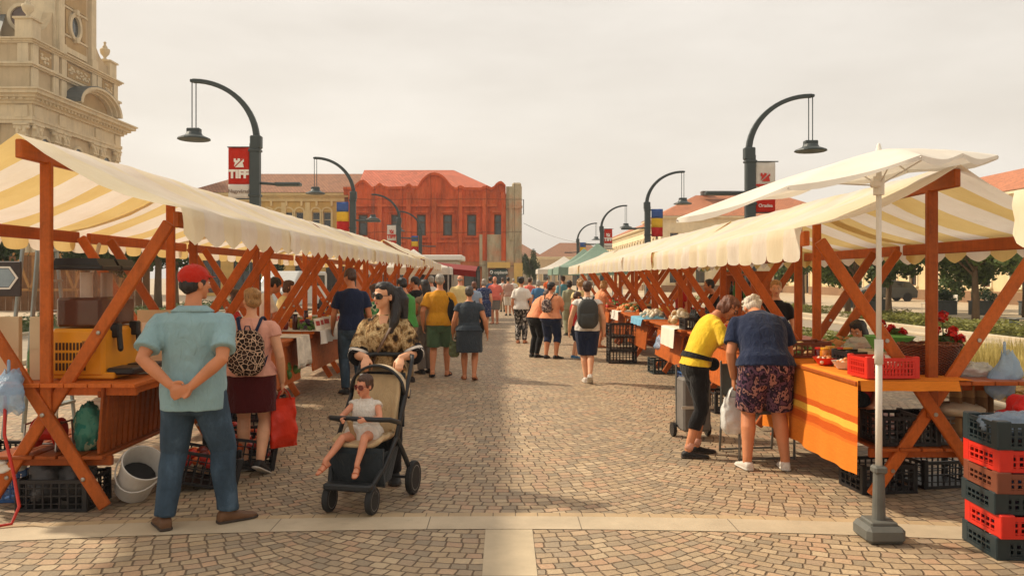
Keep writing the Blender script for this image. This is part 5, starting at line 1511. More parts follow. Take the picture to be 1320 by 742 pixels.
def grass():
    rr = random.Random(9); mb = MB()
    for i in range(5200):
        x, y = rr.uniform(6.9, 9.1), rr.uniform(10.8, 13.4)
        h = rr.uniform(.45, .78); a = rr.uniform(0, 2 * PI); w = .008; l = rr.uniform(.02, .14)
        dx, dy = math.cos(a), math.sin(a)
        b = Vector((x, y, 0)); m_ = b + Vector((dx * l * .3, dy * l * .3, h * .6)); t = b + Vector((dx * l, dy * l, h))
        s = Vector((-dy, dx, 0)) * w
        mb.add([b - s, b + s, m_ + s, m_ - s, t], [(0, 1, 2, 3), (3, 2, 4)])
    return mb.build('ornamental_grass', mat_leaf('straw_grass', (150, 132, 64), (216, 196, 122)), None, fix=False)
tag(grass(), 'tall straw coloured ornamental grass in the bed at right', 'grass', None, 'stuff')
def soil():
    sheet('soil', 6.5, 9.15, 8.8, 30, .02, pm('soil', (96, 76, 54), .95, .3, 6, .5, 40))
soil()
# ------------------------------------------------------------------ street lamps and banners
M_LAMP = pm('lamp_paint', (58, 66, 66), .45, .1, 3)
def make_lamp():
    t = thing('street_lamp', 'x', 'street lamp')
    mb = MB(); mb.box((0, 0, 2.2), (.20, .16, 4.4), None, .02); mb.box((0, 0, .12), (.34, .3, .24), None, .03); mb.box((.02, 0, 4.42), (.22, .17, .26), None, .02)
    for z in (4.25, 3.35): mb.box((0, 0, z), (.235, .195, .05), None, .008)
    mb.build('pole', M_LAMP, t)
    pts = []
    for i in range(17):
        a = PI / 2 * i / 16
        pts.append((-1.27 * (1 - math.cos(a)) + .03, 0, 4.45 + 1.2 * math.sin(a)))
    mb = MB()
    for i in range(16): mb.bar(Vector(pts[i]), Vector(pts[i + 1]) + (Vector(pts[i + 1]) - Vector(pts[i])) * .12, .10, .12 - .045 * i / 16, (0, 0, 1) if i > 8 else (1, 0, 0), .01)
    mb.box((-1.25, 0, 5.65), (.1, .1, .06), None, .01)
    mb.build('arm', M_LAMP, t)
    for x in (-1.27, -1.19): MB().tube([(x, 0, 5.62), (x, 0, 4.6)], .011, 6).build('hanging_rod', M_LAMP, t)
    sh = MB().lathe([(.02, 4.62), (.14, 4.62), (.17, 4.56), (.31, 4.50), (.32, 4.475), (.30, 4.465), (.05, 4.49)], (-1.23, 0, 0), 24).build('lamp_shade', M_LAMP, t, smooth=False)
    mb = MB(); mb.box((-1.23, 0, 4.65), (.26, .16, .10), None, .015); mb.build('lamp_housing', M_LAMP, sh)
    mb = MB(); mb.tube([(.1, 0, 3.60), (.42, 0, 3.58)], .028, 8); mb.build('side_arm', M_LAMP, t)
    mb = MB(); mb.box((.66, 0, 3.575), (.52, .2, .07), None, .02); mb.build('side_luminaire', M_LAMP, t)
    return t
lamp = make_lamp()
LG = 'arched street lamps along both sides of the street'
LL = [(-5.0, 16.0), (-5.0, 26.3), (-5.0, 37.8), (-5.0, 47.5)]
RL = [(5.0, 16.2), (5.0, 27.8), (5.0, 40.8), (5.0, 54.0)]
ordn = ['nearest', 'second', 'third', 'farthest']
whatL = ['large arched lamp bearing the red festival banner above the left stalls', 'arched lamp carrying a tricolour flag before the ochre building', 'arched lamp with the white banner in front of the draped house', 'small arched lamp with a flag before the draped house']
whatR = ['large arched lamp with the white banner behind the right stall roof', 'arched lamp with a tricolour flag above the right canopies', 'arched lamp with a red banner beside the receding white facade', 'small arched lamp with a flag by the green tent']
for i, (x, y) in enumerate(LL):
    if i == 0: lamp.location = (x, y, 0); lamp['label'] = whatL[0]; lamp['group'] = LG
    else: dup(lamp, (x, y, 0), 0, whatL[i], LG)
for i, (x, y) in enumerate(RL): dup(lamp, (x, y, 0), PI, whatR[i], LG, (1, 1, .955))
M_BRED = cloth('banner_red', (196, 48, 34), trans=.15)
M_BWHITE = cloth('banner_white', (222, 214, 202), trans=.15)
M_TXTRED = pm('print_red', (190, 50, 36), .7, .05)
M_TXTGREY = pm('print_grey', (130, 112, 100), .7, .05)
M_TXTWHITE = pm('print_white', (228, 220, 208), .7, .04)
def castle_mark(parent, c, s, mat):
    """crenellated little castle cut by a diagonal stroke"""
    out = [(-1, -.9), (1, -.9), (.75, .1), (1, .2), (1, .85), (.6, .85), (.6, .5), (.25, .5), (.25, .85), (-.25, .85), (-.25, .5), (-.6, .5), (-.6, .85), (-1, .85), (-1, .2), (-.75, .1)]
    def cut(poly, sgn):
        # keep the side of the diagonal z = x with a small gap
        res = []
        f = lambda p: sgn * (p[1] - p[0] * .95) - .16
        for i in range(len(poly)):
            a, b = poly[i], poly[(i + 1) % len(poly)]
            fa, fb = f(a), f(b)
            if fa >= 0: res.append(a)
            if (fa >= 0) != (fb >= 0):
                u = fa / (fa - fb); res.append((a[0] + (b[0] - a[0]) * u, a[1] + (b[1] - a[1]) * u))
        return res
    mb = MB()
    for sg in (1, -1):
        p = cut(out, sg)
        if len(p) > 2: mb.prism([(c[0] + x * s, c[1] + z * s) for x, z in p], .004, Matrix.Translation((0, -.014, 0)))
    mb.build('castle_mark', mat, parent, fix=True)
def banner(loc, w, h, top, bot, split, mark, txt, sub, submat, label, group='festival banners on lamp posts'):
    t = thing('banner', label, 'banner', loc, 0, group)
    def pl(z0, z1): 
        return lambda u, v: (-w / 2 + w * u, .012 * math.sin(u * 5 + z0), z0 + (z1 - z0) * v)
    MB().grid(pl(-h * split, 0), 8, 8).build('upper_panel', top, t, smooth=True, thick=.004)
    MB().grid(pl(-h, -h * split), 8, 4).build('lower_panel', bot, t, smooth=True, thick=.004)
    mb = MB(); mb.tube([(-w / 2 - .02, 0, .01), (w / 2 + .06, 0, .01)], .012, 6); mb.build('rod', M_LAMP, t); mb = MB(); mb.tube([(-w / 2 - .02, 0, -h - .01), (w / 2 + .06, 0, -h - .01)], .012, 6); mb.build('rod', M_LAMP, t)
    castle_mark(t, (0.0, -h * .30), w * .24, mark)
    text_part('lettering', 'TIFF', w * .53, mark, t, (0, -.022, -h * .53), bold=.012 * w / .4)
    text_part('town_name', sub, w * .235, submat, t, (0, -.022, -h * (split + 1) / 2), bold=.001)
    return t
banner((-5.32, 15.98, 4.31), .42, 1.02, M_BRED, M_BWHITE, .72, M_TXTWHITE, 'TIFF', 'Nagyvárad', M_TXTGREY, 'red festival banner with white foot on the nearest left lamp')
banner((5.30, 16.18, 4.05), .40, 1.02, M_BWHITE, M_BRED, .74, M_TXTRED, 'TIFF', 'Oradea', M_TXTWHITE, 'white festival banner with red foot half behind the white parasol')
banner((-5.34, 37.78, 4.2), .42, 1.02, M_BWHITE, M_BRED, .72, M_TXTRED, 'TIFF', 'Oradea', M_TXTWHITE, 'white festival banner before the draped house')
banner((5.32, 40.78, 4.2), .42, 1.02, M_BRED, M_BWHITE, .72, M_TXTWHITE, 'TIFF', 'Nagyvárad', M_TXTGREY, 'small red festival banner before the white facade')
M_FB, M_FY, M_FR = cloth('flag_blue', (72, 98, 156), trans=.15), cloth('flag_yellow', (228, 184, 60), trans=.15), cloth('flag_red', (190, 44, 40), trans=.15)
def flag(loc, label):
    t = thing('flag', label, 'flag', loc, 0, 'tricolour flags on lamp posts')
    for i, m in enumerate((M_FB, M_FY, M_FR)):
        MB().grid(lambda u, v: (-.2 + .4 * u, .02 * math.sin(u * 6 + i), -.32 * i - .32 * v), 8, 3).build('stripe', m, t, smooth=True, thick=.004)
    return t
flag((-5.33, 26.28, 4.2), 'tricolour flag on the second left lamp before the ochre building')
flag((-5.33, 47.48, 4.2), 'tiny tricolour flag on the farthest left lamp before the draped house')
flag((5.33, 27.78, 4.1), 'tricolour flag on the second right lamp above the canopies')
flag((5.33, 53.98, 4.1), 'tiny tricolour flag on the farthest right lamp over the green tent')

# ------------------------------------------------------------------ market stalls
def mat_wood(name, col, rough=.45):
    if name in _mats: return _mats[name]
    t = NT(name); v = t.coords(); c = lin(col)
    n = t.noise(t.mapping(v, (3, 3, 3)), 1.2, 5)
    g = t.n('TexNoise', Vector=t.mapping(v, (14, 1.6, 14)), Scale=2.2, Detail=6.0, Roughness=.7, Distortion=.6).outputs[0]
    g2 = t.n('TexNoise', Vector=t.mapping(v, (14, 14, 1.6)), Scale=2.2, Detail=6.0, Roughness=.7).outputs[0]
    m = t.math('MULTIPLY', t.math('ADD', g, g2), .5)
    colr = t.ramp(t.math('ADD', t.math('MULTIPLY', m, .7), t.math('MULTIPLY', n, .3)), [(.34, tuple(q * .62 for q in c[:3])), (.5, c), (.66, tuple(min(1, q * 1.3) for q in c[:3]))])
    colr = t.mix(t.ramp(t.noise(v, 4.5, 7, .75), [(.6, (0, 0, 0)), (.75, (.6, .6, .6))]), colr, tuple(q * .4 + .01 for q in c[:3]) + (1,))
    ri = t.n('ObjectInfo').outputs['Random']
    colr = t.mix(1.0, colr, t.ramp(ri, [(0, (.72, .70, .68)), (.5, (1, 1, 1)), (1, (1.2, 1.22, 1.3))]), 'MULTIPLY')
    nd = t.n('BsdfPrincipled', Base_Color=colr, Roughness=rough, Normal=t.bump(m, .35, .005))
    nd.inputs['Specular IOR Level'].default_value = .22
    _mats[name] = t.surf(nd.outputs[0]); return _mats[name]
WOOD = mat_wood('stained_orange_wood', (178, 90, 34))
WOOD_D = mat_wood('stained_dark_wood', (160, 80, 30))
BOLT = pm('steel_bolt', (170, 165, 155), .35, .1, metal=.9)
def mat_canopy(name, yellow):
    t = NT(name)
    v = t.n('VectorMath', {'operation': 'ADD'}, i0=t.coords(), i1=t.n('CombineXYZ', X=0.0, Y=t.math('MULTIPLY', t.n('ObjectInfo').outputs['Random'], 40.0), Z=0.0).outputs[0]).outputs[0]
    n = t.noise(t.mapping(v, (1, 1, .6)), 2.2, 6, .65)
    back = t.n('NewGeometry').outputs['Backfacing']          # sun painted into the yellow: washed pale above, richer below as if shining through
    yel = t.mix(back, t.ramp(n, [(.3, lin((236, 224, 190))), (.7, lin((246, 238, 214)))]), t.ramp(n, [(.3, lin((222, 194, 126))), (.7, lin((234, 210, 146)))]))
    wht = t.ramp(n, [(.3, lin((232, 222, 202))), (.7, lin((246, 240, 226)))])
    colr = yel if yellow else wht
    stain = t.ramp(t.noise(t.mapping(v, (1, 2.5, 1)), 3.0, 8, .75), [(.58, (0, 0, 0)), (.8, (.35, .35, .35))])
    colr = t.mix(stain, colr, lin((150, 120, 84)))
    h = t.math('ADD', t.noise(t.mapping(v, (.6, 2.2, .6)), 2.6, 3), t.math('MULTIPLY', t.noise(v, 300, 1), .03))
    b = t.bump(h, .35, .06)
    d = t.n('BsdfDiffuse', Color=colr, Roughness=.5, Normal=b).outputs[0]
    tr = t.n('BsdfTranslucent', Color=colr, Normal=b).outputs[0]
    return t.surf(t.n('MixShader', i0=.36, i1=d, i2=tr).outputs[0])
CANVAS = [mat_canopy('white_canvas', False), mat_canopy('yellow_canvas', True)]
def canopy_mesh(zr, ze, xe, y0, y1, seed, nscal=8, drop=.15, scal=.10):
    """gable roof of canvas with a scalloped valance on both eaves; ridge on x = 0"""
    prof = [('vb', 1), ('v', .5), ('e', 0)]
    L = y1 - y0
    def fn(u, v):
        y = y0 + L * u
        ph = u * nscal
        sc = math.sqrt(max(0, 1 - (2 * (ph - math.floor(ph)) - 1) ** 2 * .92))
        nz = lambda a, b: noise.noise(Vector((a * 1.7 + seed * 3.1, y * 2.4, b)))
        # v: 0 street valance bottom .. 1 rear valance bottom
        k = v * 18
        side = 1 if k < 9 else -1
        q = k if k <= 9 else 18 - k
        wav = .02 * math.sin(ph * 2 * PI)
        if q < 3:
            t = 1 - q / 3
            return (side * (xe + .012 + wav * t + .018 * nz(9 * side, t * 2)), y, ze - t * (drop - (.03 if side < 0 else 0) + scal * sc) + .012 * nz(4 * side, 0))
        t = (q - 3) / 6
        x = side * xe * (1 - t)
        sag = -.045 * math.sin(PI * t) * (1 + .8 * nz(side * 2.0, 3)) - .02 * math.sin(PI * t) * math.cos(u * 4 * PI)
        ends = -.03 * (abs(u - .5) * 2) ** 6 * math.sin(PI * t)
        return (x, y + .012 * nz(t * 3, 7), ze + (zr - ze) * t + sag + ends + .012 * nz(t * 3 * side, 1))
    mb = MB(); mb.grid(fn, nscal * 8, 18)
    mb.m = [((i // 18) // 8 + seed) % 2 for i in range(len(mb.f))]
    return mb
def make_stall(name_label, zr, ze, foot, eave, hf=1.075, over=.36, tl=.06, table='slats', seed=0, xe=1.12, cross=.70):
    t = thing('market_stall', name_label, 'market stall', (0, 0, 0))
    zb = ze - .10
    for sy in (-1, 1):
        y = sy * hf
        for k, dy in ((1, -.026), (-1, .026)):
            a = Vector((k * foot, y + dy, .0)); b = Vector((-k * eave, y + dy, zb + .02))
            mb = MB(); mb.bar(a + (b - a) * .008 + Vector((0, 0, .03)), b, .044, .088, (1, 0, 0), .008)
            br = mb.build('brace', WOOD, t)
            for f in (.12, .34, .62):
                p = a.lerp(b, f); mb = MB(); mb.lathe([(.016, -.031), (.016, .031), (.010, .036), (.001, .037)], (0, 0, 0), 8, Matrix.Translation(p) @ Matrix.Rotation(R(90), 4, 'X'))
                mb.build('bolt', BOLT, br)
        mb = MB(); mb.bar((0, y, cross + .02), (0, y, zr - .13), .048, .082, (1, 0, 0), .008); mb.build('post', WOOD, t)
    mb = MB(); mb.bar((0, -hf - over + .02, zr - .085), (0, hf + over - .05, zr - .075), .048, .13, (0, 0, 1), .008); mb.build('ridge_beam', WOOD, t)
    for k in (-1, 1):
        mb = MB(); mb.bar((k * (xe - .10), -hf - over * .55, ze - .07), (k * (xe - .10), hf + over * .5, ze - .07), .045, .11, (0, 0, 1), .008); mb.build('eave_beam', WOOD, t)
    mb = MB()
    for i in range(8): mb.box((-.62 + i * .172, 0, .925), (.166, 2 * hf + 2 * tl, .03), None, .004)
    for sy in (-1, 1): mb.box((0, sy * (hf - .075), .875), (1.25, .045, .07), None, .005)
    mb.box((.60, 0, .885), (.03, 2 * hf - .2, .07), None, .004)
    mb.build('tabletop', WOOD, t)
    if table == 'slats':
        mb = MB()
        n = 24
        for i in range(n): mb.box((.38, -hf + .05 + i * (2 * hf - .1) / (n - 1), .665), (.022, .060, .50), (0, R(4), 0), .004)
        mb.bar((.35, -hf + .05, .48), (.35, hf - .05, .48), .03, .06); mb.bar((.355, -hf + .05, .85), (.355, hf - .05, .85), .03, .05)
        mb.build('front_panel', WOOD_D, t)
    else:
        mb = MB()
        n = 19
        for i in range(n): mb.box((.585, -hf + .16 + i * (2 * hf - .32) / (n - 1), .635), (.024, .1015, .53), (0, R(-7), 0), .004)
        mb.build('front_panel', WOOD, t)
    mb = MB()
    for i in range(5): mb.box((-.34 + i * .17, 0, .40), (.15, 2 * hf + .05, .025), None, .004)
    for sy in (-1, 1): mb.box((0, sy * (hf - .06), .365), (.9, .04, .07), None, .005)
    mb.build('shelf', WOOD_D, t)
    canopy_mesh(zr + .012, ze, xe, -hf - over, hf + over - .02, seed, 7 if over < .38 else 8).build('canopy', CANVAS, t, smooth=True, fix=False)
    return t
SL = make_stall('striped canopy stall nearest the camera in the left row holding the juice dispenser', 2.67, 2.18, .45, .88, table='slats', seed=1)
SR = make_stall('striped canopy stall with the orange striped cloth in the right row', 2.49, 2.06, .45, .86, hf=1.11, over=.40, tl=.2, table='boards', seed=5, cross=.62)
LX, RXX = -3.32, 3.24
YL0, PL_ = 5.78 + 1.075, 2.73
YR0, PR_ = 6.04 + 1.11, 2.84
SL.location = (LX, YL0, 0); SR.location = (RXX, YR0, 0); SR.rotation_euler = (0, 0, PI)
SLB = make_stall('second striped stall of the left row behind the leopard backpack', 2.66, 2.18, .45, .88, table='boards', seed=9)
SLB.location = (LX, YL0 + PL_, 0)
lab = ['', '', 'third striped stall of the left row with white cloth beside the man in navy tee', 'fourth striped stall of the left row just beyond the man in navy tee', 'fifth striped stall of the left row behind the stroller woman', 'sixth striped stall of the left row near the green tee man', 'seventh striped stall of the left row, its ridge standing proud', 'last striped stall of the left row before the red awning']
SGL, SGR = 'striped market stalls in the left row', 'striped market stalls in the right row'
SL['group'] = SGL; SLB['group'] = SGL; SR['group'] = SGR
for k in range(2, 8):
    c = dup(SLB, (LX + .03 * math.sin(k * 2.1), YL0 + PL_ * k, 0), R(.5 * math.sin(k * 3.3)), lab[k], SGL)
    if k == 6: c.scale = (1, 1, 1.03)
lab = ['', 'second striped stall of the right row behind the bending pair', 'third striped stall of the right row with wine bottles', 'fourth striped stall of the right row with the sky blue cloth', 'fifth striped stall of the right row above the stacked black crates', 'sixth striped stall of the right row beside the backpack wearer', 'last striped stall of the right row before the green tent']
for k in range(1, 7):
    dup(SR, (RXX + .03 * math.sin(k * 1.7), YR0 + PR_ * k, 0), PI + R(.5 * math.sin(k * 2.3)), lab[k], SGR)
dup(SR, (RXX, 1.80, 0), PI, 'striped stall corner cut off by the right picture edge', SGR)
# vary the canvas of the copies
for i, o in enumerate([x for x in COL.objects if x.name.startswith('canopy')]):
    rowR = o.parent.location.x > 0
    if i % 3 and o.parent not in (SL, SR):
        mb = canopy_mesh(2.502 if rowR else 2.672, 2.06 if rowR else 2.18, 1.12, -(1.51 if rowR else 1.435), 1.49 if rowR else 1.415, 20 + i, 8 if rowR else 7)
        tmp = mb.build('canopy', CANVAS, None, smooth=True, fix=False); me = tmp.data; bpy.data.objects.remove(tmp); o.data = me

# ------------------------------------------------------------------ tents, kiosk and awning at the far end
M_TENT = cloth('green_tent_cloth', (140, 164, 148), trans=.3)
M_TENTW = cloth('white_tent_cloth', (222, 216, 204), trans=.3)
def tent(label, loc, w, ze, zp, m, rz=0):
    t = thing('tent', label, 'tent', loc, rz)
    def fn(u, v):
        a = 2 * PI * u
        c, s = math.cos(a), math.sin(a); k = 1 / max(abs(c), abs(s))
        if v < .8:
            q = v / .8; r = w / 2 * q
            return (c * k * r, s * k * r, zp - (zp - ze) * (1 - (1 - q) ** 1.7))
        q = (v - .8) / .2
        return (c * k * (w / 2 + .01 * q), s * k * (w / 2 + .01 * q), ze - .28 * q)
    MB().grid(fn, 32, 12, True).build('tent_roof', m, t, smooth=False)
    for sx_ in (-1, 1):
        for sy in (-1, 1): MB().box((sx_ * (w / 2 - .04), sy * (w / 2 - .04), ze / 2), (.05, .05, ze)).build('leg', pm('tent_steel', (180, 178, 170), .4, metal=.6), t)
    return t
tent('peaked green market tent behind the far end of the right row', (3.35, 28.6, 0), 3.0, 2.1, 2.95, M_TENT)
tent('second smaller green tent farther down the right side', (3.5, 35.0, 0), 3.0, 2.1, 3.0, M_TENT)
tent('white tent beyond the green tents on the right', (3.3, 44.0, 0), 3.0, 2.2, 2.9, M_TENTW)
k = thing('kiosk', 'white roofed kiosk at the end of the left row', 'kiosk', (-3.0, 33.5, 0))
mb = MB(); mb.box((0, 0, 1.2), (2.2, 2.2, 2.4), None, .02); mb.build('body', pm('kiosk_white', (196, 186, 168), .6, .1, 1, dirt=.3), k)
mb = MB(); mb.box((0, 0, 2.52), (2.6, 2.6, .22), None, .03); mb.build('roof', M_WHITEP, k)
mb = MB(); mb.box((.1, -1.105, 1.45), (1.5, .03, .9)); mb.build('hatch', M_GLASS, k)
a = thing('awning', 'dark red awning in front of the draped house beside the white kiosk', 'awning', (-2.05, 30.5, 0))
mb = MB(); mb.add([(-1.0, 1.0, 2.35), (1.0, 1.0, 2.15), (1.0, -1.0, 1.95), (-1.0, -1.0, 2.15)], [(0, 1, 2, 3)]); mb.grid(lambda u, v: (-1 + 2 * u, -1.0, 2.15 - .2 * u - v * .22), 8, 2); mb.build('awning_cloth', cloth('dark_red_cloth', (140, 36, 30), trans=.2), a, thick=.01)
for x, y, z in ((-.95, -.95, 2.1), (.95, -.95, 1.92), (-.95, .95, 2.3), (.95, .95, 2.12)): MB().box((x, y, z / 2), (.05, .05, z)).build('leg', DARKFRAME, a)
tent('white tent at the end of the left row behind the mustard tee man', (-3.3, 29.0, 0), 2.8, 2.1, 2.75, M_TENTW)

# ------------------------------------------------------------------ vehicles
def car(label, loc, rz, prof, glassp, L, W, paint, cat='car', name='parked_car'):
    t = thing(name, label, cat, loc, rz)
    mb = MB(); mb.prism(prof, W, Matrix.Translation((0, -W / 2, 0)))
    bd = mb.build('body', paint, t); md = bd.modifiers.new('b', 'BEVEL'); md.width = .07; md.segments = 3; md.limit_method = 'ANGLE'
    for sy in (-1, 1):
        mb = MB(); mb.prism(glassp, .012, Matrix.Translation((0, sy * (W / 2 + .004) - .006, 0))); mb.build('side_window', M_GLASS, t)
        for x in (-L * .31, L * .32):
            wl = thing('wheel', None, None); wl.parent = t; wl.location = (x, sy * (W / 2 - .08), .32)
            MB().lathe([(.20, -.1), (.30, -.1), (.32, -.06), (.32, .06), (.30, .1), (.20, .1)], n=24, M=Matrix.Rotation(R(90), 4, 'X')).build('tyre', pm('tyre_rubber', (30, 29, 28), .85), wl)
            mb = MB(); mb.lathe([(.20, -.07), (.21, .0), (.20, .07), (.05, .085)], n=20, M=Matrix.Rotation(R(90), 4, 'X'))
            mb.build('rim', pm('alloy_rim', (150, 150, 148), .35, metal=.8), wl)
        MB().ell((-L / 2 + .14, sy * (W / 2 - .22), .72), (.10, .18, .09), 10, 8).build('headlight', pm('headlight_glass', (220, 220, 214), .1), t)
    return t
car('dark grey parked car before the cream house at right', (27.6, 58, 0), 0, [(-2.1, .25), (2.05, .25), (2.1, .75), (1.95, .98), (1.5, 1.42), (.4, 1.52), (-.35, 1.46), (-1.05, 1.02), (-1.95, .82), (-2.12, .55)], [(-.85, 1.02), (-.32, 1.38), (.4, 1.44), (1.4, 1.34), (1.7, 1.02)], 4.2, 1.75, pm('dark_car_paint', (58, 64, 66), .25, .05, spec=.6))
car('silver white van parked on the road behind the left stalls', (-11.2, 42, 0), R(80), [(-2.5, .3), (2.5, .3), (2.5, 1.9), (2.35, 2.05), (-1.1, 2.05), (-1.9, 1.25), (-2.45, 1.05), (-2.55, .6)], [(-1.55, 1.28), (-1.0, 1.85), (2.1, 1.85), (2.1, 1.28)], 5.0, 1.9, pm('silver_paint', (196, 196, 192), .25, .05, spec=.6), 'van', 'parked_van')
bn = thing('litter_bin', 'grey litter bin with white bag on the far right pavement', 'litter bin', (13.4 * 1.55, 53, 0))
mb = MB(); mb.lathe([(.26, 0), (.30, .05), (.30, .95), (.27, 1.0), (.22, .98)], n=18); mb.build('drum', pm('bin_grey', (84, 96, 100), .5), bn)
MB().ell((0, 0, 1.02), (.24, .24, .12), 12, 8).build('bin_bag', PLASTIC_WHITE, bn, smooth=True)
# timber stage frame behind the left stall
stg = thing('timber_frame', 'pale timber frame with V shaped props behind the trees at left', 'timber frame', (-27, 40, 0))
PALEW = mat_wood('pale_timber', (186, 138, 84), .7)
mb = MB()
for i in range(6):
    x = -3.4 + i * 2.2
    mb.bar((x - .7, 0, 2.9), (x, 0, 1.1), .09, .12); mb.bar((x + .7, 0, 2.9), (x, 0, 1.1), .09, .12); mb.bar((x, .3, 0), (x, .3, 3.0), .14, .14, (1, 0, 0))
for z in (2.9, 1.1): mb.bar((-4.4, .05, z), (9, .05, z), .10, .12)
mb.build('frame', PALEW, stg)
mb = MB(); 
for i in range(34): mb.box((-4.2 + i * .39, .8, 1.5), (.36, .05, 3.0), None, .005)
mb.build('boards', mat_wood('brown_boards', (120, 84, 52), .8), stg)
# picket of chairs and tables of the cafe far right
CH = []
def cafe_chair(loc, rz, label):
    t = thing('cafe_chair', label, 'chair', loc, rz, 'white cafe chairs beyond the hedge')
    m = pm('white_wicker', (206, 196, 178), .6)
    mb = MB(); mb.box((0, 0, .45), (.46, .46, .05), None, .02); mb.build('seat', m, t)
    MB().grid(lambda u, v: (.26 * math.sin((u - .5) * 2.4), -.25 * math.cos((u - .5) * 2.4), .45 + .42 * v), 10, 4).build('backrest', m, t, smooth=True, thick=.02)
    for a, b in ((-1, -1), (1, -1), (-1, 1), (1, 1)): MB().tube([(a * .19, b * .19, 0), (a * .19, b * .19, .44)], .015, 6).build('leg', m, t)
    return t
cc = cafe_chair((20.9, 39.3, 0), .4, 'white cafe chair just left of the slim tree trunk')
for (x, y, rz, l) in ((21.9, 39.0, 2.4, 'white cafe chair right of the slim tree trunk'), (23.6, 38.6, 3.6, 'white cafe chair turned away between the planters'), (24.9, 38.0, 1.2, 'white cafe chair at the far right behind planters')):
    dup(cc, (x, y, 0), rz, l)
bench = thing('bench', 'thin metal bench at the right picture edge on the pavement', 'bench', (16.4, 24.5, 0))
mb = MB(); mb.box((0, 0, .45), (1.6, .45, .04), None, .01); mb.build('seat', pm('bench_grey', (120, 116, 106), .5), bench)
for x in (-.72, .72): MB().box((x, 0, .22), (.05, .42, .43), None, .005).build('leg', M_LAMP, bench)
# ------------------------------------------------------------------ goods on and under the stalls
TZ = .942                                     # table top height
def crate_mesh(w, d, h, wall=.012, cols=9, rows=4, ends=5, rib=.012):
    mb = MB()
    mb.box((0, 0, .008), (w - .02, d - .02, .012))
    for z, t in ((h - .012, .026), (h * .5, .010), (.012, .024)):
        for sy in (-1, 1): mb.box((0, sy * (d / 2 - wall / 2), z), (w, wall, t))
        for sx in (-1, 1): mb.box((sx * (w / 2 - wall / 2), 0, z), (wall, d - 2 * wall, t))
    for i in range(cols):
        x = -w / 2 + .02 + (w - .04) * i / (cols - 1)
        for sy in (-1, 1): mb.box((x, sy * (d / 2 - wall / 2 - .001), h / 2), (rib, wall * .7, h - .03))
    for i in range(ends):
        y = -d / 2 + .02 + (d - .04) * i / (ends - 1)
        for sx in (-1, 1): mb.box((sx * (w / 2 - wall / 2 - .001), y, h / 2), (wall * .7, .012, h - .03))
    for r in range(1, rows):
        z = h * r / rows
        if abs(z - h * .5) < .02: continue
        for sy in (-1, 1): mb.box((0, sy * (d / 2 - wall / 2), z), (w - .02, wall * .8, .007))
        for sx in (-1, 1): mb.box((sx * (w / 2 - wall / 2), 0, z), (wall * .8, d - .03, .007))
    for sx in (-1, 1):
        for sy in (-1, 1): mb.box((sx * (w / 2 - .019 - 2.5 * (rib - .012)), sy * (d / 2 - .019 - 1.5 * (rib - .012)), h / 2 + .006), (.042 + 5 * (rib - .012), .042 + 3 * (rib - .012), h + .01), None, .006)
    return mb
PL = {k: pm('plastic_' + k, c, .42, .12, 5, dirt=.25) for k, c in dict(black=(34, 33, 34), red=(206, 42, 26), teal=(36, 50, 54), brown=(120, 66, 46), blue=(44, 92, 150), green=(74, 140, 70), white=(206, 200, 190), yellow=(220, 158, 34), grey=(120, 118, 112)).items()}
def crate(label, loc, rz, w, d, h, col, group=None, tilt=None, name='plastic_crate'):
    o = crate_mesh(w, d, h).build(name, PL[col]); o.location = loc; o.rotation_euler = tilt or (0, 0, rz)
    return tag(o, label, 'crate', group)
def heap(name, label, cat, loc, w, d, h, n, size, mats, seed, kind='stuff', rot=None, flat=1.0):
    rr = random.Random(seed); mb = MB(); k = len(mats)
    for i in range(n):
        x, y = rr.uniform(-1, 1), rr.uniform(-1, 1)
        z = h * max(0, 1 - .55 * (x * x + y * y)) * rr.uniform(.55, 1.0)
        mb.cur = rr.randrange(k)
        s = size * rr.uniform(.75, 1.2)
        mb.ell((x * w / 2, y * d / 2, z), (s, s * rr.uniform(.7, 1.1), s * flat * rr.uniform(.7, 1)), 8, 6, Matrix.Rotation(rr.uniform(0, 6), 3, 'Z') @ Matrix.Rotation(rr.uniform(-.6, .6), 3, 'X'))
    o = mb.build(name, mats, None, smooth=True); o.location = loc
    if rot: o.rotation_euler = rot
    return tag(o, label, cat, None, kind)
def bag_lump(label, loc, r, mat, seed, name='plastic_bag', cat='bag', amp=.25, group=None, rz=0):
    def fn(u, v):
        a = 2 * PI * u; b = -PI / 2 + PI * v
        d = Vector((math.cos(a) * math.cos(b), math.sin(a) * math.cos(b), math.sin(b)))
        q = 1 + amp * noise.noise(d * 1.7 + Vector((seed, 0, 0))) + amp * .5 * noise.noise(d * 4.2 + Vector((0, seed, 0))) - amp * .25 * abs(noise.noise(d * 8 + Vector((0, 0, seed))))
        p = Vector((d.x * r[0], d.y * r[1], d.z * r[2])) * q
        p.z = max(p.z, -r[2] * .8) + r[2] * .8
        return p
    o = MB().grid(fn, 36, 22, True).build(name, mat, None, smooth=True); o.location = loc; o.rotation_euler = (0, 0, rz)
    return tag(o, label, cat, group)
def mat_film(name, col, alpha=.35, rough=.2):
    if name in _mats: return _mats[name]
    t = NT(name); v = t.coords()
    b = t.bump(t.noise(v, 26, 4, .7), .8, .02)
    p = t.n('BsdfPrincipled', Base_Color=lin(col), Roughness=rough, Normal=b).outputs[0]
    tr = t.n('BsdfTransparent').outputs[0]
    _mats[name] = t.surf(t.n('MixShader', i0=alpha, i1=p, i2=tr).outputs[0]); return _mats[name]
FILM_BLACK = mat_film('black_film', (60, 58, 58), .1, .25)
FILM_BLUE = mat_film('pale_blue_film', (150, 184, 214), .35)
FILM_CLEAR = mat_film('clear_film', (214, 214, 208), .5)
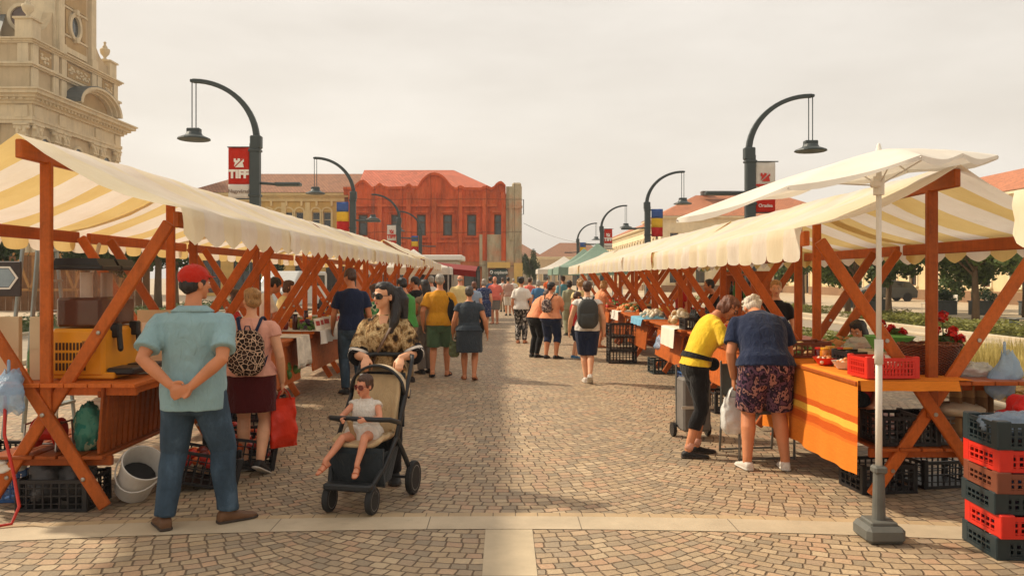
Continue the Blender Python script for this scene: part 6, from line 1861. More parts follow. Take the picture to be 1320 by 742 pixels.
ACRYL = mat_film('clear_acrylic', (196, 140, 110), .86, .08)
GLASSY = mat_film('jar_glass', (206, 200, 186), .6, .06)
PAPER = pm('paper_white', (226, 216, 198), .8, .05)
CARD = pm('beige_board', (206, 184, 148), .8, .08, 3)

# juice dispenser on the first left table
jd = thing('juice_dispenser', 'yellow two tank juice dispenser holding dark red juice on the first left table', 'juice dispenser', (-3.17, 6.22, TZ))
mb = MB(); mb.box((0, 0, .20), (.40, .62, .36), None, .025); mb.box((.04, 0, .03), (.46, .60, .05), None, .01); mb.build('base', pm('dispenser_yellow', (226, 148, 28), .35, .06, dirt=.15), jd)
mb = MB()
for i in range(9):
    for j in range(3):
        mb.box((-.15 + i * .026, -.3125, .10 + j * .075), (.014, .006, .055))
mb.build('vent_grille', pm('vent_dark', (70, 40, 16), .7), jd)
mb = MB(); mb.box((.09, -.312, .25), (.10, .004, .08)); mb.build('side_label', pm('label_brown', (146, 92, 30), .5), jd)
for j in (-1, 1):
    tk = MB(); tk.box((-.01, j * .155, .60), (.36, .27, .44), None, .03); tk = tk.build('tank', ACRYL, jd)
    mb = MB(); mb.box((-.01, j * .155, .50), (.335, .245, .22), None, .02); mb.build('juice', pm('red_juice', (52, 10, 8), .12, .1, spec=.6), tk)
    mb = MB(); mb.lathe([(.045, .4), (.045, .8)], (-.01, j * .155, 0), 12); mb.build('cooling_column', pm('column_white', (190, 170, 150), .4), tk)
    mb = MB(); mb.box((-.01, j * .155, .835), (.39, .295, .035), None, .012); mb.prism([(-.19, .85), (.17, .85), (.14, .905), (-.16, .905)], .27, Matrix.Translation((-.01, j * .155 - .135, 0))); mb.build('lid', PL['black'], jd)
    mb = MB(); mb.box((.215, j * .155, .36), (.07, .07, .11), None, .01); mb.tube([(.24, j * .155, .33), (.25, j * .155, .22)], .022, 8); mb.build('tap', PL['black'], jd)
    mb = MB(); mb.box((.30, j * .155, .06), (.20, .24, .05), None, .012); mb.build('drip_tray', PL['black'], jd)
for (x0, x1, lab) in ((-3.79, -3.60, 'beige board leaning on the first left table at the picture edge'), (-3.52, -3.43, 'narrow beige board beside the green bottle on the first left table')):
    mb = MB(); mb.box((0, 0, .235), (x1 - x0, .05, .47), None, .004); mb.box((0, -.027, .235), (x1 - x0 - .02, .004, .008)); o = mb.build('board', CARD); o.location = ((x0 + x1) / 2, 5.93, TZ); tag(o, lab, 'board')
def bottle(label, loc, mat, h=.30, r=.037, capm=None, group=None, name='bottle', cat='bottle'):
    t = thing(name, label, cat, loc, 0, group)
    MB().lathe([(r * .8, 0), (r, .006), (r, h * .58), (r * .75, h * .7), (r * .36, h * .8), (r * .34, h * .93)], n=14).build('glass', mat, t, smooth=True)
    MB().lathe([(r * .42, h * .92), (r * .42, h), (r * .2, h * 1.003)], n=12).build('stopper', capm or PL['black'], t)
    return t
M_BGREEN = mat_film('green_bottle_glass', (60, 130, 70), .15)
M_BDARK = pm('dark_bottle_glass', (26, 30, 24), .12, spec=.7)
bottle('green plastic bottle standing between the two beige boards', (-3.56, 6.05, TZ), M_BGREEN, .34, .055, PL['green'])
pb = thing('poster_board', 'board with pinned prints standing behind the juice dispenser', 'poster board', (-2.98, 7.15, TZ))
mb = MB(); mb.box((0, 0, .24), (.62, .02, .46)); mb.build('backing', CARD, pb)
for i in range(3):
    pr = MB(); pr.box((-.19 + i * .19, -.013, .25), (.15, .005, .22)); pr = pr.build('print', PAPER, pb)
    mb = MB(); mb.box((-.19 + i * .19, -.017, .26), (.10, .003, .13)); mb.build('picture', pm('print_mauve', (170, 150, 150), .7, .4, 30), pr)
    MB().ell((-.19 + i * .19, -.018, .375), (.012, .006, .012), 8, 6).build('pin', PL['green'], pr)
# draped cloths
def mat_bands(name, cols):
    t = NT(name); v = t.coords(); s = t.n('SeparateXYZ', Vector=v)
    st = [(max(0.0, p), lin(c)) for p, c in cols]
    wv = t.math('MULTIPLY', t.noise(v, 5, 2), .02)
    base = t.ramp(t.math('ADD', s.outputs[2], wv), st, 'CONSTANT')
    w = t.noise(t.mapping(v, (8, 8, 160)), 2, 3, .7)
    colr = t.mix(.5, base, t.ramp(w, [(.3, (.62, .62, .62)), (.7, (1.2, 1.2, 1.2))]), 'MULTIPLY')
    nd = t.n('BsdfPrincipled', Base_Color=colr, Roughness=.9, Normal=t.bump(w, .25, .004))
    nd.inputs['Specular IOR Level'].default_value = .1
    return t.surf(nd.outputs[0])
def drape(label, row, yc, y0, y1, xin, drop, mat, name='tablecloth', cat='tablecloth', seed=0, front=.66, fringe=False, wave=.018, end=False):
    """cloth lying on a table and hanging over its street edge; row -1 left, +1 right; y0..y1 in metres along the street"""
    X0 = LX if row < 0 else RXX; sg = 1 if row < 0 else -1
    z0 = TZ + .006
    L1 = front - xin
    tot = L1 + drop
    def fn(u, v):
        y = y0 + (y1 - y0) * u; q = v * tot
        nz = noise.noise(Vector((y * 3.1 + seed, v * 2, seed)))
        dr = drop * (1 + .05 * noise.noise(Vector((y * 2.2, seed, 1))))
        if q < L1 - .02: return Vector((sg * (xin + q), y, z0 + .006 * abs(nz)))
        t = min(1, (q - L1 + .02) / (drop + .02))
        return Vector((sg * (front + .012 + .02 * t + wave * t * math.sin(y * 17 + seed) + .014 * t * nz), y, z0 - max(0, t - .03) * dr))
    mb = MB(); mb.grid(fn, max(10, int((y1 - y0) * 26)), 26)
    if end:      # hanging over the near end as well
        def fe(u, v):
            x = xin + .12 + (front - xin - .12) * u
            return Vector((sg * x, y0 - .012 - .02 * v + .012 * v * math.sin(x * 20), z0 - v * drop * .10))
        mb.grid(fe, 14, 8)
    if fringe:
        for i in range(int((y1 - y0) * 60)):
            p = fn((i + .5) / int((y1 - y0) * 60), 1.0)
            mb.box(p - Vector((0, 0, .03)), (.006, .008, .06))
    o = mb.build(name, mat, None, smooth=True, fix=False); o.location = (X0, 0, 0)
    return tag(o, label, cat)
LACE = cloth('white_lace', (216, 206, 188), var=.25)
drape('white lace cloth hanging off the first left table beside the red capped man', -1, 0, 6.25, 6.85, .1, .30, LACE, seed=3, front=.64, fringe=True)
M_OR = mat_bands('orange_striped_cloth', [(0, (222, 126, 44)), (.47, (214, 112, 40)), (.50, (196, 88, 30)), (.56, (220, 128, 46)), (.585, (232, 178, 72)), (.64, (196, 90, 32)), (.69, (222, 130, 46))])
drape('orange cloth with woven yellow bands hanging from the first right table', 1, 0, 5.83, 7.9, -.2, .71, M_OR, seed=6, front=.64, wave=.012, end=True)
drape('white cloth hanging over the edge of the third left stall table', -1, 0, 11.2, 13.5, .0, .19, F_WHITE, seed=8, front=.72, wave=.03)
drape('white fringed cloth hanging lower at the far end of the second left table', -1, 0, 10.0, 10.65, .2, .34, LACE, seed=9, front=.70, fringe=True)
drape('sky blue cloth hanging over the fourth right stall table', 1, 0, 14.6, 15.9, .1, .14, cloth('sky_blue_cloth', (110, 168, 196)), seed=11, front=.70)
drape('white cloth hanging over a table of the fifth right stall', 1, 0, 17.7, 18.7, .1, .2, F_WHITE, seed=12, front=.70)
drape('white paper sheet hanging on the front of the third right table', 1, 0, 11.75, 12.7, .3, .30, PAPER, seed=13, front=.72, wave=.004)
drape('cream cloth on the fifth left stall table behind the stroller woman', -1, 0, 16.8, 18.5, .1, .2, F_CREAM, seed=14, front=.70)

# things under and around the first left table
crate('black crate with black bags under the first left table', (-3.30, 5.98, 0), .02, .52, .38, .23, 'black')
for i, (x, y) in enumerate(((-3.42, 5.95), (-3.20, 5.98))): bag_lump(('left' if i == 0 else 'right') + ' crumpled black bag in the black crate under the first left table', (x, y, .03), (.13, .15, .19), FILM_BLACK, 3 + i * 5)
crate('blue crate at the left picture edge under the juice table', (-3.86, 6.2, 0), .1, .44, .36, .24, 'blue')
bag_lump('crumpled white paper on the crates at the left picture edge', (-3.72, 5.86, .27), (.16, .14, .07), PAPER, 9, 'crumpled_paper', 'paper', .4)
crate('black crate standing on the blue crate at the left edge', (-3.86, 6.18, .262), -.1, .42, .34, .14, 'black')
cr = thing('cable_reel', 'red cable reel with steel frame on the lower shelf of the first left stall', 'cable reel', (-3.43, 6.0, .415))
MB().lathe([(.11, -.09), (.11, -.08), (.06, -.075), (.06, .075), (.11, .08), (.11, .09)], n=20, M=Matrix.Translation((0, 0, .125)) @ Matrix.Rotation(R(90), 4, 'Y')).build('spool', PL['red'], cr)
mb = MB()
for sx in (-1, 1): mb.tube([(sx * .12, -.12, .01), (sx * .12, -.1, .2), (sx * .12, .1, .2), (sx * .12, .12, .01), (sx * .12, -.12, .01)], .009, 6)
mb.tube([(-.12, 0, .2), (.12, 0, .2)], .009, 6); mb.tube([(-.12, .12, .012), (.12, .12, .012)], .009, 6)
mb.build('stand', BOLT, cr)
bag_lump('teal and white patterned sack on the lower shelf of the first left stall', (-3.12, 5.98, .415), (.10, .10, .19), print_mat('teal_sack', 'patch', [(52, 118, 104), (80, 132, 112), (64, 122, 104), (150, 158, 126)], 9), 13, 'sack', 'sack', .38)
bag_lump('translucent bag of goods behind the teal sack on the lower shelf', (-3.30, 6.5, .415), (.16, .14, .17), FILM_CLEAR, 17, amp=.2)
bag_lump('dark bag deep on the lower shelf of the first left stall', (-3.1, 7.2, .415), (.2, .2, .2), FILM_BLACK, 18, amp=.2)
def hanging_bag(label, loc, w, h, mat, seed):
    def fn(u, v):
        a = 2 * PI * u; r = (.38 + .62 * smooth01(v * 1.8)) * (1 - .5 * max(0, v - .85) / .15)
        q = 1 + .35 * noise.noise(Vector((math.cos(a) * 1.6, math.sin(a) * 1.6 + seed, v * 2.4))) + .16 * noise.noise(Vector((math.cos(a) * 4, math.sin(a) * 4 + seed, v * 5)))
        return Vector((math.cos(a) * w * r * q + .03 * math.sin(v * 4 + seed), math.sin(a) * w * .6 * r * q, -h * v - .02 * math.cos(a * 3)))
    mb = MB(); mb.grid(fn, 26, 16, True); mb.tube([(0, 0, .07), (0, 0, -.02)], .012, 6)
    o = mb.build('plastic_bag', mat, None, smooth=True); o.location = loc
    return tag(o, label, 'bag')
hanging_bag('pale blue plastic bag hanging from the brace of the first left stall', (-3.52, 5.66, 1.04), .14, .30, FILM_BLUE, 2)
hanging_bag('blue and white plastic bag hanging at the back corner of the first right stall', (3.78, 6.02, 1.14), .12, .34, FILM_BLUE, 7)
hs = MB().tube([(-3.52, 5.62, .86), (-3.50, 5.58, .6), (-3.44, 5.58, .35), (-3.36, 5.52, .12), (-3.37, 5.45, .02), (-3.5, 5.38, .014), (-3.75, 5.4, .014), (-4.0, 5.5, .014)], .011, 8).build('hose', pm('red_hose', (186, 44, 30), .5), smooth=True)
tag(hs, 'thin red hose curling down to the ground at the left edge', 'hose')
bk = thing('bucket', 'white plastic bucket lying tilted beside the leg of the first left stall', 'bucket', (-2.86, 6.12, .075))
bk.rotation_euler = (R(22), R(38), R(-10))
def pail(b):
    b.lathe([(.02, .0), (.122, .0), (.128, .006), (.150, .30), (.158, .31), (.160, .335), (.152, .337), (.146, .31), (.120, .02), (.02, .018)], n=28)
mb = MB(); pail(mb); mb.build('pail', PL['white'], bk, smooth=False)
MB().tube([(math.cos(a) * .166, -.02 - .16 * math.sin(a) * .9, .30 - .14 * math.sin(a)) for a in [PI * i / 12 for i in range(13)]], .006, 6).build('handle', PL['white'], bk)
mb = MB(); mb.lathe([(.01, .17), (.13, .17)], n=16); mb.build('contents', FILM_BLACK, bk)
RP = [pm('pepper_red', (176, 40, 26), .3), pm('pepper_dark', (96, 26, 22), .3), pm('pepper_orange', (206, 90, 34), .3)]
for i, (x, y, t, rz) in enumerate(((-2.50, 6.55, R(14), .35), (-2.36, 7.15, R(10), .3), (-2.60, 7.75, 0, .15))):
    c = crate(('nearest', 'middle', 'rear')[i] + ' black crate of red peppers on the ground by the first left stall', (x, y, .03), 0, .56, .38, .26, 'black', None, (0, t, rz))
    heap('pepper_heap', 'red peppers filling the ' + ('nearest', 'middle', 'rear')[i] + ' black crate by the first left stall', 'peppers', (x, y, .16), .42, .28, .12, 42, .045, RP, 30 + i, rot=(0, t, rz))

# easel, ladder and hexagon sign behind the first left stall
ld = thing('step_ladder', 'aluminium A frame ladder standing behind the first left stall', 'ladder', (-5.02, 8.6, 0))
ALU = pm('aluminium', (150, 158, 156), .4, .1, metal=.7)
mb = MB()
for sy in (-.18, .18): mb.bar((-.28, sy, 0), (-.04, sy * .7, 2.6), .05, .03); mb.bar((.30, sy, 0), (.05, sy * .7, 2.6), .05, .03)
mb.build('rails', ALU, ld)
for i in range(7): MB().box((.27 - i * .032, 0, .35 + i * .33), (.08, .32 - i * .01, .025)).build('tread', ALU, ld)
hx = thing('hexagon_sign', 'dark board with a white hexagon outline at the left picture edge', 'sign', (-5.28, 8.2, 1.55))
mb = MB(); mb.box((0, 0, .14), (.62, .03, .36), None, .01); mb.build('board', pm('sign_dark', (60, 52, 50), .6), hx)
def hexring(b, r0, r1, d):
    for i in range(6):
        a0, a1 = PI / 3 * i, PI / 3 * (i + 1)
        b.prism([(math.cos(a0) * r0 * 1.25, .15 + math.sin(a0) * r0), (math.cos(a1) * r0 * 1.25, .15 + math.sin(a1) * r0), (math.cos(a1) * r1 * 1.25, .15 + math.sin(a1) * r1), (math.cos(a0) * r1 * 1.25, .15 + math.sin(a0) * r1)], .006, Matrix.Translation((.12, -.022, 0)))
mb = MB(); hexring(mb, .135, .115, 0); mb.build('hexagon', M_WHITEP, hx)
mb = MB(); mb.prism([(.12 + math.cos(PI / 3 * i) * .135, .15 + math.sin(PI / 3 * i) * .108) for i in range(6)], .003, Matrix.Translation((0, -.019, 0))); mb.build('hexagon_fill', pm('sign_bluegrey', (140, 156, 164), .6), hx)
pole = MB().tube([(0, 0, 0), (.48, .1, 2.05)], .02, 8).build('tent_pole', PL['white']); pole.location = (-4.75, 8.3, 0)
tag(pole, 'slanting white pole behind the juice dispenser', 'pole')

# jars, bottles, produce, price cards of the two rows
JAR = {}
def jar_proto(key, col, r=.042, h=.12, capc='white', basket=False):
    t = thing('jar', 'x', 'jar')
    MB().lathe([(r * .85, 0), (r, .008), (r, h * .78), (r * .8, h * .88), (r * .8, h * .92)], n=14).build('glass', pm('jar_fill_' + key, col, .15, .15, 20, spec=.6), t, smooth=True)
    MB().lathe([(r * .86, h * .90), (r * .88, h * .92), (r * .88, h * 1.03), (r * .2, h * 1.04)], n=14).build('lid', PL[capc] if capc in PL else BOLT, t)
    JAR[key] = t; t['used'] = 0
    return t
for key, col, r, h, cp in (('honey', (196, 116, 30), .045, .13, 'yellow'), ('jam', (110, 26, 22), .042, .12, 'red'), ('orange', (222, 120, 30), .06, .2, 'white'), ('pickle', (110, 120, 50), .05, .15, 'white'), ('syrup', (70, 24, 20), .038, .22, 'black')): jar_proto(key, col, r, h, cp)
def jar(key, X, Y, z, label, group):
    p = JAR[key]
    if not p['used']:
        p['used'] = 1; p.location = (X, Y, z); p['label'] = label; p['group'] = group; return p
    return dup(p, (X, Y, z), random.uniform(0, 6), label, group)
cols = {'honey': 'amber honey', 'jam': 'dark red jam', 'orange': 'tall orange preserve', 'pickle': 'green pickle', 'syrup': 'slim dark syrup'}
rr = random.Random(5)
for (y0, y1, lab) in ((8.5, 9.0, 'on the second left table behind the leopard backpack'), ):
    for i in range(4): jar('orange', LX + .30 + .10 * (i % 2), y0 + i * .24, TZ + .012, 'tall orange preserve jar ' + lab, 'orange preserve jars in the left row')
for i in range(12):
    key = ('honey', 'jam', 'syrup', 'pickle')[i % 4]
    jar(key, LX + .02 + .14 * (i % 3), 11.5 + (i // 3) * .4, TZ + .012, cols[key] + ' jar on the table of the third left stall', 'jars on the third left stall')
for i in range(12):
    key = ('honey', 'jam', 'pickle', 'syrup')[(i * 3 + 1) % 4]
    jar(key, LX + .0 + .16 * (i % 3), 14.2 + (i // 3) * .4, TZ, cols[key] + ' jar on the table of the fourth left stall', 'jars on the fourth left stall')
for i in range(6):
    key = ('honey', 'jam')[i % 2]
    jar(key, RXX - .42 + .10 * (i % 3), 7.0 + (i // 3) * .14, TZ + .012, cols[key] + ' jar on the orange cloth of the first right table', 'jars on the orange cloth')
PR = dict(tomato=(188, 44, 28), plum=(62, 40, 66), lemon=(214, 176, 60), potato=(170, 132, 86), greens=(74, 108, 44), garlic=(212, 200, 178), peach=(216, 132, 70), bread=(176, 116, 62))
PRM = {k: pm('produce_' + k, c, .45, .2, 12) for k, c in PR.items()}
def produce(row, y, x, key, size, label, w=.34, d=.3, h=.14, box=None, z=None):
    X = (LX + x) if row < 0 else (RXX - x)
    z = TZ if z is None else z
    if box: crate(label.replace('heap of', 'shallow ' + box + ' crate holding'), (X, y, z), rr.uniform(-.1, .1), w + .06, d + .06, .12, box)
    return heap('produce_heap', label, 'produce', (X, y, z + (.02 if box else 0)), w, d, h, int(60), size, [PRM[k] for k in key], int(y * 10), 'stuff')
produce(-1, 11.6, .46, ('plum', 'greens'), .035, 'heap of plums and greens at the near end of the third left table', .26, .5)
produce(-1, 12.3, .48, ('potato', 'plum'), .038, 'heap of dark figs in the middle of the third left table', .26, .5)
produce(-1, 13.0, .48, ('lemon', 'tomato'), .04, 'heap of lemons and tomatoes at the far end of the third left table', .26, .5)
produce(-1, 14.8, .45, ('tomato', 'peach'), .04, 'heap of tomatoes on the fourth left table', .3, .7)
produce(-1, 17.6, .4, ('greens', 'lemon'), .05, 'heap of green peppers on the fifth left table', .3, .9)
produce(-1, 20.3, .4, ('peach', 'tomato'), .05, 'heap of peaches on the sixth left table', .3, .9)
produce(1, 15.2, .42, ('garlic',), .045, 'heap of pale garlic on the sky blue cloth', .4, .9, .16)
produce(1, 18.1, .42, ('greens', 'peach'), .05, 'heap of mixed vegetables on the white cloth at the fifth right stall', .4, .8, .16)
produce(1, 20.9, .42, ('tomato', 'greens'), .05, 'heap of tomatoes on the sixth right stall', .4, .9, .16)
produce(1, 12.65, .45, ('garlic', 'potato'), .05, 'heap of pale buns in plastic on the third right table', .3, .4, .26)
produce(1, 7.75, .42, ('greens', 'potato'), .045, 'heap of cucumbers in the wooden crate on the first right table', .3, .4, .13)
produce(1, 8.05, -.2, ('bread', 'greens'), .06, 'heap of dark bread at the back of the first right table', .4, .4, .16)
ROWN = {-1: ('left', LX, YL0, PL_), 1: ('right', RXX, YR0, PR_)}
PNAME = {'tomato': 'tomatoes', 'plum': 'plums', 'lemon': 'yellow peppers', 'potato': 'potatoes', 'greens': 'greens', 'garlic': 'garlic', 'peach': 'peaches', 'bread': 'brown loaves'}
OW = ('first', 'second', 'third', 'fourth', 'fifth', 'sixth', 'seventh', 'eighth')
kk = 0
for row, k, n in ((-1, 1, 2), (-1, 3, 2), (-1, 4, 3), (-1, 5, 3), (-1, 6, 2), (1, 1, 3), (1, 2, 2), (1, 3, 2), (1, 4, 3), (1, 5, 3), (1, 6, 2)):
    nm, X0_, y0_, pp = ROWN[row]
    for i in range(n):
        key = list(PR)[kk % 8]; kk += 1
        y = y0_ + pp * k + (-.75, .1, .85)[i] + .1 * math.sin(kk)
        produce(row, y, .10 if row < 0 else .06, (key, list(PR)[(kk * 3) % 8]) if kk % 3 == 0 else (key,), .038, 'heap of %s in the %s crate on the %s %s table' % (PNAME[key], ('near', 'middle', 'far')[i], OW[k], nm), .34, .3, .16, ('black', 'green', 'brown', 'red')[kk % 4])
CARDS = 'white price cards on the left stalls'
for i in range(7):
    y = 11.35 + i * .30 + .05 * math.sin(i * 5)
    o = MB().box((0, 0, .085), (.012, .13, .17), (0, R(-14), 0)).build('price_card', PAPER); o.location = (LX + .66, y, TZ + .012); o.rotation_euler = (0, R(6 * math.sin(i * 3)), R(-22 + 16 * math.sin(i * 2.3)))
    mb = MB(); mb.box((.0075, 0, .10), (.002, .09, .07), (0, R(-14), 0)); mb.box((.0085, 0, .05), (.002, .07, .012), (0, R(-14), 0)); mb.build('print', pm('card_print_red', (176, 64, 52), .7, .5, 60), o)
    tag(o, 'white card with a red picture propped on the edge of the third left table', 'price card', CARDS)
for i in range(9):
    bottle('dark wine bottle on the third right table near the pale buns', (RXX - .36 + .11 * (i % 3), 12.0 + (i // 3) * .12, TZ), M_BDARK, .31, .038, PL['red'] if i % 2 else PL['black'], 'dark bottles on the third right table')
crate('black crate of small goods on the third right table', (RXX - .42, 11.75, TZ), .05, .40, .32, .16, 'black')
sh = thing('bottle_rack', 'dark wooden rack of bottles at the back of the third right stall', 'rack', (RXX + .55, 12.6, 0), R(90))
mb = MB()
for z in (.5, .95, 1.35, 1.75): mb.box((0, 0, z), (1.7, .3, .03))
for x in (-.85, .85): mb.box((x, 0, .9), (.04, .3, 1.8))
mb.build('shelves', WOOD_D, sh)
for z in (.965, 1.365):
    for i in range(8):
        bottle(('dark' if i % 3 else 'green') + ' bottle standing on the wooden rack of the third right stall', (RXX + .55, 11.95 + i * .19, z), M_BDARK if i % 3 else M_BGREEN, .28, .036, None, 'bottles on the wooden rack')
# second-row boxes
for i, (x, y, z, lab) in enumerate(((2.36, 16.05, 0, 'bottom black crate of the stack between the right stalls'), (2.37, 16.06, .262, 'middle black crate of the stack between the right stalls'), (2.36, 16.04, .524, 'top black crate of the stack between the right stalls'))):
    crate(lab, (x, y, z), .04 * i, .56, .40, .26, 'black', 'stacked black crates between the right stalls')
crate('teal crate under the fourth right stall', (2.9, 14.3, .0), .1, .56, .40, .26, 'teal')
crate('blue crate under the third right stall', (2.95, 12.3, .0), .1, .5, .40, .26, 'blue')
crate('black crate on the ground under the second right stall', (2.9, 10.2, .0), .1, .56, .40, .26, 'black')
crate('black crate on the ground under the second left stall', (-2.95, 9.6, .0), .1, .56, .40, .26, 'black')
bag_lump('blue plastic bag on the lower shelf of the fourth right stall', (2.78, 13.6, .41), (.2, .2, .2), FILM_BLUE, 41)
heap('produce_heap', 'green leaves under the white fringed cloth of the second left stall', 'produce', (-2.95, 10.2, .41), .5, .7, .3, 70, .07, [PRM['greens']], 71)

# goods of the first right stall
WICK = None
def wicker(name, col):
    t = NT(name); v = t.coords(); c = lin(col)
    s = t.n('SeparateXYZ', Vector=v)
    a = t.math('SINE', t.math('MULTIPLY', s.outputs[2], 330.0)); ang = t.math('MULTIPLY', t.math('ARCTAN2', s.outputs[1], s.outputs[0]), 26.0)
    w = t.math('MULTIPLY', t.math('SINE', ang), a)
    colr = t.ramp(w, [(.2, tuple(q * .45 for q in c[:3])), (.7, c)])
    return t.surf(t.n('BsdfPrincipled', Base_Color=colr, Roughness=.6, Normal=t.bump(w, .9, .008)).outputs[0])
wb = thing('wicker_basket', 'large brown wicker basket on the first right table', 'basket', (3.36, 6.30, TZ))
M_WICK = wicker('brown_wicker', (150, 78, 40))
mb = MB(); mb.lathe([(.16, 0), (.17, .01), (.205, .20), (.215, .22), (.205, .235), (.19, .22), (.15, .03), (.02, .02)], n=36); mb.v = [Vector((v.x * 1.1, v.y * .9, v.z)) for v in mb.v]; mb.build('basket', M_WICK, wb, smooth=True)
MB().tube([(math.cos(2 * PI * i / 40) * .232, math.sin(2 * PI * i / 40) * .19, .232 + .006 * math.sin(i * 2.4)) for i in range(41)], .013, 8, False).build('rim', M_WICK, wb, smooth=True)
heap('produce_heap', 'pale gourds inside the wicker basket on the first right table', 'produce', (3.36, 6.30, TZ + .12), .24, .18, .12, 16, .05, [PRM['lemon'], PRM['potato']], 81)
rbk = crate_mesh(.40, .30, .15, .012, 15, 4, 11).build('plastic_basket', PL['red']); rbk.location = (2.86, 6.02, TZ + .016); rbk.rotation_euler = (0, 0, .06); tag(rbk, 'bright red plastic basket at the near corner of the orange cloth', 'basket')
heap('produce_heap', 'red fruit and packets inside the bright red plastic basket', 'produce', (2.86, 6.02, TZ + .05), .3, .2, .1, 30, .04, [PRM['tomato'], PRM['garlic']], 83)
bs = MB(); bs.lathe([(.02, .0), (.12, 0), (.13, .01), (.19, .11), (.2, .115), (.18, .105), (.12, .02), (.02, .016)], n=30); bs = bs.build('basin', pm('green_basin', (104, 168, 84), .4, .06)); bs.location = (3.20, 6.62, TZ + .16); tag(bs, 'green plastic basin above the red basket', 'basin')
bx = MB(); bx.box((0, 0, .078), (.36, .34, .155), None, .006); bx = bx.build('cardboard_box', CARD); bx.location = (3.20, 6.64, TZ); tag(bx, 'low cardboard box under the green basin', 'box')
crate('wooden coloured crate with jars at the far end of the orange cloth', (2.83, 7.62, TZ + .012), .05, .46, .34, .14, 'brown')
crate('black crate behind the parasol pole on the first right table', (3.00, 6.75, TZ + .012), .1, .34, .26, .13, 'black')
for i, (x, y, c, lab) in enumerate(((2.80, 6.55, 'white', 'white bowl of dried fruit on the orange cloth'), (2.76, 6.85, 'red', 'red bowl on the orange cloth'), (2.98, 6.32, 'white', 'white dish beside the red plastic basket'))):
    b = MB(); b.lathe([(.02, 0), (.06, 0), (.10, .055), (.105, .06), (.095, .057), (.055, .012), (.02, .01)], n=22); b = b.build('bowl', PL[c]); b.location = (x, y, TZ + .016); tag(b, lab, 'bowl')
    heap('produce_heap', 'small dried fruit in the ' + lab.split(' on ')[0].split(' beside ')[0] + ' of the first right stall', 'produce', (x, y, TZ + .03), .12, .12, .06, 26, .018, [PRM['bread'], PRM['garlic'], PRM['peach']], 90 + i)
M_PETAL = pm('petal_red', (206, 30, 22), .5, .2, 20)
M_STEM = pm('stem_green', (70, 100, 44), .6)
def flowers(label, loc, stems, seed):
    t = thing('flowers', label, 'flowers', loc)
    MB().lathe([(.06, 0), (.065, .01), (.085, .14), (.088, .15), (.07, .14)], n=16).build('pot', PL['black'], t)
    r2 = random.Random(seed)
    mb = MB(); leaves(mb, (0, 0, .2), .13, 90, .05, seed, .8); mb.build('leaves', LEAF, t, fix=False)
    for (x, y, z) in stems:
        MB().tube([(0, 0, .12), (x * .5, y * .5, z * .6), (x, y, z)], .006, 6).build('stem', M_STEM, t)
        mb = MB()
        for i in range(34):
            d = Vector((r2.gauss(0, 1), r2.gauss(0, 1), r2.gauss(0, 1))).normalized()
            p = Vector((x, y, z)) + d * r2.uniform(.015, .045); a = d.cross(Vector((r2.random(), r2.random(), r2.random()))).normalized(); b = d.cross(a)
            mb.add([p - a * .024, p - b * .02 + d * .008, p + a * .024, p + b * .02 + d * .012], [(0, 1, 2, 3)])
        mb.build('bloom', M_PETAL, t, fix=False)
    return t
flowers('tall red flowers in a pot beside the wicker basket', (3.62, 6.55, TZ), [(-.02, 0, .44), (.08, .03, .32), (-.09, -.02, .33), (.02, -.08, .28), (.10, -.04, .26)], 3)
flowers('shorter red flowers behind the green basin', (3.42, 7.1, TZ), [(-.10, 0, .32), (.03, .02, .30), (-.03, .08, .34), (.12, .0, .27)], 4)
bag_lump('clear plastic wrap beside the wicker basket on the first right table', (3.62, 6.18, TZ), (.16, .14, .06), FILM_CLEAR, 21, amp=.35)
bag_lump('bag of greens at the back of the first right table', (3.5, 7.7, TZ), (.22, .25, .10), FILM_CLEAR, 23, amp=.3)
for i, (x, y, z, c, lab) in enumerate(((3.10, 6.25, .418, 'black', 'black crate on the lower shelf of the first right stall'), (3.42, 6.30, .418, 'grey', 'grey crate on the lower shelf of the first right stall'), (3.02, 6.45, 0, 'black', 'black crate on the ground under the first right stall'), (3.58, 6.62, 0, 'black', 'black crate on the ground deeper under the first right stall'))):
    crate(lab, (x, y, z), .05 * i, .46, .36, .22, c)
bag_lump('beige cushion on the lower shelf of the first right stall', (3.50, 6.16, .64), (.20, .15, .06), pm('beige_cushion', (186, 170, 144), .8), 25, 'cushion', 'cushion', .12)
mb = MB(); mb.grid(lambda u, v: (3.42 + .34 * u, 6.12 + .03 * math.sin(u * 22), .90 - .42 * v), 40, 6); o = mb.build('curtain', print_mat('striped_burlap', 'stripe', [(150, 120, 84), (120, 92, 64)], 20), None, smooth=True, thick=.004); tag(o, 'brown striped cloth hanging at the end of the first right table', 'curtain')
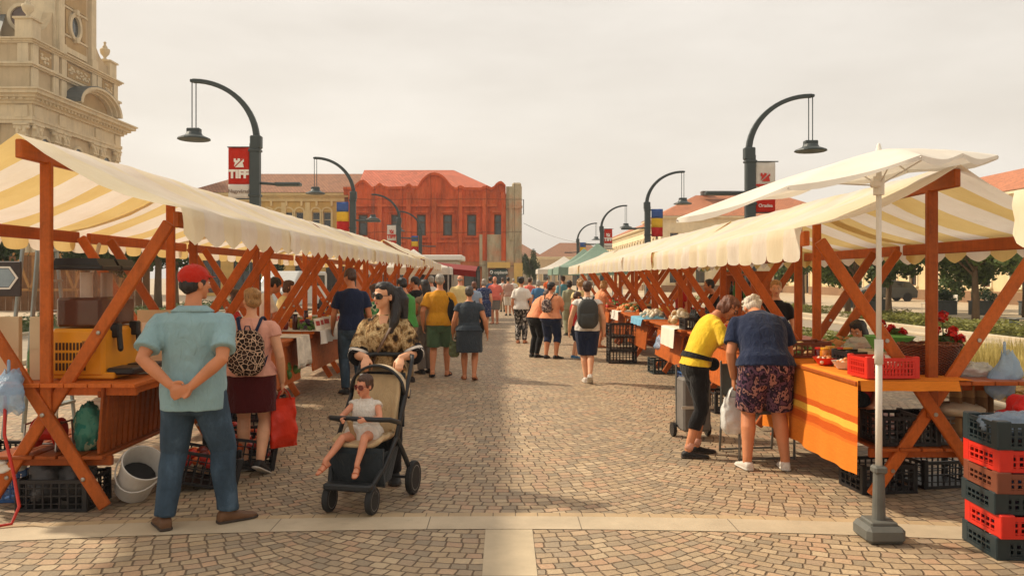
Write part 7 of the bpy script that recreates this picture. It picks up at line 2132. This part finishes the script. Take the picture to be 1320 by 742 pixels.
# stack of crates at the right picture edge
SG = 'stack of coloured crates at the right picture edge'
zz = 0
SX, SY = 3.27, 4.98
for i, (c, h, lab) in enumerate((('teal', .15, 'dark teal crate lowest of the stack at the right edge'), ('red', .155, 'red crate second from the ground in the stack at the right edge'), ('teal', .145, 'dark teal crate third from the ground in the stack at the right edge'), ('brown', .14, 'brown crate in the middle of the stack at the right edge'), ('red', .155, 'red crate just below the top of the stack at the right edge'), ('teal', .19, 'dark teal crate topmost of the stack at the right edge'))):
    h *= .84
    o = crate_mesh(.58, .40, h, .012, 13, 4, 8, .021).build('plastic_crate', PL[c]); o.location = (SX + .008 * math.sin(i * 2), SY + .01 * math.cos(i * 3), zz); o.rotation_euler = (0, 0, R(-3 + 1.5 * math.sin(i * 1.9))); tag(o, lab, 'crate', SG)
    if i < 5: heap('produce_heap', 'dark plums in the ' + lab.split(' crate')[0] + ' crate ' + ('at the bottom' if i == 0 else 'second up' if i == 1 else 'third up' if i == 2 else 'in the middle' if i == 3 else 'below the top') + ' of the right edge stack', 'produce', (SX, SY, zz + .02), .46, .28, .08, 40, .04, [PRM['plum'], PL['blue']] if i == 3 else [PRM['plum']], 100 + i)
    zz += h + .008
bag_lump('grey blue plastic bag in the topmost crate at the right edge', (SX - .02, SY, zz - .13), (.24, .16, .09), mat_film('grey_blue_film', (130, 150, 172), .15), 33, amp=.4)
bag_lump('red cloth heaped behind the crate stack at the right edge', (3.86, 5.75, .60), (.22, .20, .13), cloth('bright_red_cloth', (200, 34, 28)), 35, 'red_cloth', 'cloth', .45)
bag_lump('tan cushion under the red cloth behind the crate stack', (3.86, 5.78, .52), (.22, .22, .08), pm('tan_cushion', (150, 128, 92), .85), 36, 'cushion', 'cushion', .12)
stt = thing('low_table', 'low folding table behind the crate stack at the right edge', 'table', (3.88, 5.78, 0))
mb = MB(); mb.box((0, 0, .50), (.62, .5, .03), None, .005); mb.build('top', CARD, stt)
for a in (-1, 1):
    for b in (-1, 1): MB().box((a * .28, b * .22, .24), (.03, .03, .48)).build('leg', ALU, stt)

# folding chair, wheeled bag beside the bending pair
fc = thing('folding_chair', 'grey folding chair standing behind the person in navy tee', 'chair', (2.42, 7.62, 0), R(8))
m = pm('chair_steel', (120, 118, 112), .45, .1, metal=.5)
mb = MB()
for sx in (-1, 1):
    mb.tube([(sx * .27, -.20, .012), (sx * .27, -.2, .43), (sx * .27, .18, .43)], .012, 8); mb.tube([(sx * .27, .25, .012), (sx * .27, .2, .43), (sx * .27, .22, .88)], .012, 8)
mb.tube([(-.27, -.2, .02), (.27, -.2, .02)], .011, 8); mb.tube([(-.27, .25, .02), (.27, .25, .02)], .011, 8)
mb.build('frame', m, fc, smooth=True)
mb = MB(); mb.box((0, 0, .44), (.54, .40, .025), None, .01); mb.build('seat', pm('chair_grey', (96, 100, 98), .8), fc)
mb = MB(); mb.grid(lambda u, v: (-.27 + .54 * u, .215 + .02 * math.sin(PI * u), .56 + .30 * v), 8, 4); mb.build('backrest', pm('chair_grey', (96, 100, 98), .8), fc, thick=.02)
bag_lump('white and green bag on the seat of the grey folding chair', (2.34, 7.58, .455), (.17, .15, .18), PLASTIC_WHITE, 45, amp=.2)
wc = thing('shopping_trolley', 'grey wheeled shopping trolley bag behind the woman in yellow', 'trolley', (2.02, 8.5, 0), R(6))
mb = MB(); mb.box((0, 0, .36), (.30, .24, .56), None, .02); mb.build('bag', pm('trolley_grey', (110, 104, 98), .8, .15), wc)
mb = MB(); mb.tube([(-.14, .14, .1), (-.14, .16, .76), (.14, .16, .76), (.14, .14, .1)], .012, 8); mb.build('handle_frame', m, wc)
mb = MB(); mb.box((0, -.132, .34), (.345, .01, .03)); mb.build('pale_strap', pm('strap_pale', (190, 180, 164), .7), wc)
for sx in (-1, 1): MB().lathe([(.03, -.02), (.075, -.018), (.075, .018), (.03, .02)], n=16, M=Matrix.Translation((sx * .19, .1, .075)) @ Matrix.Rotation(R(90), 4, 'Y')).build('wheel', PL['black'], wc)

# ------------------------------------------------------------------ parasol
ps = thing('parasol', 'white tilted parasol on a grey base in front of the first right stall', 'parasol', (2.44, 5.19, 0))
mb = MB(); mb.lathe([(.16, 0), (.175, .01), (.17, .05), (.13, .12), (.06, .145)], n=4, M=Matrix.Rotation(R(45), 4, 'Z'))
bs = MB(); bs.box((0, 0, .055), (.25, .25, .11), None, .03); bs.box((0, 0, .118), (.17, .17, .03), None, .012); bs.tube([(0, 0, .11), (0, 0, .46)], [.042, .034], 14, False); bs.box((0, 0, .455), (.085, .085, .05), None, .012)
bo = bs.build('base', pm('base_grey', (96, 96, 90), .6, .15, 6, .3, 40, dirt=.3), ps)
mb = MB(); mb.tube([(0, 0, .44), (0, 0, 1.28)], .021, 12, False); mb.tube([(0, 0, 1.2), (0, 0, 2.52)], .017, 12, False); mb.tube([(0, 0, 1.14), (0, 0, 1.30)], .027, 12, False)
mb.build('pole', pm('pole_white', (222, 216, 204), .35, .05), ps, smooth=True)
mb = MB(); mb.tube([(0, 0, 2.24), (0, 0, 2.36)], .034, 12, False); mb.box((-.03, -.02, 2.31), (.06, .05, .05), None, .01); mb.build('collar', pm('pole_white', (222, 216, 204), .35), ps); MB().tube([(0, 0, 2.5), (0, 0, 2.565)], [.026, .012], 10).build('finial', pm('pole_white', (222, 216, 204), .35), ps)
cen = Vector((0, 0, 2.53))
rim = [Vector((-1.28, .16, 2.10)), Vector((-.70, -.30, 2.265)), Vector((-.05, -.62, 2.405)), Vector((.42, -.22, 2.475)), Vector((1.0, .36, 2.555)), Vector((.62, .85, 2.52)), Vector((.0, 1.0, 2.44)), Vector((-.68, .66, 2.28))]
def ps_fn(u, v):
    n = len(rim); k = u * n; i = int(k) % n; t = k - int(k)
    a, b = rim[i], rim[(i + 1) % n]
    e = a.lerp(b, t)
    tens = math.sin(PI * t)
    q = v if v < .9 else .9
    p = cen.lerp(e, v)
    p.z += .022 * math.sin(PI * min(1, v)) - .03 * tens * v * v + .005 * noise.noise(Vector((u * 20, v * 3, 2)))
    return p
M_PAR = None
def mat_par():
    t = NT('parasol_cloth'); v = t.coords(); n = t.noise(v, 3, 5)
    c = t.ramp(n, [(.3, lin((222, 216, 204))), (.7, lin((236, 231, 220)))]); b = t.bump(t.noise(v, 3.2, 2), .15, .05)
    return t.surf(t.n('MixShader', i0=.25, i1=t.n('BsdfDiffuse', Color=c, Normal=b).outputs[0], i2=t.n('BsdfTranslucent', Color=c, Normal=b).outputs[0]).outputs[0])
M_PAR = mat_par()
MB().grid(ps_fn, 64, 14, True).build('parasol_canopy', M_PAR, ps, smooth=True, fix=False)
def ps_val(u, v):
    p = ps_fn(u, 1.0); d = (p - cen); d.z = 0; d.normalize()
    return p + Vector((0, 0, -.03 * v * (1 + .4 * math.sin(u * 50)))) + d * .004 * v
MB().grid(ps_val, 64, 2, True).build('valance', M_PAR, ps, smooth=True, fix=False)
for i in range(0, 8):
    mb = MB(); mb.tube([cen - Vector((0, 0, .05)), cen.lerp(rim[i], .5) - Vector((0, 0, .012)), rim[i] + Vector((0, 0, -.014))], .006, 6); mb.build('rib', PL['white'], ps)
    if i % 2 == 0: MB().tube([(0, 0, 2.30), cen.lerp(rim[i], .45) + Vector((0, 0, .0))], .005, 6).build('strut', PL['white'], ps)

# ------------------------------------------------------------------ stroller (built facing +y, then turned)
STX, STY, STA = -1.03, 6.12, R(180 - 13)
st = thing('stroller', 'beige and black baby stroller with a pale hood', 'stroller', (STX, STY, 0), STA)
DK = pm('stroller_black', (34, 36, 38), .45, .1)
DF = cloth('stroller_dark_cloth', (44, 50, 54))
BG = cloth('stroller_beige', (196, 168, 128))
BGL = cloth('stroller_hood_beige', (206, 186, 154))
def wheel(x, y, r, w, fork=False):
    t = thing('wheel', None, None); t.parent = st; t.location = (x, y, r)
    Mx = Matrix.Rotation(R(90), 4, 'Y')
    MB().lathe([(r * .74, -w / 2), (r * .94, -w / 2), (r, -w * .25), (r, w * .25), (r * .94, w / 2), (r * .74, w / 2)], n=28, M=Mx).build('tyre', pm('stroller_tyre', (38, 38, 38), .8), t)
    mb = MB(); mb.lathe([(r * .74, -w * .32), (r * .62, -w * .1), (r * .3, -w * .3), (.01, -w * .45)], n=28, M=Mx); mb.lathe([(r * .74, w * .32), (r * .62, w * .1), (r * .3, w * .3), (.01, w * .45)], n=28, M=Mx); mb.build('rim', DK, t, smooth=True)
    mb = MB(); mb.lathe([(r * .735, -w * .5), (r * .70, -w * .505)], n=28, M=Mx, cap=False); mb.lathe([(r * .735, w * .5), (r * .70, w * .505)], n=28, M=Mx, cap=False); mb.build('rim_ring', pm('ring_grey', (130, 128, 122), .4), t)
for x in (-.165, .165): wheel(x, .36, .098, .045)
for x in (-.27, .27): wheel(x, -.22, .132, .048)
mb = MB()
for k in (-1, 1):
    mb.tube([(k * .27, -.22, .13), (k * .245, -.12, .30), (k * .235, .05, .50), (k * .225, -.18, .80), (k * .215, -.34, 1.02)], [.016, .017, .017, .016, .015], 10, flat=(1, 1.4))
    mb.tube([(k * .235, .05, .50), (k * .21, .24, .32), (k * .165, .36, .20), (k * .165, .36, .12)], [.017, .017, .018, .02], 10)
    mb.box((k * .165, .355, .17), (.05, .05, .08), None, .012)
mb.tube([(-.165, .36, .2), (.165, .36, .2)], .014, 8); mb.tube([(-.27, -.22, .132), (.27, -.22, .132)], .012, 8)
mb.build('chassis', DK, st, smooth=True)
MB().tube([(-.215, -.34, 1.02), (-.20, -.40, 1.065), (-.12, -.425, 1.075), (.12, -.425, 1.075), (.20, -.40, 1.065), (.215, -.34, 1.02)], .018, 10).build('handle', DK, st, smooth=True)
# seat
def seatfn(u, v):
    x = -.185 + .37 * u
    prof = [(.27, .455), (.22, .475), (.10, .47), (0, .465), (-.07, .49), (-.10, .58), (-.16, .76), (-.21, .93)]
    k = v * (len(prof) - 1); i = min(int(k), len(prof) - 2); t = k - i
    y = prof[i][0] + (prof[i + 1][0] - prof[i][0]) * t; z = prof[i][1] + (prof[i + 1][1] - prof[i][1]) * t
    side = (abs(u - .5) * 2) ** 4
    return (x, y + .05 * side * (v > .5), z + .05 * side * (v < .6) + .006 * math.sin(v * 40))
MB().grid(seatfn, 16, 28).build('seat_liner', BG, st, smooth=True, thick=.03)
mb = MB()
mb.grid(lambda u, v: ((-.21 + .42 * u), .25 + .05 * math.sin(PI * v) * (1 - abs(u - .5)) - .03 * v, .45 - .28 * v), 14, 10)
mb.build('leg_rest', DF, st, smooth=True, thick=.03)
mb = MB()
def tub(u, v):
    a = 2 * PI * u; c, s = math.cos(a), math.sin(a)
    c = math.copysign(abs(c) ** .6, c); s = math.copysign(abs(s) ** .6, s)
    q = .75 + .25 * v
    return (c * .215 * q, .06 + s * .26 * q, .16 + .26 * v)
mb.grid(tub, 30, 8, True); mb.loft([[tub(i / 20, 0) for i in range(20)], [(0, .06, .155)] * 20], cap=False); mb.build('basket', DF, st, smooth=True)
mb = MB(); mb.box((0, .40, .20), (.36, .10, .05), None, .02); mb.build('foot_rest', DK, st)
MB().tube([(-.235, .0, .60), (-.235, .20, .655), (-.19, .27, .665), (.19, .27, .665), (.235, .20, .655), (.235, .0, .60)], .019, 10).build('bumper_bar', DK, st, smooth=True)
# hood: three ribs from above the handle joint
def hood(u, v):
    a = R(84) + R(62) * v            # swings from front edge to back
    x = -.225 + .45 * u
    arch = math.sin(PI * u) ** .45
    r = .10 + .215 * arch
    return (x, -.16 - math.cos(a) * -r * .0 + math.cos(a) * r * 1.0, .70 + math.sin(a) * r)
mb = MB(); mb.grid(hood, 24, 12); mb.build('hood', BGL, st, smooth=True, thick=.012)
mb = MB(); mb.grid(lambda u, v: [q * 1.0 for q in (Vector(hood(u, v)) * .97 + Vector((0, -.16, .74)) * .03)], 24, 12); mb.build('hood_lining', print_mat('hood_print', 'stripe', [(176, 156, 128), (210, 194, 168)], 120), st, smooth=True)
MB().tube([hood(i / 24, 0.0) for i in range(25)], .012, 8).build('hood_front_rib', DK, st, smooth=True)
MB().tube([hood(i / 24, 1.0) for i in range(25)], .011, 8).build('hood_rear_rib', DK, st, smooth=True)
mb = MB(); mb.grid(lambda u, v: (-.20 + .40 * u, -.235 - .02 * math.sin(PI * u) + .03 * v, .95 - .42 * v), 10, 10); mb.build('back_panel', DF, st, smooth=True, thick=.01)
mb = MB(); mb.grid(lambda u, v: (.03 + .035 * u, .285 - .10 * v + .0 * u, .655 - .16 * v), 4, 8); mb.build('crotch_strap', cloth('strap_tan', (176, 146, 108)), st, smooth=True, thick=.008)
tsc = .86 / 1.75
# toddler: seated, pelvis on the liner
seat_w = Vector((STX, STY, 0)) + Matrix.Rotation(STA, 3, 'Z') @ Vector((0, .07, 0))
BT = Body(headsize=1.42, girth=1.18, lean=4, head=(-20, -2), fem=False, shoulder=.98, armL=(-.16, .42, 1.20), armR=(.20, .46, 1.20), poleL=Vector((-1, -.3, -.6)), poleR=Vector((1, -.3, -.6)),
          sit={-1: ((-.15, .43, .95), (-.10, .60, .56), 22, 8), 1: ((.20, .43, .93), (.38, .66, .60), 26, -30)})
SANDT = dict(kind='sandal', mat=pm('toddler_sandal', (176, 96, 60), .5))
def x_tod(root, B, P):
    MB().box(P(.055, -.02, .115), (.012, .07, .02), B.headM, .004).build('hair_clip', M_WHITEP, root)
toddler = person('toddler in round sunglasses and white dress sitting in the stroller', (seat_w.x, seat_w.y, .46 - .80 * tsc), math.degrees(STA), .86, BT,
    top=dict(mat=F_WHITE, hem=.93, sleeve=.10, loose=.03, name='dress_top'), bottom=dict(mat=F_WHITE, kind='shorts', leg=.26, loose=.05, flare=.10, fold=.012), shoes=SANDT,
    hair=dict(mat=HAIR['brown'], style='pigtail', vol=1.02), skin='rosy', voxel=.012, glasses='round', extra=x_tod, hand=((1.2, None, None), (1.0, None, None)))
# ------------------------------------------------------------------ sky, sun, camera
for o in list(COL.objects):
    if 'used' in o.keys(): del o['used']
for v in [v for v in JAR.values() if v.get('label') == 'x']:
    for ch_ in list(v.children): bpy.data.objects.remove(ch_)
    bpy.data.objects.remove(v)
bpy.data.scenes.remove(TMP)
SUN_DIR = Vector((1.03, -.45, -1.0)).normalized()
elev = math.asin(-SUN_DIR.z)
az = math.atan2(-SUN_DIR.x, -SUN_DIR.y)          # direction towards the sun, clockwise from +Y
hz = MB().box((0, 245, 21.5), (300, 520, 46)).build('haze', [], None)
hz['kind'] = 'stuff'; hz['label'] = 'thin pale summer haze over the whole square'; hz.display_type = 'WIRE'
hm = bpy.data.materials.new('summer_haze'); hm.use_nodes = True; hm.node_tree.nodes.clear()
ho = hm.node_tree.nodes.new('ShaderNodeOutputMaterial'); hv = hm.node_tree.nodes.new('ShaderNodeVolumePrincipled')
hv.inputs['Color'].default_value = (.95, .92, .87, 1); hv.inputs['Density'].default_value = .0007; hv.inputs['Anisotropy'].default_value = .2
hm.node_tree.links.new(hv.outputs[0], ho.inputs[1]); hz.data.materials.append(hm)
w = bpy.data.worlds.new('World'); SC.world = w; w.use_nodes = True
nt = w.node_tree; nt.nodes.clear()
out = nt.nodes.new('ShaderNodeOutputWorld'); bg = nt.nodes.new('ShaderNodeBackground'); bg.inputs[1].default_value = .1
sky = nt.nodes.new('ShaderNodeTexSky'); sky.sky_type = 'NISHITA'; sky.sun_disc = False; sky.sun_elevation = elev; sky.sun_rotation = az
sky.air_density = 1.6; sky.dust_density = 6.0; sky.ozone_density = .6
tc = nt.nodes.new('ShaderNodeTexCoord')
mp = nt.nodes.new('ShaderNodeMapping'); mp.inputs['Scale'].default_value = (1.2, 1.2, 4.5)
nz = nt.nodes.new('ShaderNodeTexNoise'); nz.inputs['Scale'].default_value = 1.6; nz.inputs['Detail'].default_value = 6; nz.inputs['Roughness'].default_value = .55
nt.links.new(tc.outputs['Generated'], mp.inputs[0]); nt.links.new(mp.outputs[0], nz.inputs['Vector'])
cr = nt.nodes.new('ShaderNodeValToRGB')
cr.color_ramp.elements[0].position = .32; cr.color_ramp.elements[0].color = (6.2, 5.65, 5.0, 1)
cr.color_ramp.elements[1].position = .68; cr.color_ramp.elements[1].color = (7.7, 7.15, 6.45, 1)
nt.links.new(nz.outputs[0], cr.inputs[0])
mx = nt.nodes.new('ShaderNodeMix'); mx.data_type = 'RGBA'; mx.inputs[0].default_value = .88
nt.links.new(sky.outputs[0], mx.inputs[6]); nt.links.new(cr.outputs[0], mx.inputs[7]); nt.links.new(mx.outputs[2], bg.inputs[0]); nt.links.new(bg.outputs[0], out.inputs[0])
l = bpy.data.lights.new('sun', 'SUN'); l.energy = 3.4; l.angle = R(3.2); l.color = (1.0, .87, .68)
lo = bpy.data.objects.new('sun', l); COL.objects.link(lo); lo.rotation_euler = SUN_DIR.to_track_quat('-Z', 'Y').to_euler()
c = bpy.data.cameras.new('camera'); co = bpy.data.objects.new('camera', c); COL.objects.link(co); SC.camera = co
co.location = (0, 0, CAMH); co.rotation_euler = (R(90), 0, 0); c.sensor_width = 36; c.lens = FPX / 1320 * 36
c.shift_x = 10 / 1320; c.shift_y = -13 / 1320; c.clip_start = .05; c.clip_end = 4000
SC.view_settings.view_transform = 'Standard'; SC.view_settings.look = 'None'; SC.view_settings.exposure = .45; SC.view_settings.gamma = 1
SC.render.engine = 'CYCLES'
SC.cycles.use_denoising = True
SC.cycles.max_bounces = 8; SC.cycles.transparent_max_bounces = 12
SC.cycles.sample_clamp_indirect = 6
